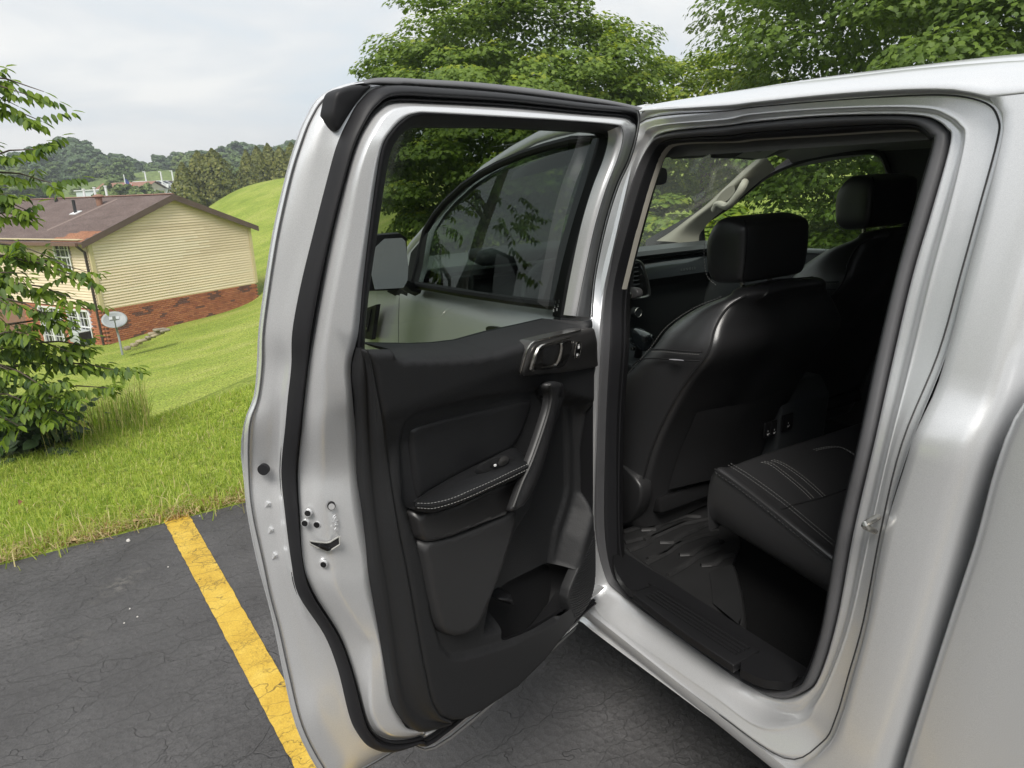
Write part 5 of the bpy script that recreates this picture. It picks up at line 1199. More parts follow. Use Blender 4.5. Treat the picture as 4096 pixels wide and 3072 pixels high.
D3 = [(0.5717,0.046,0.4742),(0.6633,0.046,0.5074),(0.7169,0.046,0.5284),(0.7584,0.046,0.5666),(0.7831,0.046,0.6193),(0.7948,0.046,0.669),(0.8048,0.046,0.7663),(0.8223,0.046,0.8471),(0.8581,0.046,0.9411),(0.8624,0.046,1.0036),(0.8613,0.046,1.0897),(0.8577,0.046,1.155),(0.8589,0.0763,1.2337),(0.856,0.0879,1.2769),(0.8499,0.098,1.325),(0.8484,0.1081,1.3726),(0.8354,0.1209,1.4337),(0.8149,0.1356,1.504),(0.7939,0.15,1.5723),(0.7804,0.1584,1.6124),(0.764,0.1647,1.6423),(0.7436,0.1703,1.6692),(0.7074,0.1743,1.6881),(0.6124,0.1752,1.6925),(0.4512,0.1757,1.6949),(0.2452,0.1752,1.6926),(0.0855,0.1751,1.6919),(0.0385,0.1737,1.685),(0.0166,0.1665,1.651),(0.0275,0.1545,1.594),(0.0583,0.1428,1.538),(0.0783,0.1258,1.4572),(0.0848,0.1035,1.3509),(0.0691,0.084,1.2581)]
D4 = [(0.5717,0.06,0.4989),(0.6525,0.06,0.5209),(0.7123,0.06,0.5573),(0.746,0.06,0.5935),(0.7655,0.06,0.629),(0.7749,0.06,0.6725),(0.7881,0.06,0.7678),(0.8051,0.06,0.8484),(0.8421,0.06,0.9474),(0.8544,0.06,1.0046),(0.8486,0.06,1.0886),(0.842,0.06,1.1528),(0.8439,0.0893,1.2318),(0.8418,0.1016,1.2754),(0.8357,0.1118,1.3236),(0.8266,0.1215,1.3699),(0.8143,0.1345,1.4317),(0.7985,0.1494,1.503),(0.7783,0.1638,1.5715),(0.7636,0.1723,1.6118),(0.7492,0.1774,1.6363),(0.7302,0.1813,1.6549),(0.7023,0.1838,1.6669),(0.6236,0.1844,1.6698),(0.4638,0.1851,1.6729),(0.2598,0.1849,1.6717),(0.1086,0.1849,1.672),(0.0633,0.1832,1.6636),(0.0463,0.1803,1.6502),(0.0573,0.1688,1.595),(0.0882,0.1569,1.5386),(0.1071,0.1403,1.4595),(0.1123,0.1184,1.3552),(0.0978,0.0993,1.2644)]
D5 = [(0.5913,0.086,0.5323),(0.6674,0.086,0.5525),(0.7235,0.086,0.5889),(0.7536,0.086,0.6222),(0.7672,0.086,0.6519),(0.7742,0.086,0.6957),(0.7621,0.086,0.7952),(0.7717,0.086,0.8374),(0.8134,0.086,0.944),(0.8139,0.086,0.9896),(0.8193,0.086,1.0968),(0.8135,0.086,1.149),(0.823,0.1146,1.2305),(0.822,0.1275,1.2745),(0.8228,0.1379,1.3243),(0.818,0.1477,1.3711),(0.8059,0.1606,1.4322),(0.7888,0.1753,1.5026),(0.7751,0.1896,1.5706),(0.7613,0.198,1.6103),(0.747,0.2025,1.6318),(0.7299,0.2062,1.6497),(0.7025,0.2082,1.659),(0.6482,0.2088,1.662),(0.4932,0.2092,1.6638),(0.2957,0.2092,1.6637),(0.1556,0.209,1.663),(0.1252,0.2078,1.657),(0.1097,0.2038,1.6382),(0.1186,0.1945,1.5939),(0.1463,0.1832,1.5398),(0.1653,0.1672,1.464),(0.1694,0.1462,1.364),(0.1655,0.1285,1.2794)]
D6 = [(0.5966,0.096,0.5448),(0.6733,0.096,0.5704),(0.7006,0.096,0.5903),(0.7161,0.096,0.6172),(0.728,0.096,0.657),(0.7365,0.096,0.695),(0.7431,0.096,0.7728),(0.7464,0.096,0.8296),(0.7495,0.096,0.9157),(0.7462,0.096,0.965),(0.7544,0.096,1.0601),(0.7543,0.096,1.1302),(0.7659,0.1152,1.2134),(0.78,0.1354,1.2647),(0.7847,0.1463,1.3168),(0.7735,0.1562,1.3636),(0.7693,0.1696,1.4278),(0.7619,0.1849,1.5007),(0.7534,0.1995,1.5699),(0.7451,0.2079,1.6099),(0.7296,0.2121,1.6299),(0.7073,0.2154,1.6459),(0.6852,0.2167,1.6517),(0.6571,0.2169,1.653),(0.5033,0.2171,1.6538),(0.3079,0.2173,1.6546),(0.1945,0.2169,1.653),(0.166,0.2161,1.6492),(0.1536,0.2118,1.6284),(0.1596,0.2042,1.5925),(0.1829,0.1927,1.5376),(0.2003,0.1778,1.4667),(0.2092,0.1574,1.3696),(0.212,0.1406,1.2895)]
def ins(A, du=0, dw=0, dz=0): return [(p[0] + du, p[1] + dw, p[2] + dz) for p in A]
# a straight continuation to the hinge along the bottom
def ext(A, u, z=None):
    return [(u, A[0][1], (A[0][2] if z is None else z))] + A
DD = [ext(D, .03) for D in (D0, D1, D2, D3, D4, D5, D6)]
DD = [ins(D, 0, dw) for D, dw in zip(DD, (0, 0, 0, 0, 0, 0, 0))]
rdoor = loft('rear_door', [ins(DD[0], -.006, -.003), ins(DD[0], 0, .001), mixp(DD[0], DD[1], .5), DD[1], ins(mixp(DD[1], DD[2], .12), 0, -.004), mixp(DD[1], DD[2], .45), DD[2], mixp(DD[2], DD[3], .45), DD[3], mixp(DD[3], DD[4], .5), DD[4], mixp(DD[4], DD[5], .18), mixp(DD[4], DD[5], .55), DD[5], mixp(DD[5], DD[6], .3), DD[6], ins(DD[6], 0, -.03)], Mpaint, truck, 5, cross=2)
rdoor.location = (0, 0, 0); rdoor.rotation_euler = (0, 0, DOOR_ROT); rdoor['label'] = 'open silver rear door with a black inner panel'
mb = MB(); mb.tube([tuple(p) for p in catmull(ins(DD[1], 0, .0012), 5)], .0012, 5); mb.obj('hem_seam', mat('hem_seam_grey', (.09, .09, .092), .6), rdoor, angle=None)
# exterior skin of the door
def dW(z): return tum(z)
o2 = [(p[0], p[2]) for p in catmull(DD[0], 3)]
GV = [(p[0], p[2]) for p in [(0.7356,0.1046,1.3371),(0.7318,0.1219,1.4196),(0.724,0.1382,1.497),(0.7149,0.1536,1.5705),(0.7061,0.1625,1.613),(0.6896,0.167,1.6342),(0.666,0.1706,1.6512),(0.6425,0.1718,1.6574),(0.6126,0.1721,1.6588),(0.4493,0.1723,1.6597),(0.2418,0.1725,1.6605),(0.1214,0.1722,1.6588),(0.0912,0.1713,1.6548),(0.078,0.1666,1.6326),(0.0844,0.1587,1.5946),(0.1091,0.1464,1.5362),(0.1276,0.1306,1.4609),(0.1369,0.1089,1.3578),(0.1429,0.0904,1.2695)]]
GV = GV + [(GV[-1][0] + .02, GV[-1][1] - .12), (GV[0][0], GV[0][1] - .12)]
V, F, _ = tri_poly(o2, [GV], .05)
obj('outer_skin', np.stack([V[:, 0], dW(V[:, 1]) - .003, V[:, 1]], 1), F[:, ::-1], Mpaint, rdoor)
# weatherstrips
def bulge(A, dw): return [(p[0], p[1] + dw * (.05 if k >= len(A) - 6 else (.5 if k == len(A) - 7 else 1)), p[2]) for k, p in enumerate(A)]
loft('weatherstrip', [ins(DD[3], 0, -.004), bulge(mixp(DD[3], DD[4], .1), .012), bulge(mixp(DD[3], DD[4], .4), .019), bulge(mixp(DD[3], DD[4], .62), .016), bulge(mixp(DD[3], DD[4], .72), .004), bulge(mixp(DD[3], DD[4], .78), .004), bulge(mixp(DD[3], DD[4], .88), .011), ins(DD[4], 0, -.003)], Mrub, rdoor, 5, cross=2)
TS0 = [(0.7282,0.1594,1.6932),(0.707,0.1607,1.6995),(0.6688,0.1614,1.7029),(0.6542,0.1615,1.7034),(0.5981,0.162,1.7055),(0.5211,0.1625,1.7083),(0.4348,0.1628,1.7095),(0.3372,0.1627,1.7092),(0.2259,0.1623,1.7073),(0.0976,0.1616,1.7039),(-0.0168,0.1604,1.6983)]
TS1 = [(0.744,0.1781,1.6869),(0.7201,0.1786,1.6894),(0.6823,0.1788,1.6903),(0.6714,0.1791,1.6921),(0.6164,0.1794,1.6934),(0.5409,0.1798,1.6954),(0.4561,0.1799,1.6957),(0.3604,0.1798,1.6951),(0.2514,0.1795,1.6937),(0.1263,0.1791,1.6921),(0.0366,0.178,1.6865)]
loft('top_seal', [ins(TS0, 0, -.02), TS0, ins(mixp(TS0, TS1, .4), 0, .004), ins(mixp(TS0, TS1, .85), 0, .002), ins(TS1, 0, -.012)], Mrubg, rdoor, 5)
CS = [(0.7841,0.1753,1.6738),(0.7768,0.1765,1.6795),(0.7585,0.1776,1.6848),(0.7292,0.1784,1.6884),(0.7245,0.178,1.6866),(0.7462,0.1742,1.6687),(0.7657,0.1693,1.6452),(0.7795,0.1656,1.6274),(0.7868,0.1673,1.6358),(0.7907,0.1697,1.6474),(0.7874,0.1726,1.6612)]
def pad(name, poly, t0, t1, rnd, step, m, parent, k=2, label=None, tumble=True, prof=1., extra_h=None, sk_d=.02):
    """rounded plate standing on the door: poly is (u, w, z); t0, t1 = depth of rim and face behind the skin"""
    P = np.array([(p[0], p[2]) for p in poly]); P = chaikin(P, k) if k else P
    V, F, _ = tri_poly(P, [], step, insets=[rnd * q_ for q_ in (.12, .4, 1.0)])
    s = np.clip(sd_poly(V, P) / rnd, 0, 1); h = np.sqrt(np.clip(1 - (1 - s) ** 2, 0, 1)) * prof
    hh = t0 + (t1 - t0) * h
    if extra_h is not None: hh = hh + extra_h(V)
    wv = (tum(V[:, 1]) if tumble else 0) + hh
    # skirt
    n = len(V)
    verts = np.stack([V[:, 0], wv, V[:, 1]], 1)
    ed = {}
    for f in F:
        for a, b_ in ((f[0], f[1]), (f[1], f[2]), (f[2], f[0])): ed[(a, b_)] = ed.get((b_, a), 0) + 1 if False else 1
    bnd = [(a, b_) for (a, b_) in ed if (b_, a) not in ed]
    bid = sorted({a for e_ in bnd for a in e_}); mp__ = {a: n + i for i, a in enumerate(bid)}
    sk = verts[bid].copy(); sk[:, 1] -= sk_d
    faces = [tuple(f[::-1]) for f in F] + [(a, b_, mp__[b_], mp__[a]) for a, b_ in bnd]
    return obj(name, np.vstack([verts, sk]), faces, m, parent, True, label=label)
pad('corner_seal', CS, .044, .05, .005, .012, Mrub, rdoor)
# window channel and pane
RG0 = [(0.7725,0.1475,1.3321),(0.7719,0.154,1.3631),(0.7677,0.1676,1.4274),(0.7603,0.1829,1.5005),(0.7517,0.1975,1.5699),(0.7434,0.2059,1.61),(0.7278,0.2101,1.6301),(0.7055,0.2135,1.6461),(0.6833,0.2147,1.6519),(0.6551,0.215,1.6533),(0.5009,0.2152,1.6541),(0.305,0.2153,1.6549),(0.1913,0.215,1.6533),(0.1628,0.2142,1.6495),(0.1503,0.2098,1.6285),(0.1564,0.2023,1.5926),(0.1797,0.1907,1.5376),(0.1972,0.1757,1.4664),(0.206,0.1553,1.3691),(0.2109,0.1381,1.2873)]
RG1 = [(0.7275,0.1045,1.3128),(0.7283,0.1124,1.3504),(0.7234,0.1267,1.4187),(0.7125,0.143,1.4962),(0.7025,0.1585,1.5701),(0.696,0.165,1.6011),(0.6848,0.169,1.62),(0.6706,0.1715,1.632),(0.6506,0.1729,1.6385),(0.6155,0.1732,1.6399),(0.4523,0.174,1.644),(0.2444,0.1741,1.6443),(0.154,0.1739,1.6431),(0.1297,0.1724,1.6361),(0.1233,0.1718,1.6333),(0.131,0.1628,1.5907),(0.1546,0.1497,1.528),(0.1724,0.1363,1.4642),(0.1906,0.1154,1.365),(0.1922,0.0973,1.2786)]
loft('window_channel', [ins(RG0, 0, -.001), ins(mixp(RG0, RG1, .1), 0, .006), ins(mixp(RG0, RG1, .5), 0, .006), RG1, ins(RG1, 0, -.03)], Mrub, rdoor, 5, cross=2)
gp = [(p[0], p[2]) for p in catmull(RG1, 3)]; gp = [tuple(np.mean(gp, 0) + (np.array(p) - np.mean(gp, 0)) * 1.012) for p in gp]; gp = gp + [(gp[-1][0], gp[-1][1] - .1), (gp[0][0], gp[0][1] - .1)]
V, F, _ = tri_poly(gp, [], .06)
obj('window_pane', np.stack([V[:, 0], tum(V[:, 1]) + .045, V[:, 1]], 1), F, Mrg, rdoor)
PM = [(0.2219,0.0917,1.295),(0.1989,0.093,1.3009)]
mb = MB(); u0, w0, z0 = PM[0]
for i in range(6): mb.box((u0 - .004 * i, w0 + .001, z0 + .004 + .008 * (i % 3)), (.003, .0006, .006))
mb.obj('pane_print', mat('faint_print', (.3, .32, .31), .7), rdoor, angle=.3)

# ---- door card
TA = [(0.7853,0.1511,1.3394),(0.78,0.1515,1.3414),(0.7752,0.1515,1.3413),(0.7825,0.1428,1.2999),(0.7632,0.108,1.199),(0.7573,0.096,1.0926),(0.7556,0.096,0.9952),(0.7566,0.096,0.945),(0.7492,0.096,0.8366),(0.7427,0.096,0.7362),(0.7372,0.096,0.6752),(0.7144,0.096,0.6175),(0.6818,0.096,0.5729),(0.6413,0.096,0.5484),(0.6013,0.096,0.5352)][2:]
TBl = [(0.7904,0.1787,1.3473),(0.781,0.1695,1.3035),(0.7633,0.137,1.205),(0.755,0.122,1.1116),(0.7537,0.122,1.0029),(0.749,0.122,0.9506),(0.7445,0.122,0.837),(0.7415,0.122,0.7481),(0.7321,0.122,0.6853),(0.705,0.122,0.6338),(0.6852,0.122,0.612),(0.6559,0.122,0.5886),(0.6234,0.122,0.5655)]
TBb = [(0.7818,0.1721,1.3443),(0.7738,0.163,1.3008),(0.7542,0.1288,1.2005),(0.7473,0.116,1.1071),(0.7452,0.116,0.9971),(0.7401,0.116,0.944),(0.7354,0.116,0.8291),(0.7325,0.116,0.7393),(0.7222,0.116,0.6766),(0.6949,0.116,0.6278),(0.6766,0.116,0.6058),(0.6488,0.116,0.582),(0.6171,0.116,0.5583)]
TCl = [(0.7971,0.2018,1.3477),(0.7874,0.1964,1.322),(0.7634,0.1767,1.2366),(0.7339,0.145,1.1478),(0.7272,0.145,1.0415),(0.7159,0.145,0.9424),(0.7083,0.145,0.8605),(0.6997,0.145,0.7685),(0.6942,0.145,0.7256),(0.6899,0.145,0.6854),(0.6813,0.145,0.6516),(0.6671,0.145,0.619),(0.6428,0.145,0.5923)]
TA = [[(0.7752,0.1515,1.3413)][0]] + [(0.7825,0.1428,1.2999),(0.7632,0.108,1.199),(0.7573,0.096,1.0926),(0.7556,0.096,0.9952),(0.7566,0.096,0.945),(0.7492,0.096,0.8366),(0.7427,0.096,0.7362),(0.7372,0.096,0.6752),(0.7144,0.096,0.6175),(0.6818,0.096,0.5729),(0.6413,0.096,0.5484),(0.6013,0.096,0.5352)]
m_ = 40
def rs(A, n=m_): return resample(catmull(A, 6), n)
ra, rb_, rc, rdd = rs(TA), rs(TBl), rs(TBb), rs(TCl)
rows = [ra + [0, -.05, 0], ra, .7 * ra + .3 * rb_ + [0, .006, 0], rb_, rc, .5 * rc + .5 * rdd + [0, .004, 0], .15 * rc + .85 * rdd + [0, .004, 0], rdd, rdd + [-.004, -.004, 0]]
A_ = np.stack(rows); r__, m__ = A_.shape[:2]; idx = np.arange(r__ * m__).reshape(r__, m__)
obj('card_edge', A_.reshape(-1, 3), np.ascontiguousarray(np.stack([idx[:-1, :-1], idx[:-1, 1:], idx[1:, 1:], idx[1:, :-1]], -1).reshape(-1, 4)), Mcard, rdoor)
TOPL = [(0.7277,0.1038,1.3332),(0.6871,0.1018,1.3239),(0.6219,0.0988,1.3096),(0.5689,0.0969,1.3003),(0.5123,0.0955,1.2936),(0.4314,0.0954,1.2934),(0.3415,0.0946,1.2896),(0.2499,0.0999,1.2861),(0.2127,0.1188,1.2858),(0.2052,0.1438,1.2856),(0.2068,0.1633,1.2833),(0.2097,0.1796,1.2755)]
RIGHT = [(0.2076,0.1847,1.2663),(0.184,0.1745,1.2322),(0.134,0.1453,1.165),(0.141,0.145,1.1462),(0.1431,0.145,1.014),(0.1441,0.145,0.8676),(0.1458,0.145,0.7997),(0.1422,0.145,0.7466),(0.1428,0.145,0.6483),(0.1551,0.145,0.6065),(0.2002,0.145,0.5828),(0.2666,0.145,0.5623),(0.3478,0.145,0.5411),(0.4436,0.145,0.534),(0.5501,0.145,0.551),(0.6076,0.145,0.5689),(0.6394,0.145,0.5892)]
card_poly = [(p[0], p[2]) for p in TOPL] + [(p[0], p[2]) for p in RIGHT] + [(p[0], p[2]) for p in TCl[::-1]]
# keep the points in order around the outline (top from free edge to hinge, down, back up the free edge)
sweep = [(p[0], p[2]) for p in [(0.7096,0.14,1.0727),(0.7067,0.14,1.1371),(0.705,0.1474,1.1891),(0.7036,0.1591,1.2133),(0.6706,0.1619,1.2192),(0.5444,0.1546,1.2041),(0.3443,0.1407,1.1683),(0.3101,0.1412,1.1706),(0.2252,0.14,1.1245),(0.2001,0.14,1.1112),(0.1833,0.14,1.0811),(0.177,0.14,0.9881),(0.1786,0.14,0.8796),(0.1899,0.14,0.8507),(0.227,0.14,0.7955),(0.2681,0.14,0.6604),(0.3016,0.14,0.6206),(0.458,0.14,0.6537),(0.5936,0.14,0.7057),(0.6306,0.14,0.728),(0.6525,0.14,0.7605),(0.6687,0.14,0.8415),(0.6743,0.14,0.9398)]]
scoop = [(p[0], p[2]) for p in [(0.2456,0.1,1.1248),(0.1793,0.1,1.1047),(0.1503,0.1,1.0911),(0.1341,0.1,1.06),(0.1283,0.1,0.9632),(0.13,0.1,0.8577),(0.1496,0.1,0.819),(0.1879,0.1,0.7654),(0.2179,0.1,0.708),(0.267,0.1,0.659),(0.3918,0.1,0.6743),(0.4918,0.1,0.698),(0.5315,0.1,0.7156),(0.5007,0.1,0.8053),(0.4207,0.1,0.8946),(0.3777,0.1,0.9203)]]
holder = [(p[0], p[2]) for p in [(0.4147,0.06,0.7467),(0.3278,0.06,0.7331),(0.2449,0.06,0.7218),(0.1627,0.06,0.6708),(0.2141,0.06,0.6182),(0.345,0.06,0.6329),(0.4498,0.06,0.6569),(0.4913,0.06,0.6753),(0.4571,0.06,0.73)]]
insert_p = [(0.684,0.1398,1.1733),(0.6824,0.1437,1.1851),(0.6696,0.1454,1.1892),(0.5703,0.1414,1.179),(0.425,0.138,1.1604),(0.3679,0.138,1.1528),(0.3602,0.138,1.1452),(0.3872,0.138,1.1009),(0.4239,0.138,1.066),(0.4704,0.138,1.0693),(0.553,0.138,1.0685),(0.6497,0.138,1.065),(0.6745,0.138,1.0582),(0.6781,0.138,1.0732),(0.6827,0.138,1.1151)]
topl = [(p[0], p[2]) for p in TOPL[:8]]
V, F, _ = tri_poly(card_poly, [chaikin(holder, 2)], .0055, insets=[.0025, .006, .0105, .0155])
sd = sd_poly(V, sweep); h = .145 - .009 * smooth_np(-.004, .006, sd)
h = h - .010 * smooth_np(0, .035, sd) * 0
scp = sd_poly(V, scoop); h = h - .052 * smooth_np(-.004, .03, scp)
hol = sd_poly(V, holder); rimz = smooth_np(-.02, 0, hol)
dl = sd_line(V, topl); h = h - .095 * (1 - np.clip(dl / .02, 0, 1)) ** 2.0
de = sd_poly(V, card_poly); h = h - .012 * (1 - np.clip(de / .010, 0, 1)) ** 2
obj('door_card', np.stack([V[:, 0], tum(V[:, 1]) + h, V[:, 1]], 1), F[:, ::-1], Mcard, rdoor)
# the bottle holder: walls drop from the rim to a floor well below it
hp = chaikin(np.array(holder), 1); hp = resample(np.c_[hp, np.zeros(len(hp))], 80, True)[:, :2]
hh_ = .145 - .009 - .052 * smooth_np(-.004, .03, sd_poly(hp, scoop)); hz = hp[:, 1]; hlow = 1 - smooth_np(hz.min(), hz.min() + .6 * (hz.max() - hz.min()), hz)
r0 = np.stack([hp[:, 0], tum(hz) + hh_, hz], 1); r1 = np.stack([hp[:, 0], tum(hz) + np.minimum(hh_, .14) - .012, hz - .004 * hlow], 1); r2 = np.stack([hp[:, 0], np.full(80, .055), hz - .10 * hlow], 1); r3 = np.stack([hp[:, 0] * .3 + .7 * hp[:, 0].mean(), np.full(80, .03), hz * .4 + .6 * hz.mean() - .02], 1)
A_ = np.stack([r0, r1, r2, r3]); r__, m__ = A_.shape[:2]; idx = np.arange(r__ * m__).reshape(r__, m__); idx = np.hstack([idx, idx[:, :1]])
obj('bottle_holder', A_.reshape(-1, 3), [tuple(q_) for q_ in np.stack([idx[:-1, :-1], idx[:-1, 1:], idx[1:, 1:], idx[1:, :-1]], -1).reshape(-1, 4)] + [tuple(range(3 * 80, 4 * 80))], Mblk, rdoor)
# skirt of the card towards the shell at the hinge side and along the bottom
bl = resample(np.array(RIGHT), 60); rows = [bl + [0, -.008, 0], bl + [.0, -.03, 0], bl + [.004, -.09, .004]]
A_ = np.stack(rows); r__, m__ = A_.shape[:2]; idx = np.arange(r__ * m__).reshape(r__, m__)
obj('card_return', A_.reshape(-1, 3), np.ascontiguousarray(np.stack([idx[:-1, :-1], idx[:-1, 1:], idx[1:, 1:], idx[1:, :-1]], -1).reshape(-1, 4)), Mblk, rdoor)
# back plate behind the card so that nothing shows through
mb = MB(); bp2 = [(p[0], .05, min(p[1], 1.19)) for p in card_poly]; mb.add(bp2, [tuple(range(len(bp2)))]); obj('card_back', mb.v, mb.f, Mdark, rdoor, smooth=False)

pad('insert_panel', insert_p, .130, .1415, .008, .007, Mlea2, rdoor)
# armrest
AB = [(0.6842,0.145,1.0608),(0.6562,0.145,1.0674),(0.6095,0.145,1.0705),(0.5602,0.145,1.0723),(0.4996,0.145,1.072),(0.4321,0.145,1.0718),(0.3996,0.145,1.0501)]
AM = [(0.7124,0.176,1.0802),(0.6849,0.176,1.0803),(0.637,0.176,1.0762),(0.5895,0.176,1.0749),(0.535,0.176,1.0729),(0.4808,0.176,1.0713),(0.4328,0.176,1.0577)]
AR = [(0.7301,0.196,1.092),(0.6977,0.196,1.0794),(0.6545,0.196,1.0704),(0.608,0.196,1.0672),(0.5585,0.196,1.064),(0.5098,0.196,1.0627),(0.4535,0.196,1.0606)]
AF = [(0.7344,0.2,1.0898),(0.7004,0.2,1.0749),(0.6572,0.2,1.0664),(0.6109,0.2,1.0617),(0.5634,0.2,1.0595),(0.5149,0.2,1.0574),(0.458,0.2,1.0557)]
AC = [(0.7257,0.19,1.0777),(0.692,0.19,1.0608),(0.6499,0.19,1.0534),(0.6066,0.19,1.0501),(0.5528,0.19,1.0472),(0.5058,0.19,1.0434),(0.456,0.19,1.0399)]
AL = [(0.7024,0.165,1.0594),(0.6711,0.165,1.0432),(0.6276,0.165,1.0358),(0.583,0.165,1.0321),(0.5276,0.165,1.0291),(0.4783,0.165,1.0248),(0.4302,0.165,1.0187)]
arm = loft('armrest', [ins(AB, 0, -.02), AB, AM, AR, mixp(AR, AF, .5), AF, AC, AL, ins(AL, 0, -.03)], Mlea2, rdoor, 6, cross=3)
def stitches(name, lines, parent, gap=.0075, ln=.0052, r=.00055, dw=.0012, m=None):
    mb = MB()
    for L in lines:
        C2 = catmull(L, 8); d = np.r_[0, np.cumsum(np.linalg.norm(np.diff(C2, axis=0), axis=1))]
        s = .002
        while s + ln < d[-1]:
            a = [np.interp(s, d, C2[:, k]) for k in range(3)]; b_ = [np.interp(s + ln, d, C2[:, k]) for k in range(3)]
            mb.tube([a, [(x + y) / 2 for x, y in zip(a, b_)], b_], [r * .6, r, r * .6], 5); s += gap
    o = obj(name, mb.v, mb.f, m or Mstitch, parent, True); tag(o, kind='stuff'); return o
S1 = ins(AR, 0, .0032, .0015); S2 = ins(AF, 0, .0034, -.001)
stitches('stitching', [S1, S2], rdoor)
# one seam groove between the stitch rows
mb = MB(); mb.tube([tuple(p) for p in catmull(ins(mixp(AR, AF, .5), 0, .0012), 6)], .0016, 5); mb.obj('seam', Mdark, rdoor)
band_p = [(0.6987,0.16,1.0559),(0.6596,0.16,1.0398),(0.6173,0.16,1.0319),(0.5643,0.16,1.028),(0.4905,0.16,1.0257),(0.4256,0.16,1.0214),(0.4664,0.16,0.9538),(0.5286,0.16,0.9639),(0.5846,0.16,0.9707),(0.6369,0.16,0.9774),(0.6918,0.16,0.9933),(0.6962,0.16,1.0219)]
pad('armrest_band', band_p, .140, .163, .004, .007, mat('smooth_black_plastic', (.02, .0195, .02), .34), rdoor, 1)
pocket_p = [(0.6913,0.158,0.9993),(0.6532,0.158,0.985),(0.5988,0.158,0.9713),(0.531,0.158,0.962),(0.4664,0.158,0.9571),(0.4331,0.158,0.9563),(0.471,0.158,0.8822),(0.5185,0.158,0.8148),(0.566,0.158,0.7638),(0.5798,0.158,0.7595),(0.6203,0.158,0.7689),(0.6533,0.158,0.7935),(0.6676,0.158,0.8249),(0.6773,0.158,0.8854),(0.6859,0.158,0.9517)]
pad('pocket_panel', pocket_p, .125, .1605, .006, .009, mat('matte_black_plastic', (.021, .021, .022), .55, bump=.3, bscale=500, bdist=.0005), rdoor, 1)
cd_ = [(0.4614,0.12,0.7481),(0.4203,0.12,0.7452),(0.4261,0.12,0.7368),(0.4118,0.12,0.7079),(0.4172,0.12,0.707),(0.4592,0.12,0.7439)]
pad('holder_divider', cd_, .09, .125, .006, .006, Mblk, rdoor, 1)
# pull handle
PH_ = [(0.3967,0.1982,1.191),(0.393,0.2026,1.2003),(0.3768,0.2017,1.1984),(0.35,0.1989,1.1925),(0.3379,0.1943,1.1813),(0.3428,0.19,1.1532),(0.3585,0.19,1.1241),(0.3799,0.19,1.0723),(0.4085,0.19,1.0201),(0.4524,0.19,0.9785),(0.5,0.19,0.9778),(0.495,0.19,0.989),(0.4607,0.19,1.0356),(0.4452,0.19,1.0577),(0.4267,0.19,1.0815),(0.4018,0.19,1.1187),(0.3842,0.19,1.1465),(0.3787,0.1904,1.1659),(0.3846,0.1937,1.1798)]
pad('pull_handle', PH_, .187, .199, .022, .006, mat('pull_handle_grey', (.017, .017, .018), .42), rdoor, 1, sk_d=.008)
mb = MB(); q_ = [(0.3336,0.1733,1.1784),(0.3298,0.17,1.1586)]; mb.box(tuple(Vector(q_[0]) - Vector((0, .012, .012))), (.03, .05, .03)); mb.obj('pull_handle_foot', Mblk, rdoor, bevel=.006)
PHL = [(0.4018,0.2116,1.2021),(0.3805,0.2003,1.1754),(0.3854,0.198,1.1483),(0.4081,0.198,1.1103),(0.4376,0.198,1.069),(0.4558,0.198,1.0484),(0.4732,0.198,1.0308),(0.5014,0.198,0.9939)]
mb = MB(); mb.tube([tuple(p) for p in catmull(PHL, 5)], .003, 6); mb.obj('pull_handle_highlight', mat('pull_highlight', (.03, .03, .03), .45, spec=.3), rdoor)  # bead lighter than the handle, its lit edge put into the colour
# ribbed corner
RB = [(0.1489,0.146,0.7917),(0.1439,0.146,0.7266),(0.1444,0.146,0.6495),(0.1587,0.146,0.6079),(0.1895,0.146,0.5851),(0.2365,0.146,0.5776),(0.2586,0.146,0.6283),(0.264,0.146,0.6638),(0.2261,0.146,0.7032),(0.1793,0.146,0.743)]
rbp = np.array([(p[0], p[2]) for p in RB]); cx_, cz_ = rbp.mean(0)
pad('ribbed_corner', RB, .141, .1455, .006, .005, Mcard, rdoor, 1)
rbc = chaikin(rbp, 1)
for k in range(44):
    zz_ = rbp[:, 1].min() + k * .0062; uu = np.linspace(rbp[:, 0].min(), rbp[:, 0].max(), 40)
    vv = zz_ + 3.0 * (uu - rbp[:, 0].min()) ** 2 - .25 * (uu - rbp[:, 0].min())
    Q = np.stack([uu, vv], 1); Q = Q[sd_poly(Q, rbc) > .004]
    if len(Q) < 4: continue
    mb = MB(); mb.tube([(a, float(tum(b_)) + .1456, b_) for a, b_ in Q[::3]] + [(Q[-1][0], float(tum(Q[-1][1])) + .1456, Q[-1][1])], .0019, 5); mb.obj('rib', Mcard, rdoor, angle=None)
# handle bezel
BZ = [(0.4434,0.179,1.2312),(0.437,0.1746,1.2237),(0.4237,0.1703,1.2159),(0.357,0.163,1.201),(0.2499,0.1546,1.1821),(0.1436,0.1503,1.1656),(0.1436,0.1522,1.1748),(0.1719,0.1686,1.2123),(0.2043,0.1861,1.249),(0.2158,0.1901,1.2683),(0.2245,0.1913,1.2739),(0.2691,0.1919,1.2765),(0.3491,0.1927,1.2806),(0.3937,0.1933,1.2831),(0.4194,0.1936,1.2848),(0.4297,0.1929,1.2816),(0.4365,0.1916,1.275),(0.4429,0.1872,1.2542)]
pad('handle_bezel', BZ, .140, .1525, .004, .006, Mgun, rdoor, 1)
mb = MB(); mb.tube([tuple(p) for p in [(0.4271,0.173,1.2174),(0.4393,0.1772,1.2247),(0.4466,0.1821,1.2333),(0.4456,0.1894,1.255),(0.4391,0.1936,1.2754),(0.4317,0.195,1.282),(0.4214,0.1957,1.2852),(0.3965,0.1954,1.2837),(0.352,0.1949,1.2812),(0.2723,0.194,1.2771)]], .0014, 6); mb.obj('bezel_edge', Mchrome, rdoor)
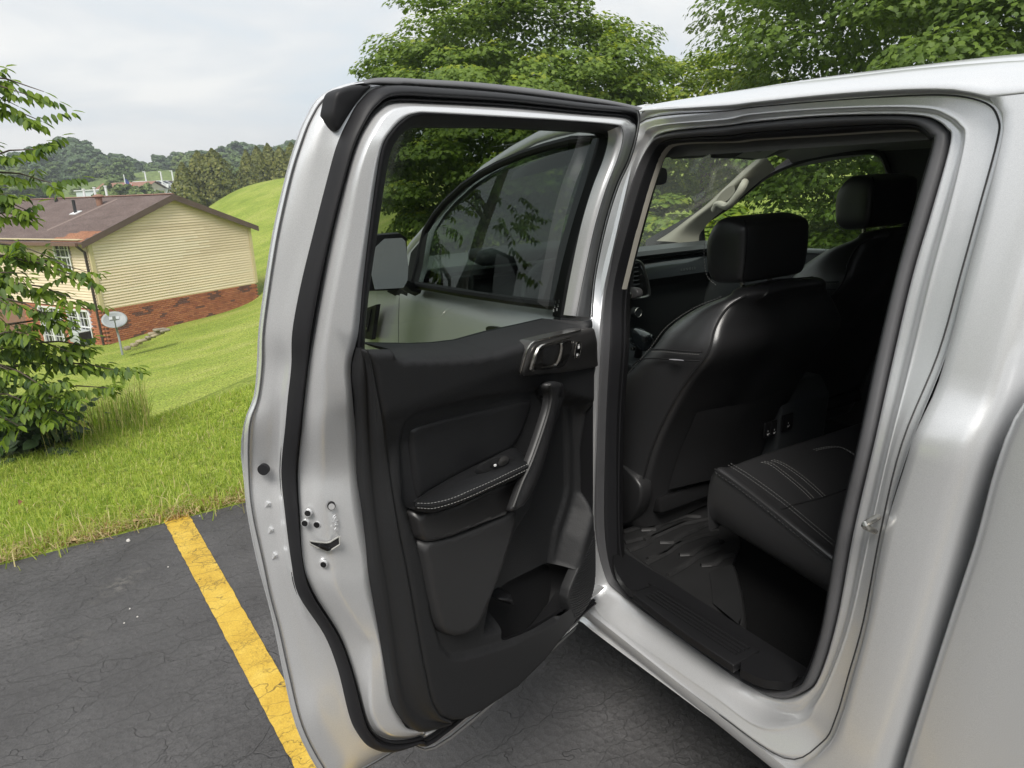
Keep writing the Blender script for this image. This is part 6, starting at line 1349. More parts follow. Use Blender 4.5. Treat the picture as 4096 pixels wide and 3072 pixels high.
HR_ = [(0.4187,0.183,1.2331),(0.4122,0.1794,1.2266),(0.3937,0.1747,1.2189),(0.3076,0.1666,1.2023),(0.2936,0.167,1.203),(0.2873,0.1719,1.2129),(0.2906,0.1836,1.2343),(0.2933,0.1909,1.2575),(0.2982,0.1927,1.2661),(0.3074,0.1937,1.2708),(0.351,0.1939,1.2721),(0.3953,0.1941,1.273),(0.4091,0.1938,1.2714),(0.4137,0.1929,1.2669)]
hd_ = pad('handle_cup', HR_, .140, .1545, .005, .004, mat('handle_dark', (.022, .021, .02), .25, coat=.4), rdoor, 1)
HH = [(0.3979,0.1959,1.2671),(0.3835,0.1959,1.2672),(0.342,0.1955,1.265),(0.3385,0.1923,1.2502),(0.3389,0.1848,1.2308),(0.3439,0.1787,1.2207),(0.3772,0.1824,1.2267),(0.3876,0.186,1.2332)]
pad('finger_recess', HH, .150, .1565, .003, .004, Mdark, rdoor, 1)
mb = MB(); mb.tube([tuple(p) for p in [(0.4148,0.1846,1.2271),(0.4248,0.1889,1.2349),(0.4255,0.1938,1.2477),(0.4215,0.1965,1.2603),(0.416,0.1985,1.2699),(0.4078,0.1993,1.274),(0.3879,0.1994,1.2743),(0.3506,0.199,1.2726),(0.3148,0.1988,1.2715)]], [.003, .0042, .0044, .0044, .0042, .003, .002, .0016, .0012], 7); mb.obj('cup_rim', Mchrome, rdoor)
mb = MB(); mb.tube([tuple(p) for p in [(0.3485,0.2018,1.2666),(0.3456,0.2002,1.259),(0.3458,0.1978,1.2478),(0.3459,0.1921,1.2334),(0.3484,0.187,1.2244),(0.3573,0.1863,1.2233),(0.3811,0.1886,1.2271),(0.3945,0.19,1.2294)]], [.0028, .0042, .0044, .0044, .004, .003, .0018, .001], 7); mb.obj('door_handle', Mchrome, rdoor)
LKp = [(0.2757,0.1785,1.2228),(0.2873,0.1905,1.2487),(0.2858,0.192,1.2556),(0.2712,0.1916,1.2538),(0.2654,0.1892,1.2441),(0.2573,0.181,1.2269),(0.2542,0.174,1.2141),(0.2687,0.1752,1.2168)]
lk = pad('lock_switch', LKp, .148, .156, .003, .003, mat('switch_black', (.006, .006, .007), .3), rdoor, 1)
mb = MB(); mb.tube([tuple(p) for p in chaikin(np.array(LKp) + [0, .0012, 0], 2)], .0011, 6, closed=True); mb.obj('switch_rim', Mchrome, rdoor)
mb = MB()
for (x_, y_), sh in (((1660, 730), 1), ((1628, 890), 0)):
    p = [(0.2762,0.1918,1.2437),(0.269,0.1831,1.2258)][0 if sh else 1]
    mb.box((p[0], p[1], p[2]), (.0055, .0008, .005)); mb.tube([(p[0] + .002, p[1], p[2] + .002), (p[0] + .002, p[1], p[2] + .005), (p[0], p[1], p[2] + .0065), (p[0] - .002, p[1], p[2] + .005), (p[0] - .002, p[1], p[2] + (.0035 if sh else .002))], .0006, 5)
mb.obj('padlock_symbols', Mwhitep, rdoor, angle=.5)
# window switch on the armrest
WSz = [(0.5207,0.178,1.0769)][0][2]
WS = [(0.4442,0.0509,1.012),(0.3952,0.05,1.012),(0.3528,0.0548,1.012),(0.3642,0.0956,1.012),(0.4074,0.0967,1.012),(0.4486,0.0928,1.012),(0.452,0.0761,1.012)]
WSm = [(0.575,0.176,1.0897),(0.5338,0.176,1.0896),(0.4918,0.176,1.0871),(0.4594,0.176,1.0642),(0.4984,0.176,1.0636),(0.5395,0.176,1.0656),(0.5594,0.176,1.0757)]
def plate(name, P, m, parent, up=.004, shrink=.9):
    P = [Vector(p) for p in chaikin(np.array(P), 1)]; c_ = sum(P, Vector()) / len(P); n_ = len(P)
    nr = Vector((0, .5, .87))
    lo = [p - nr * .006 for p in P]; hi = [p + nr * up for p in P]; top_ = [c_ + (p - c_) * shrink + nr * (up + .001) for p in P]
    v = lo + hi + top_; f = [(i, (i + 1) % n_, n_ + (i + 1) % n_, n_ + i) for i in range(n_)] + [(n_ + i, n_ + (i + 1) % n_, 2 * n_ + (i + 1) % n_, 2 * n_ + i) for i in range(n_)] + [tuple(range(2 * n_, 3 * n_))]
    o = obj(name, v, f, m, parent, True); return weld(o, 1e-6, .6)
plate('window_switch', WSm, mat('switch_plate', (.02, .02, .021), .3), rdoor)
WSr = [(0.5446,0.183,1.0899),(0.5072,0.183,1.0887),(0.4815,0.183,1.0735),(0.5206,0.183,1.0732)]
plate('switch_well', WSr, Mdark, rdoor, .003)
WSt = [(0.5138,0.187,1.0919),(0.5008,0.187,1.0863),(0.4937,0.187,1.0781),(0.5167,0.187,1.0797),(0.524,0.187,1.0874)]
plate('switch_lever', WSt, Mgun, rdoor, .004)
p = [(0.5357,0.19,1.0854)][0]; mb = MB(); mb.box(p, (.004, .003, .003)); mb.obj('switch_mark', Mwhitep, rdoor, angle=.5)

# ---- latch side details
def disc_on(px, r, t, name, m, parent, dep=.004, squash=1.0, nrm=(.83, .56, 0)):
    c_ = Vector(px); n_ = Vector(nrm).normalized(); q_ = n_.to_track_quat('Z', 'Y').to_matrix(); mb = MB()
    mb.tube([c_ - n_ * .004, c_ + n_ * dep], [r, r], 18); return mb.obj(name, m, parent)
SCR = [(0.842,0.078,1.0876),(0.8492,0.078,1.0739),(0.8292,0.078,1.0628),(0.8295,0.083,0.9954)]
Mscr = mat('screw_black', (.02, .02, .022), .4, .5)
for k, p in enumerate(SCR):
    o = disc_on(p, .0047, 0, 'latch_screw', Mscr if k else Mdark, rdoor, .0012)
    rg = disc_on((p[0], p[1], p[2]), .0058, 0, 'screw_washer', Mpaint, rdoor, .0004)
pl = [(0.8773,0.032,1.161)]; o = disc_on(pl[0], .0085, 0, 'rubber_plug', Mrub, rdoor, .0025)
cp = [(0.8086,0.092,1.0903)]; o = disc_on(cp[0], .0062, 0, 'child_lock_ring', Mdark, rdoor, .002, nrm=(.5, .86, 0)); disc_on((cp[0][0] + .0005, cp[0][1] + .001, cp[0][2]), .0049, 0, 'child_lock', Mpaint, rdoor, .0026, nrm=(.5, .86, 0))
LT = [(0.8441,0.079,1.0441),(0.8339,0.081,1.0384),(0.8195,0.085,1.0318),(0.8139,0.087,1.0313),(0.8045,0.098,1.04),(0.8038,0.099,1.04),(0.8049,0.099,1.0267),(0.8181,0.086,1.016),(0.8215,0.085,1.0172),(0.8351,0.081,1.03),(0.8435,0.079,1.0384)]
nn_ = Vector((.78, .62, 0)).normalized()
LTs = [Vector(p) + nn_ * .0035 for p in LT]; mb = MB()
mb.add([tuple(p) for p in LTs], [(0, 1, 9), (9, 10, 0), (1, 2, 8, 9), (2, 7, 8), (2, 3, 7), (3, 4, 6, 7), (4, 5, 6)]); obj('latch', mb.v, mb.f, Mdark, rdoor, smooth=False)
mb = MB(); mb.tube([tuple(p + nn_ * .0006) for p in LTs], .0014, 7, closed=True); mb.obj('latch_frame', mat('latch_frame_grey', (.36, .36, .34), .5), rdoor, angle=None)
mb = MB(); q_ = [(0.8367,0.09,1.035),(0.8304,0.09,1.0302),(0.823,0.09,1.0228),(0.8195,0.09,1.0225)]; nn = Vector((.78, .62, 0)) * .004
mb.tube([Vector(p) + nn * .2 for p in q_], .0035, 6); mb.obj('latch_claw', Mscr, rdoor)
# pressed child-lock symbol: outlines in low relief
mb = MB()
for L in (((765,612),(830,605),(832,652),(768,668),(765,612)), ((775,585),(790,560),(810,562),(826,600)), ((760,560),(772,535),(800,525),(818,545)), ((795,640),(812,630)), ((796,628),(800,655))):
    pass
SY = [[(0.8103,0.093,1.0654),(0.8014,0.093,1.0625),(0.8019,0.093,1.0566),(0.8108,0.093,1.0584),(0.8103,0.093,1.0654)], [(0.8083,0.093,1.0661),(0.8073,0.093,1.0696),(0.8046,0.093,1.0704),(0.8025,0.093,1.0673),(0.8019,0.093,1.0629)], [(0.8098,0.093,1.0717),(0.8077,0.093,1.0741),(0.8041,0.093,1.0739),(0.8023,0.093,1.0714)], [(0.8084,0.093,1.061),(0.8038,0.093,1.0601)], [(0.806,0.093,1.0623),(0.8061,0.093,1.0579)], [(0.8093,0.093,1.051),(0.8069,0.093,1.0532),(0.8045,0.093,1.0515),(0.8055,0.093,1.0474),(0.8084,0.093,1.047),(0.8093,0.093,1.051)]]
mb = MB()
for L in SY: mb.tube([Vector(p) + Vector((.0, .001, 0)) for p in L], .0009, 5)
mb.obj('pressed_symbol', Mpaint, rdoor)
# small pressed chevrons of the shut face
for A3 in ([(0.8754,0.02,1.1058),(0.8673,0.023,1.1005),(0.8692,0.023,1.094),(0.8781,0.02,1.0942),(0.8767,0.03,1.1041)], [(0.8768,0.02,1.0629),(0.8691,0.023,1.057),(0.871,0.023,1.05),(0.8796,0.02,1.0503),(0.8782,0.03,1.0606)], [(0.8765,0.02,1.0183),(0.8687,0.023,1.012),(0.8706,0.023,1.005),(0.8794,0.02,1.0054),(0.8779,0.03,1.0161)]):
    mb = MB(); mb.add(A3, [(0, 1, 4), (1, 2, 4), (2, 3, 4), (3, 0, 4)]); mb.obj('pressed_chevron', Mpaint, rdoor, angle=.2)
STK = [(0.7317,0.066,0.5852),(0.6975,0.066,0.5706),(0.6822,0.066,0.5523),(0.7164,0.066,0.5685)]


# ================================================================== cabin
Mhead = mat('headliner_grey', (.22, .22, .21), .9); Mbeige = mat('beige_trim', (.40, .38, .33), .6); Mcarpet = mat('black_carpet', (.008, .008, .0082), .95, spec=.05, bump=1.0, bscale=500, bdist=.004, var=.35, vscale=300)
Mplas = mat('dash_black', (.045, .049, .052), .45, bump=.3, bscale=400, bdist=.0006); Mpiano = mat('gloss_panel', (.035, .04, .045), .1, coat=.6)
Mmat = mat('rubber_mat', (.017, .017, .0175), .5, spec=.4, bump=.35, bscale=260, bdist=.0008, var=.2, vscale=7)
Mbelt = mat('belt_webbing', (.032, .032, .033), .7, bump=.4, bscale=500, bdist=.0008)
# roof lining, far wall, rear wall, floor
xs = np.linspace(-.88, .68, 14); ys = [-.24, -.26, -.32, -.5, -.925, -1.35, -1.55, -1.64, -1.69]; zs = [1.60, 1.63, 1.655, 1.675, 1.685, 1.675, 1.662, 1.645, 1.61]
v = [(x_, y_, z_ - .05 * max(0, (x_ - .35)) / .33 * .8) for x_ in xs for y_, z_ in zip(ys, zs)]; n_ = len(ys)
obj('headliner', v, [(i * n_ + k, i * n_ + k + 1, (i + 1) * n_ + k + 1, (i + 1) * n_ + k) for i in range(13) for k in range(n_ - 1)], Mhead, truck)
FW = [(1.1773,-1.68,1.3086),(1.1028,-1.68,1.3584),(1.0134,-1.68,1.4063),(0.9066,-1.68,1.4775),(0.8232,-1.68,1.5304),(0.7303,-1.68,1.5684),(0.6178,-1.68,1.5979),(0.5038,-1.68,1.6122),(0.3615,-1.68,1.6163),(0.3,-1.68,1.6065),(0.2702,-1.68,1.575),(0.2181,-1.68,1.4619),(0.1653,-1.68,1.3407),(0.1214,-1.68,1.2383),(0.3894,-1.68,1.2208),(0.6106,-1.68,1.2101),(0.8908,-1.68,1.1921),(1.1581,-1.68,1.1956)]
V, F, _ = tri_poly([(1.6, .45), (1.6, 1.22), (.80, 1.56), (.66, 1.64), (-.88, 1.66), (-.88, .45)], [[(p[0], p[2]) for p in FW]], .08)
obj('far_side_trim', np.stack([V[:, 0], np.full(len(V), -1.68), V[:, 1]], 1), F, mat('far_trim_black', (.03, .03, .031), .7), truck)
V, F, _ = tri_poly([(p[0], p[2]) for p in FW], [], .2); obj('far_window_pane', np.stack([V[:, 0], np.full(len(V), -1.70), V[:, 1]], 1), F, fix_glass(glass_mat('far_glass', (.8, .88, .8), ior=1.3)), truck)
mb = MB(); mb.tube([tuple(Vector(p) + Vector((0, .01, 0))) for p in catmull(FW, 3, True)], .011, 6, closed=True); mb.obj('far_window_seal', Mrub, truck, angle=None)
# grey belt line and armrest of the far front door
DP = [(0.596,-1.66,1.212),(0.4505,-1.66,1.2199),(0.3709,-1.66,1.1703),(0.3798,-1.66,1.1154),(0.594,-1.66,1.0983)]
mb = MB(); mb.prism([(1.35, -1.665, 1.205), (-.05, -1.665, 1.235), (-.05, -1.665, .95), (1.35, -1.665, .9)], (0, .03, 0)); mb.obj('far_door_panel', mat('far_door_grey', (.07, .075, .08), .55), truck, angle=.3)
mb = MB(); mb.box((.55, -1.645, 1.228), (1.4, .05, .016), rot=Matrix.Rotation(.02, 3, 'Y')); mb.obj('far_belt_trim', mat('far_belt', (.35, .37, .37), .5), truck, bevel=.004)
mb = MB(); mb.box((-.86, -.925, 1.05), (.03, 1.6, 1.1)); mb.obj('cab_rear_trim', mat('rear_trim', (.03, .03, .032), .8), truck, angle=.3)
mb = MB(); mb.box((.35, -.925, .47), (2.5, 1.66, .06)); mb.obj('cab_floor', Mcarpet, truck, angle=.3)
mb = MB(); mb.prism([(-.9, -.15, 1.66), (-.9, -.16, .5), (-.70, -.16, .5), (-.70, -.16, 1.1), (-.755, -.2, 1.6)], (0, -.06, 0)); mb.obj('rear_pillar_trim', Mblk, truck, angle=.3)
mb = MB(); mb.box((-.2, -.13, .51), (1.2, .05, .075)); mb.obj('sill_box', Mblk, truck, angle=.3)
# near B pillar inside, beige strip along the seal
RES = [RE[k] for k in range(3, 15)]
def tw(A, f, dy): return [(p[0] + (cenx - p[0]) * f, p[1] + dy, p[2] + (cenz - p[2]) * f) for p in A]
loft('pillar_strip', [tw(RES, .001, -.012), tw(RES, .006, -.018), tw(RES, .008, -.026)], Mbeige, truck, 4)
mb = MB(); mb.prism([(.13, -.17, .5), (.26, -.17, .5), (.22, -.19, 1.2), (.16, -.22, 1.62), (.08, -.22, 1.62), (.12, -.185, 1.2)], (0, -.04, 0)); mb.obj('pillar_trim', Mblk, truck, angle=.3)
# front pillar trim on the far side with its grab handle
AU = [(1.388,-1.56,1.2341),(1.3038,-1.57,1.2788),(1.2019,-1.58,1.3422),(1.0858,-1.59,1.4163),(0.9694,-1.59,1.4985),(0.8614,-1.58,1.571),(0.7888,-1.56,1.6054),(0.7227,-1.53,1.6264)]
AL2 = [(1.1954,-1.66,1.2115),(1.1791,-1.665,1.2772),(1.1299,-1.665,1.331),(1.0492,-1.665,1.3821),(0.944,-1.665,1.445),(0.8507,-1.66,1.5101),(0.7953,-1.65,1.5391),(0.7416,-1.64,1.5642)]
am = [tuple(Vector(a).lerp(Vector(b_), .5) + Vector((-.02, .035, .01))) for a, b_ in zip(AU, AL2)]
loft('front_pillar_trim', [[(p[0], p[1], p[2]) for p in AU], am, AL2], Mbeige, truck, 5, cross=6)
GH = [(1.0283,-1.585,1.392),(0.9867,-1.565,1.4234),(0.91,-1.54,1.4142),(0.8565,-1.54,1.4611),(0.8425,-1.555,1.4994),(0.8615,-1.59,1.5162)]
mb = MB(); mb.tube([tuple(p) for p in catmull(GH, 5)], .017, 9); mb.obj('grab_handle', Mbeige, truck)
GR = [(1.0036,-1.572,1.4327),(0.9757,-1.572,1.4639),(0.9337,-1.572,1.4928),(0.9008,-1.572,1.4996),(0.8923,-1.572,1.4707),(0.9208,-1.572,1.4418),(0.963,-1.572,1.418),(0.9926,-1.572,1.4156)]
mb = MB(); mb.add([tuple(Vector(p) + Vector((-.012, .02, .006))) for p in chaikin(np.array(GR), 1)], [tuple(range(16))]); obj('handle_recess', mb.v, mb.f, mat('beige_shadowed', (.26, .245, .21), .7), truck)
# sun visor with its label, roof console, inside mirror
VZ = [(0.64,-0.8923,1.6149),(0.5,-0.8144,1.6468),(0.46,-0.8439,1.6561),(0.44,-0.9831,1.6637),(0.62,-1.0806,1.6186),(0.63,-1.0214,1.6158)]
V2 = [(0.63,-1.1004,1.6145),(0.6,-1.1296,1.6258),(0.46,-1.0649,1.6646),(0.42,-1.2558,1.6698),(0.44,-1.4021,1.6618),(0.5,-1.4413,1.6411),(0.64,-1.4051,1.6011),(0.62,-1.2262,1.612)]
def slab(name, P, th, m, parent, k=1):
    P = chaikin(np.array(P), k); mb = MB(); mb.prism(P.tolist(), (0, 0, th)); return mb.obj(name, m, parent, angle=.5)
slab('sun_visor', VZ, .02, Mhead, truck); vis = slab('sun_visor', V2, .02, mat('visor_grey', (.085, .085, .085), .85), truck)
LB = shift([(0.6,-1.2138,1.6198),(0.495,-1.194,1.6512),(0.5,-1.348,1.6419),(0.615,-1.3885,1.6104)], -.003, .0, -.004); slab('visor_label', LB, .001, mat('label_white', (.4, .4, .4), .7), truck, 0)
LB2 = shift([(0.535,-1.222,1.6392),(0.51,-1.2188,1.6472),(0.515,-1.2717,1.6435),(0.545,-1.2812,1.6343)], -.006, 0, -.006); slab('label_print', LB2, .001, mat('label_grey', (.2, .2, .2), .7), truck, 0)
IM = [(0.78,-0.9711,1.5816),(0.78,-1.0189,1.5897),(0.78,-1.037,1.5768),(0.78,-1.0384,1.5359),(0.78,-1.021,1.5239),(0.78,-0.9639,1.5227),(0.78,-0.8783,1.5257),(0.78,-0.8774,1.5808)]
mb = MB(); mb.prism(chaikin(np.array(IM), 1).tolist(), (.05, 0, 0)); mb.obj('inside_mirror', Mblk, truck, angle=.5)
# dashboard
DE = [(1.04,-1.1099,1.216),(1.04,-1.3159,1.2133),(1.04,-1.5306,1.2108)]
zD = DE[0][2]
prof = [(1.52, 1.195), (1.3, 1.225), (1.12, zD + .028), (1.055, zD + .018), (1.04, zD), (1.05, zD - .014), (1.085, zD - .022), (1.07, zD - .05), (1.055, zD - .115), (1.07, zD - .125), (1.10, zD - .16), (1.12, zD - .3), (1.22, .55)]
yv = np.r_[-.14, np.linspace(-.3, -1.5, 7), -1.66]
v = [(x_ + .06 * ((y_ + .925) / .8) ** 2 * 0, y_, z_) for x_, z_ in prof for y_ in yv]; n_ = len(yv)
dash = obj('dashboard', v, [(i * n_ + k, i * n_ + k + 1, (i + 1) * n_ + k + 1, (i + 1) * n_ + k) for i in range(len(prof) - 1) for k in range(n_ - 1)], Mplas, truck); weld(dash, 1e-5, .5)
mb = MB(); yv2 = np.linspace(-1.06, -1.64, 8)
f0 = [(1.083, y_, zD - .026) for y_ in yv2]; f1 = [(1.064, y_, zD - .05) for y_ in yv2]; f2 = [(1.05, y_, zD - .112) for y_ in yv2]
loft('gloss_fascia', [f0, f1, f2], Mpiano, dash, 3, cross=4)
TX = [(1.045,-1.3968,1.105),(1.045,-1.5529,1.1061),(1.045,-1.3962,1.1214)]
t0_ = Vector(TX[0]); tw_ = (Vector(TX[1]) - t0_); sz = .02
text('dash_lettering', 'R A N G E R', .019, Matrix(((0, 0, -1, 1.0485), (-1, 0, 0, t0_.y), (0, 1, 0, zD - .094), (0, 0, 0, 1))), mat('lettering_grey', (.09, .1, .1), .4), dash)
VR = [(1.03,-1.0674,1.2095),(1.03,-1.1013,1.2029),(1.03,-1.1357,1.1851),(1.03,-1.1583,1.1423),(1.03,-1.1775,1.0879),(1.03,-1.1865,1.0453),(1.03,-1.1737,1.0339),(1.03,-1.1337,1.031),(1.03,-1.0794,1.0351),(1.03,-1.0405,1.0434)]
mb = MB(); mb.tube([tuple(p) for p in catmull(VR[1:-1], 4)], .0065, 7); vr = mb.obj('vent_ring', mat('vent_ring_grey', (.25, .25, .24), .3, .8), dash)
mb = MB(); vc = [tuple(Vector(p) + Vector((.012, 0, 0))) for p in VR]; mb.add(vc, [tuple(range(len(vc)))]); mb.obj('vent_back', Mdark, dash, angle=None)
for k in range(8):
    a, b_ = [(1.034,-1.0809,1.1862),(1.034,-1.0827,1.053)]
    f_ = k / 7; zc = a[2] * (1 - f_) + b_[2] * f_; mb = MB(); yy = a[1] + .02; mb.box((1.036, yy - .015 - .015 * f_, zc), (.02, .075, .0035), rot=Matrix.Rotation(.4, 3, 'Y')); mb.obj('vent_slat', Mplas, dash, angle=.3)
mb = MB(); p = [(1.02,-1.1207,1.138)][0]; mb.box(p, (.01, .012, .007)); mb.obj('vent_tab', Mchrome, dash, angle=.3)
# near side vent and hooded cluster, seen through the front door's window
mb = MB(); mb.prism([(1.0, -.30, zD + .03), (1.12, -.30, zD + .05), (1.12, -.80, zD + .05), (1.0, -.80, zD + .03)], (0, 0, .05)); mb.obj('instrument_hood', Mplas, dash, bevel=.02)
mb = MB(); mb.box((1.03, -.22, zD - .03), (.04, .11, .07)); ov_ = mb.obj('side_vent', Mplas, dash, bevel=.012)
for k in range(5):
    mb = MB(); mb.box((1.008, -.185 - .018 * k, zD - .03), (.006, .004, .05)); mb.obj('vent_slat', mat('slat_grey', (.1, .11, .11), .4) if k == 0 else bpy.data.materials['slat_grey'], dash, angle=.3)
KN = [(1.01,-1.104,0.9691),(1.01,-1.0587,0.838)]
for p, r_k in zip(KN, (.021, .017)):
    mb = MB(); mb.cyl((p[0] + .03, p[1], p[2]), (p[0], p[1], p[2]), r_k, 20); o = mb.obj('knob', Mplas, dash)
    mb = MB(); mb.tube([(p[0], p[1] + r_k * math.cos(a), p[2] + r_k * math.sin(a)) for a in np.linspace(0, 2 * math.pi, 21)[:-1]], .0022, 6, closed=True); mb.obj('knob_rim', Mchrome, dash)
for yk, zk in ((-1.0, .99), (-.93, .985), (-1.02, .90), (-.96, .90)):
    mb = MB(); mb.box((1.085, yk, zk), (.02, .03, .02)); mb.obj('dash_button', Mpiano, dash, bevel=.003)
# centre console, gear lever, outlets
con = MB(); con.prism([(.02, -.80, .5), (.0, -.80, .84), (.04, -.80, .9), (.42, -.80, .9), (.5, -.80, .82), (1.1, -.80, .86), (1.1, -.80, .5)], (0, -.25, 0)); con = con.obj('centre_console', Mplas, truck, bevel=.012)
GL = [(0.819,-0.9,0.9427),(0.7248,-0.9,0.968),(0.7139,-0.9,0.922),(0.7277,-0.9,0.892),(0.7821,-0.9,0.8752),(0.8083,-0.9,0.9129)]; gc = sum((Vector(p) for p in GL), Vector()) / 6
mb = MB(); mb.box(gc, (.10, .055, .075), rot=Matrix.Rotation(-.25, 3, 'Y')); gl = mb.obj('gear_lever', Mpiano, truck, bevel=.018)
mb = MB(); mb.cyl(gc + Vector((.01, 0, -.03)), gc + Vector((.05, 0, -.2)), .016, 10); mb.obj('lever_shaft', Mblk, gl)
mb = MB(); mb.box(gc + Vector((.035, .0, -.045)), (.016, .045, .014)); mb.obj('lever_badge', Mchrome, gl, bevel=.003)
mb = MB(); mb.box(gc + Vector((-.042, .02, .012)), (.02, .02, .025)); mb.obj('lever_button', mat('button_grey', (.08, .08, .08), .4), gl, bevel=.004)
mb = MB(); mb.tube([gc + Vector((.0 + .09 * math.cos(a), .055 * math.sin(a), -.16)) for a in np.linspace(0, 2 * math.pi, 25)[:-1]], .006, 6, closed=True); mb.obj('gear_surround', Mchrome, con)
US = [(-0.012,-0.7235,0.7736),(-0.012,-0.7535,0.7718),(-0.012,-0.8202,0.7795)]
for k, p in enumerate(US):
    mb = MB(); mb.box((p[0] + .004, p[1], p[2] + .015), (.008, .03 if k < 2 else .05, .05)); mb.obj('power_outlet', Mblk, con, bevel=.003)
    mb = MB()
    mb.box((p[0] - .001, p[1], p[2] - .0), (.001, .006, .005)); mb.box((p[0] - .001, p[1] - .006, p[2] + .002), (.001, .003, .002)); mb.box((p[0] - .001, p[1], p[2] + .011), (.001, .001, .005))
    mb.obj('outlet_mark', Mwhitep, con, angle=.3)
# steering wheel
sw = Vector((.80, -.555, 1.085)); nrm = Vector((-.9, 0, .43)).normalized(); ux = Vector((0, 1, 0)); uy = nrm.cross(ux).normalized()
if uy.z < 0: uy = -uy
mb = MB(); mb.tube([sw + ux * (.19 * math.cos(a)) + uy * (.19 * math.sin(a)) for a in np.linspace(0, 2 * math.pi, 49)[:-1]], .0155, 10, closed=True)
swo = mb.obj('steering_wheel', mat('wheel_leather', (.035, .037, .038), .45), truck, angle=None)
mb = MB(); mb.tube([sw + nrm * -.02, sw + nrm * .035, sw + nrm * .045], [.085, .075, .05], 20); mb.obj('wheel_hub', Mplas, swo)
for a in (math.pi, 0, -math.pi / 2):
    mb = MB(); mb.tube([sw, sw + (ux * math.cos(a) + uy * math.sin(a)) * .185], [.03, .018], 8, flat=.5); mb.obj('spoke', Mgun if a < 0 else Mplas, swo)
mb = MB(); mb.tube([sw + nrm * -.03, (1.12, -.555, .93)], .045, 12); mb.obj('steering_column', Mplas, truck)

# ---- seats
def seat_profile():
    Fp = [(0.2273,-0.3,0.5381),(0.2161,-0.29,0.7345),(0.2143,-0.295,0.9285),(0.1227,-0.3,1.0305),(0.0646,-0.315,1.0999),(0.0263,-0.335,1.1607),(-0.0337,-0.37,1.2151),(-0.0923,-0.42,1.2506)]
    Sp = [(0.1032,-0.29,0.5809),(0.0626,-0.285,0.7354),(0.013,-0.285,0.8715),(-0.0645,-0.29,1.0168),(-0.1396,-0.3,1.1238),(-0.1371,-0.33,1.1903),(-0.1376,-0.37,1.2335),(-0.1598,-0.41,1.2632)]
    return Fp, Sp
Fp, Sp = seat_profile()
YC = -.57
seat = None
def far(p): return (p[0], 2 * YC - p[1], p[2])
secs = []
for i, (a, b_) in enumerate(zip(Fp, Sp)):
    a, b_ = Vector(a), Vector(b_); m1 = a.lerp(b_, .5) + Vector((0, .022, 0))
    bc = Vector((b_.x - .012, YC, b_.z)); q1 = Vector((b_.x - .018, b_.y - .05, b_.z)); q2 = Vector((b_.x - .022, YC + .1, b_.z))
    fc = Vector((a.x + .0, YC, a.z)); f1 = Vector((a.x + .02, a.y - .06, a.z))
    secs.append([tuple(a), tuple(m1), tuple(b_), tuple(q1), tuple(q2), tuple(bc), far(q2), far(q1), far(b_), far(m1), far(a), far(f1), tuple(fc), tuple(f1)])
last = np.array(secs[-1]); cen_ = last.mean(0)
secs.append([tuple(cen_ + (p - cen_) * .8 + np.array([.006, 0, .016])) for p in last]); secs.append([tuple(cen_ + (p - cen_) * .3 + np.array([.008, 0, .022])) for p in last])
first = np.array(secs[0]); cf = first.mean(0)
secs.insert(0, [tuple(cf + (p - cf) * .9 + np.array([0, 0, -.05])) for p in first])
seat_parts = []
back = loft('front_seat', secs, Mlea, truck, 5, True, cross=4); back['label'] = "driver's black leather seat back with its head restraint"
# seams on the seat back
def seam(name, P, parent, r=.0022, m=Mdark, n=6):
    mb = MB(); mb.tube([tuple(p) for p in catmull(P, n)], r, 5); return mb.obj(name, m, parent, angle=None)
seam('seam', [(p[0] - .003, p[1] + .003, p[2]) for p in Sp], back, .003)
sidx = [(0.0413,-0.282,1.1052),(-0.0276,-0.268,1.1201),(-0.0922,-0.268,1.128),(-0.1446,-0.277,1.1335)]
seam('seam', sidx, back, .0022); stitches('stitching', [[(p[0], p[1] + .002, p[2] - .006) for p in sidx]], back, .008, .006, .0008, m=mat('grey_thread', (.16, .16, .155), .8))
s2 = [(0.1259,-0.29,1.042),(0.0825,-0.279,1.0679),(0.0351,-0.274,1.0832),(-0.0395,-0.268,1.0967),(-0.0932,-0.268,1.104),(-0.1383,-0.277,1.1091)]; seam('seam', s2, back, .0018)
tagp = [(-0.0474,-0.263,1.0982),(-0.0679,-0.2615,1.1013),(-0.0961,-0.263,1.105)]; mb = MB(); mb.tube(tagp, [.002, .004, .002], 6, flat=.6); mb.obj('airbag_tag', mat('tag_grey', (.25, .25, .27), .4), back)
stitches('stitching', [[(p[0] + .004, p[1] + .012, p[2] + .002) for p in Fp[2:]]], back, .008, .006, .0009, m=bpy.data.materials['grey_thread'])
# map pocket
PK = [(-0.0242,-0.36,0.9243),(-0.0207,-0.42,0.9152),(-0.0077,-0.52,0.9163),(0.0109,-0.62,0.9018),(0.0037,-0.7,0.8939)]
mb = MB(); bx_ = [np.interp(z_, [p[2] for p in Sp], [p[0] for p in Sp]) for z_ in (.62, .80, .98)]
P_ = []
for z_ in (.66, .78, .93):
    x0 = float(np.interp(z_, [p[2] for p in Sp], [p[0] for p in Sp]))
    P_.append([(x0 - .03, YC + .2, z_), (x0 - .045, YC + .1, z_), (x0 - .048, YC, z_ - .008), (x0 - .045, YC - .1, z_), (x0 - .03, YC - .2, z_)])
pk = loft('map_pocket', P_, Mlea, back, 5, cross=4)
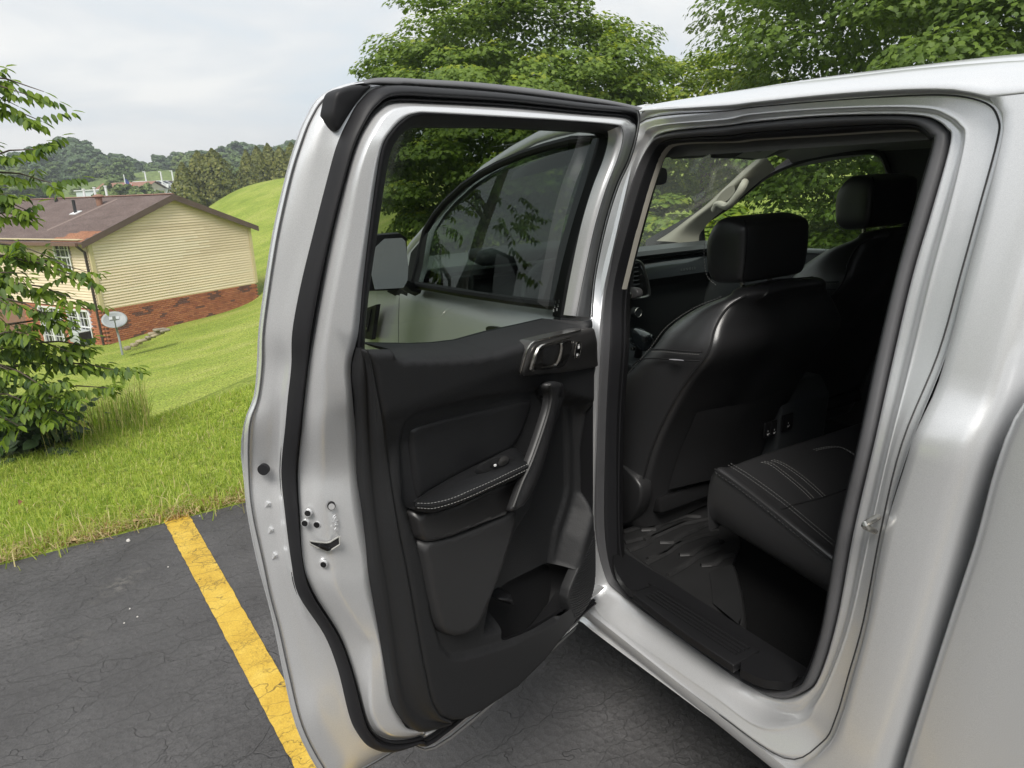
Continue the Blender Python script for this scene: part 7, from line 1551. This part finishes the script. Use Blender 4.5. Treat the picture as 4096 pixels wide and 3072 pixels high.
# head restraint
def rbox(name, c, d, bev, m, parent, rot=None, seg=4):
    mb = MB(); mb.box((0, 0, 0), d); o = mb.obj(name, m, parent, angle=None)
    bm = bmesh.new(); bm.from_mesh(o.data); bmesh.ops.recalc_face_normals(bm, faces=bm.faces)
    bmesh.ops.bevel(bm, geom=list(bm.edges), offset=bev, segments=seg, affect='EDGES', profile=.5)
    for f_ in bm.faces: f_.smooth = True
    R_ = (rot or Matrix.Identity(3)).to_4x4(); bm.transform(Matrix.Translation(c) @ R_); bm.to_mesh(o.data); bm.free(); return o
HRc = Vector((-.088, -.545, 1.372))
lean = Matrix.Rotation(-.16, 3, 'Y')
hr = MB(); hs = []
HN = [(-0.0122,-0.425,1.3217),(-0.0086,-0.425,1.3885),(-0.0347,-0.43,1.4369),(-0.0708,-0.435,1.4526),(-0.1304,-0.43,1.4395),(-0.1419,-0.425,1.4177),(-0.1438,-0.42,1.3499),(-0.136,-0.425,1.2965),(-0.1088,-0.43,1.2838),(-0.0503,-0.43,1.2779),(-0.0239,-0.428,1.2941)]
hn = catmull(HN, 3, True); hc = hn.mean(0)
YH = -.545
def hrow(f, y_): return [(hc[0] + (p[0] - hc[0]) * f, y_, hc[2] + (p[2] - hc[2]) * f) for p in hn]
hsec = [hrow(.02, -.413), hrow(.6, -.412), hrow(.88, -.416), hrow(.97, -.425), hrow(1.0, -.445), hrow(1.0, -.545), hrow(1.0, -.645), hrow(.97, -.665), hrow(.88, -.674), hrow(.5, -.678), hrow(.02, -.678)]
# keep the far end level with the near one
A_ = np.array(hsec); r__, m__ = A_.shape[:2]; idx = np.arange(r__ * m__).reshape(r__, m__); idx = np.hstack([idx, idx[:, :1]])
hro = obj('head_restraint', A_.reshape(-1, 3), np.ascontiguousarray(np.stack([idx[:-1, :-1], idx[:-1, 1:], idx[1:, 1:], idx[1:, :-1]], -1).reshape(-1, 4)), Mlea, back); weld(hro, 1e-5)
sub = hro.modifiers.new('s', 'SUBSURF'); sub.levels = 1; sub.render_levels = 1
k_ = [tuple(p) for p in A_[3]]
stitches('stitching', [[(p[0], p[1] + .006, p[2]) for p in [(-0.0535,-0.425,1.2751),(-0.0252,-0.425,1.292),(-0.0106,-0.425,1.3216),(-0.0071,-0.425,1.386),(-0.0362,-0.425,1.4361),(-0.0721,-0.425,1.4521)]]], back, .008, .006, .001)
seam('seam', [(-0.1294,-0.424,1.4443),(-0.141,-0.421,1.4179),(-0.1426,-0.418,1.35),(-0.1344,-0.422,1.2931)], back, .0022)
seam('seam', [(hc[0] - .09, y_, 1.288 + .004 * math.sin(k)) for k, y_ in enumerate(np.linspace(-.43, -.66, 6))], back, .0016)
for yk in (-.49, -.60):
    mb = MB(); mb.cyl((hc[0] - .004, yk, 1.22), (hc[0] + .002, yk, 1.31), .0065, 12); mb.obj('restraint_post', Mchrome, back)
    mb = MB(); mb.tube([(hc[0] - .006, yk, 1.225), (hc[0] - .004, yk, 1.242), (hc[0] - .004, yk, 1.248)], [.024, .022, .013], 16); mb.obj('post_guide', Mblk, back)
# recliner cover, cushion of the front seat
RC = [(0.1824,-0.262,0.7299),(0.1359,-0.255,0.7443),(0.0584,-0.255,0.7159),(0.044,-0.255,0.6849),(0.0567,-0.255,0.6284),(0.1043,-0.262,0.5612),(0.1733,-0.27,0.5135),(0.2002,-0.27,0.5341)]
mb = MB(); mb.prism(chaikin(np.array(RC), 1).tolist(), (0, -.05, 0)); mb.obj('recliner_cover', mat('recliner_black', (.02, .02, .021), .4), back, bevel=.012)
mb = MB(); mb.prism([(.1, -.28, .60), (.1, -.28, .74), (.2, -.28, .76), (.62, -.28, .80), (.68, -.28, .74), (.62, -.28, .6)], (0, -.56, 0)); mb.obj('seat_cushion', Mlea, back, bevel=.03)
mb = MB(); mb.box((.45, -.42, .55), (.6, .03, .09)); mb.box((.45, -.72, .55), (.6, .03, .09)); mb.obj('seat_rail', Mblk, back, angle=.3)
mb = MB(); mb.box((.10, -.57, .60), (.10, .46, .05), rot=Matrix.Rotation(.3, 3, 'Y')); mb.obj('seat_skirt', mat('skirt_carpet', (.008, .008, .0085), .9, spec=.1), back, bevel=.01)
# passenger seat: a copy with copies of its pieces
b2 = back.copy(); COL.objects.link(b2); b2.location = (.13, -.735, .085); b2['label'] = "front passenger's black leather seat back with its head restraint"
for ch in list(back.children):
    c2 = ch.copy(); COL.objects.link(c2); c2.parent = b2
# rear bench
CB = [(-0.237,-0.27,0.6774),(-0.3034,-0.27,0.6617),(-0.4394,-0.27,0.6498),(-0.5477,-0.27,0.6433)]
CE1 = [(-0.2143,-0.268,0.8466),(-0.2938,-0.268,0.8292),(-0.3923,-0.268,0.8006),(-0.483,-0.268,0.7703),(-0.5504,-0.268,0.7474)]
CE2 = [(-0.2051,-0.318,0.8383),(-0.2771,-0.318,0.825),(-0.3719,-0.318,0.7991),(-0.4555,-0.318,0.7694),(-0.524,-0.318,0.7449)]
x0, x1 = CE1[0][0], CE1[-1][0]
def at_x(L, x_):
    L = sorted(L); return [np.interp(x_, [p[0] for p in L], [p[k] for p in L]) for k in (1, 2)]
stx = np.r_[x0 + .004, np.linspace(x0 - .01, x1, 10), x1 - .08, -.82]
def zline(L, x_):
    L = sorted(L); s = (L[-1][2] - L[0][2]) / (L[-1][0] - L[0][0]); return L[0][2] + s * (x_ - L[0][0])
rows = []
zb_ = [zline(CB, x_) for x_ in stx]; z1 = [zline(CE1, x_) for x_ in stx]; z2 = [zline(CE2, x_) for x_ in stx]
fr = lambda k, d: -d if k == 0 else 0
rows.append([(x_, -.30, z_ - .0) for x_, z_ in zip(stx, zb_)]); rows.append([(x_, -.272, z_ + .02) for x_, z_ in zip(stx, zb_)])
rows.append([(x_, -.262, .5 * (a + b_)) for x_, a, b_ in zip(stx, zb_, z1)]); rows.append([(x_, -.268, z_) for x_, z_ in zip(stx, z1)])
rows.append([(x_, -.285, .25 * a + .75 * b_ + .012) for x_, a, b_ in zip(stx, z1, z2)]); rows.append([(x_, -.318, z_) for x_, z_ in zip(stx, z2)])
for y_, dz in ((-.34, .004), (-.5, .006), (-.62, .002), (-.925, -.004), (-1.25, .004), (-1.5, 0), (-1.57, -.05), (-1.57, -.18)): rows.append([(x_, y_, z_ + dz) for x_, z_ in zip(stx, z2)])
# front face: fold the first station down and round it
A_ = np.array(rows); front = A_[:, 0].copy()
f1 = front.copy(); f1[:, 0] += .014; f1[:, 2] = np.maximum(f1[:, 2] - .02, zb_[0]); f2 = front.copy(); f2[:, 0] += .018; f2[:, 2] = np.minimum(front[:, 2], zb_[0] + .11); f3 = front.copy(); f3[:, 0] += .006; f3[:, 2] = zb_[0] - .01
A_ = np.concatenate([f3[:, None], f2[:, None], f1[:, None], A_], 1)
r__, m__ = A_.shape[:2]; idx = np.arange(r__ * m__).reshape(r__, m__)
bench = obj('rear_bench', A_.reshape(-1, 3), np.ascontiguousarray(np.stack([idx[:-1, :-1], idx[:-1, 1:], idx[1:, 1:], idx[1:, :-1]], -1).reshape(-1, 4)), Mlea, truck)
sb_ = bench.modifiers.new('s', 'SUBSURF'); sb_.levels = 1; sb_.render_levels = 2
seam('seam', [(p[0], p[1] + .004, p[2]) for p in CE1], bench, .0024); 
stitches('stitching', [[(p[0], p[1] + .0045, p[2] - .008) for p in CE1]], bench, .011, .007, .0011, m=mat('dark_thread', (.05, .05, .05), .7))
stitches('stitching', [[(p[0], p[1] - .002, p[2] + .003) for p in CE2], [(p[0], p[1] - .012, p[2] + .005) for p in CE2]], bench, .008, .006, .0006, m=bpy.data.materials['grey_thread'])
def topz(x_): return zline(CE2, x_) + .0075
BLn = [(-0.2367,-0.408,0.86),(-0.2551,-0.4233,0.858),(-0.3048,-0.4219,0.848),(-0.3535,-0.4162,0.838),(-0.3954,-0.4061,0.826)]; BLm = [(-0.2416,-0.4401,0.86),(-0.2656,-0.4541,0.858),(-0.3136,-0.4575,0.846),(-0.3574,-0.4519,0.838),(-0.3981,-0.443,0.826)]
for L in (BLn, BLm):
    y0, y1 = L[0][1], L[-1][1]
    Ls = [(p[0], p[1], topz(p[0])) for p in L]
    stitches('stitching', [Ls, [(p[0], p[1] - .011, p[2]) for p in Ls]], bench, .008, .006, .0006)
    seam('seam', [(p[0], p[1] - .0055, p[2] - .001) for p in Ls], bench, .0016)
SH = [(p[0], p[1], topz(p[0])) for p in [(-0.2559,-0.5983,0.85),(-0.2614,-0.6426,0.85),(-0.278,-0.6856,0.845),(-0.3232,-0.6917,0.84)]]
stitches('stitching', [SH, [(p[0] - .008, p[1], p[2]) for p in SH]], bench, .009, .0065, .0007)
CRS = [(p[0], p[1], topz(p[0]) - .001) for p in [(-0.3837,-0.2865,0.82),(-0.3877,-0.3604,0.822),(-0.3975,-0.4379,0.826),(-0.4027,-0.5506,0.83)]]
seam('seam', CRS, bench, .0016)
mb = MB(); mb.prism([(-.64, -.30, .76), (-.60, -.30, .9), (-.70, -.30, 1.35), (-.84, -.30, 1.35), (-.84, -.30, .7)], (0, -1.25, 0)); mb.obj('bench_backrest', Mlea, bench, bevel=.03)
# seat belt with its tongue
BLT = [(0.054,-0.235,1.4244),(0.0675,-0.235,1.3943),(0.0807,-0.235,1.3245),(0.0974,-0.24,1.2514),(0.1161,-0.245,1.1844),(0.1388,-0.25,1.1046),(0.1579,-0.255,1.0419)]
BL2 = [(0.0427,-0.235,1.4248),(0.0572,-0.235,1.3948),(0.0624,-0.235,1.326),(0.0734,-0.24,1.2541),(0.0875,-0.245,1.1885),(0.1058,-0.25,1.1105),(0.1334,-0.255,1.0469)]
loft('seat_belt', [BLT, BL2], Mbelt, truck, 4)
BK = [(0.1087,-0.225,1.2752),(0.0542,-0.225,1.2787),(0.0374,-0.225,1.2731),(0.0371,-0.225,1.2579),(0.0505,-0.225,1.2497),(0.1002,-0.225,1.2438)]
mb = MB(); mb.prism(chaikin(np.array(BK), 1).tolist(), (0, -.02, 0)); mb.obj('belt_tongue', mat('tongue_grey', (.06, .06, .062), .4), truck, bevel=.003)
mb = MB(); q_ = [(0.0991,-0.221,1.2592),(0.0592,-0.221,1.2646),(0.0546,-0.221,1.262),(0.0545,-0.221,1.2533)]; mb.tube(q_, .0032, 6); mb.obj('belt_metal', Mchrome, truck)
# sill scuff plate with ribs
SP = [(-0.1916,-0.0154,0.572),(-0.1962,-0.0853,0.572),(-0.511,-0.0956,0.572),(-0.5136,-0.0103,0.572),(-0.3972,-0.0063,0.572),(-0.2897,-0.0085,0.572)]
mb = MB(); mb.prism([tuple(p) for p in SP], (0, 0, -.02)); sp = mb.obj('scuff_plate', Mblk, truck, angle=.4, bevel=.003)
for k in range(4):
    a, b_ = [(-0.2197,-0.0361,0.5745),(-0.4934,-0.0424,0.5745)]; c_, d_ = [(-0.2243,-0.07,0.5745),(-0.4963,-0.0782,0.5745)]
    f_ = k / 3; A1 = Vector(a).lerp(Vector(c_), f_); B1 = Vector(b_).lerp(Vector(d_), f_); mb = MB(); mb.tube([A1, B1], .003, 6, flat=.7); mb.obj('plate_rib', Mblk, sp)
SE = [(-0.5132,-0.0124,0.57),(-0.5105,-0.0975,0.57),(-0.5532,-0.1089,0.57),(-0.6006,-0.1049,0.57),(-0.6154,-0.0745,0.57),(-0.6005,-0.0529,0.57),(-0.5715,-0.0236,0.57)]
slab('scuff_end', SE, -.02, Mblk, truck, 1)
SE2 = [(-0.0053,-0.1073,0.57),(-0.0583,-0.1063,0.57),(-0.1917,-0.0896,0.57),(-0.1872,-0.0194,0.57),(-0.1415,-0.0291,0.57),(-0.0812,-0.0525,0.57)]
slab('scuff_end', SE2, -.02, Mblk, truck, 1)

# ---- the loose rubber mat on the floor
Mmat2 = mat('lit_rib_rubber', (.021, .021, .0215), .6, spec=.25, var=.25, vscale=30)  # ribs lighter than the sheet, the light they catch put into the colour
fm = empty('floor_mat', (0, 0, .502)); tag(fm, 'black rubber floor mat with raised ribs lying in the rear footwell', 'floor mat')
ML = [(0.1064,-0.2025,0.518),(0.1447,-0.2752,0.518),(0.1529,-0.4129,0.518),(0.1479,-0.5692,0.518),(0.1227,-0.6979,0.518),(-0.1171,-0.4992,0.518),(-0.1837,-0.3879,0.518),(-0.3798,-0.1955,0.518),(-0.3783,-0.1597,0.518),(-0.3026,-0.163,0.518),(-0.1856,-0.1663,0.518),(-0.0449,-0.1786,0.518),(0.0561,-0.1929,0.518)]
def lowz(P, dz=-.502): return [(p[0], p[1], p[2] + dz) for p in P]
mb = MB(); mb.prism(lowz(ML), (0, 0, -.014)); mb.obj('sheet', Mmat, fm, angle=.4)
RIM = [(0.09,-0.1849,0.535),(0.0379,-0.1834,0.535),(-0.0647,-0.1725,0.535),(-0.1851,-0.1661,0.535),(-0.3075,-0.1568,0.535),(-0.3888,-0.1434,0.54),(-0.4024,-0.1639,0.545),(-0.3683,-0.2051,0.55),(-0.3072,-0.2655,0.55),(-0.2191,-0.3454,0.545)]
r0 = lowz(RIM); r1 = [(p[0], p[1] + .006, .012) for p in r0]; r2 = [(p[0], p[1] - .02, .016) for p in r0]
loft('raised_rim', [r1, [(p[0], p[1] + .004, p[2]) for p in r0], [(p[0], p[1] - .006, p[2]) for p in r0], r2], Mmat, fm, 5)
FLP = [(-0.1804,-0.299,0.522),(-0.1856,-0.3196,0.53),(-0.2184,-0.3446,0.55),(-0.3103,-0.2618,0.553),(-0.3861,-0.1843,0.55),(-0.3992,-0.1593,0.545),(-0.283,-0.2015,0.522),(-0.2345,-0.2511,0.522)]
mb = MB(); P_ = lowz(FLP); mb.add(P_, [(0, 1, 7), (1, 2, 3, 7), (7, 3, 4, 6), (6, 4, 5)]); mb.obj('turned_flap', Mmat, fm, angle=None)
RL = [[(0.126,-0.2591,0.52),(0.1233,-0.3438,0.52),(0.1215,-0.4398,0.52),(0.1175,-0.4936,0.52)], [(0.1054,-0.3141,0.52),(0.0842,-0.3487,0.52),(0.0974,-0.3885,0.52),(0.0951,-0.4856,0.52),(0.0607,-0.5231,0.52)], [(0.0352,-0.2,0.52),(0.033,-0.2682,0.52),(0.0554,-0.3217,0.52),(0.0617,-0.4377,0.52),(0.043,-0.519,0.52),(0.0327,-0.552,0.52)], [(0.0541,-0.2808,0.52),(0.0534,-0.3332,0.52),(0.0632,-0.482,0.52)], [(0.0177,-0.3061,0.52),(-0.0049,-0.3374,0.52),(0.0094,-0.3853,0.52),(0.0143,-0.5028,0.52),(-0.018,-0.5111,0.52)], [(-0.0462,-0.1896,0.52),(-0.039,-0.2716,0.52),(-0.0216,-0.3276,0.52),(-0.0249,-0.4328,0.52),(-0.0394,-0.4876,0.52)],
      [(-0.0668,-0.3025,0.52),(-0.0838,-0.3309,0.52),(-0.0738,-0.3678,0.52),(-0.067,-0.4571,0.52),(-0.0888,-0.4539,0.52)], [(-0.1263,-0.2001,0.52),(-0.115,-0.286,0.52),(-0.1034,-0.3303,0.52),(-0.1057,-0.4283,0.52)], [(-0.1421,-0.3091,0.52),(-0.1583,-0.3436,0.52),(-0.1461,-0.3901,0.52),(-0.1499,-0.4263,0.52)], [(-0.0319,-0.2151,0.52),(-0.0378,-0.2857,0.52),(-0.0189,-0.3569,0.52)], [(0.0771,-0.2236,0.52),(0.0672,-0.2796,0.52),(0.0734,-0.3318,0.52)]]
for L in RL:
    mb = MB(); mb.tube(lowz(L), .0085, 6, flat=1.0); mb.obj('rib', Mmat2, fm)
for L in [[(0.1026,-0.3115,0.5215),(0.088,-0.3352,0.5215)], [(0.0137,-0.3037,0.5215),(-0.0012,-0.3277,0.5215)], [(-0.0698,-0.3007,0.5215),(-0.0842,-0.3239,0.5215)], [(-0.1456,-0.3067,0.5215),(-0.1589,-0.3312,0.5215)], [(-0.0184,-0.4784,0.5215),(-0.0314,-0.5034,0.5215)]]:
    mb = MB(); mb.tube(lowz(L), .0045, 6, flat=.8); mb.obj('rib', Mmat, fm)


# ------------------------------------------------------------------ moist summer air between here and the far woods
mb = MB(); mb.box((330, 0, 9), (900, 900, 36))
hz_ = obj('haze', mb.v, mb.f, [], None, smooth=False)
m = bpy.data.materials.new('haze'); m.use_nodes = True; t = m.node_tree; t.nodes.clear()
pv = t.nodes.new('ShaderNodeVolumePrincipled'); pv.inputs['Color'].default_value = (.86, .92, 1.0, 1); pv.inputs['Density'].default_value = 0.0013; pv.inputs['Anisotropy'].default_value = .2
o_ = t.nodes.new('ShaderNodeOutputMaterial'); t.links.new(pv.outputs['Volume'], o_.inputs['Volume'])
hz_.data.materials.append(m); tag(hz_, kind='stuff')

# ------------------------------------------------------------------ litter on the lot and along its edge
Mpeb = mat('pebble_white', (.55, .53, .5), .8, var=.15, vscale=60); Mtw = mat('twig_tan', (.32, .22, .13), .9); Mdl1 = mat('fallen_leaf_brown', (.22, .11, .05), .8); Mdl2 = mat('fallen_leaf_tan', (.36, .25, .13), .8)
LT_ = [(2.1538,1.0351,0.004),(1.516,1.0719,0.004),(1.437,1.0512,0.004),(1.4208,1.0975,0.004),(2.2236,0.7099,0.004),(1.7751,0.9054,0.004)]
pl_ = ['flat white pebble on the asphalt nearest the grass edge', 'tiny white stone in the middle of the asphalt', 'small pale chip right of the tiny stone in mid asphalt', 'small pale chip nearest the viewer on the asphalt', 'white grain on the asphalt right of the yellow line top', 'small grey chip beside the left edge of the yellow line']
for k, p in enumerate(LT_):
    r = np.random.default_rng(300 + k); mb = MB(); s = .010 if k == 0 else .0035
    a = np.linspace(0, 2 * np.pi, 9)[:-1]; rr = r.uniform(.8, 1.15, 8)
    lo = [(s * 1.3 * c_ * math.cos(t_), s * c_ * math.sin(t_), 0) for t_, c_ in zip(a, rr)]; up_ = [(x_ * .7, y_ * .7, s * .55) for x_, y_, _ in lo]
    mb.add(lo + up_, [(i, (i + 1) % 8, 8 + (i + 1) % 8, 8 + i) for i in range(8)] + [tuple(range(8, 16))])
    o = mb.obj('pebble', Mpeb, None, angle=.6); o.location = (p[0], p[1], .0005); tag(o, pl_[k], 'pebble', 'pebbles on the asphalt')
TW = [(2.2628,1.1322,0.008),(2.2607,1.1106,0.008),(2.213,1.1006,0.008),(2.2001,1.0932,0.008)]
mb = MB(); mb.tube(TW, [.0012, .002, .0016, .001], 6); mb.tube([TW[1], tuple(Vector(TW[1]) + Vector((.03, -.006, .006)))], [.0014, .0008], 5)
tag(mb.obj('twig', Mtw), 'thin tan twig lying at the grass edge left of the yellow line', 'twig')
DL = [(2.3179,0.884,0.014),(2.3152,0.9678,0.014),(2.3317,1.1181,0.014),(2.3442,1.0932,0.014),(2.4087,0.8256,0.014),(2.2451,0.7098,0.014),(2.3275,1.4428,0.014),(2.2718,1.2374,0.014)] + [(2.8408,1.4676,0.06)]
dl_ = ['curled brown leaf at the top left corner of the yellow line', 'tan dead leaf at the edge just left of the yellow line', 'tan dead leaf behind the twig', 'pale dead leaf in the grass above the twig', 'brown leaf in the grass above the yellow line', 'brown leaf on the edge right of the yellow line top', 'tan leaf at the far left of the asphalt edge', 'brown leaf on the edge midway to the left', 'dark brown leaf caught in the lawn at the left']
for k, p in enumerate(DL):
    r = np.random.default_rng(400 + k); v = OVAL_V * np.array([1.6, 1, 2.2]) * .045; v[:, 2] += np.abs(v[:, 0]) * .7
    o = obj('fallen_leaf', v, [tuple(f_) for f_ in OVAL_F], (Mdl1, Mdl2)[k % 2]); o.location = p; o.rotation_euler = (r.uniform(-.4, .4), r.uniform(-.4, .4), r.uniform(0, 6)); tag(o, dl_[k], 'leaf', 'dead leaves along the grass edge')
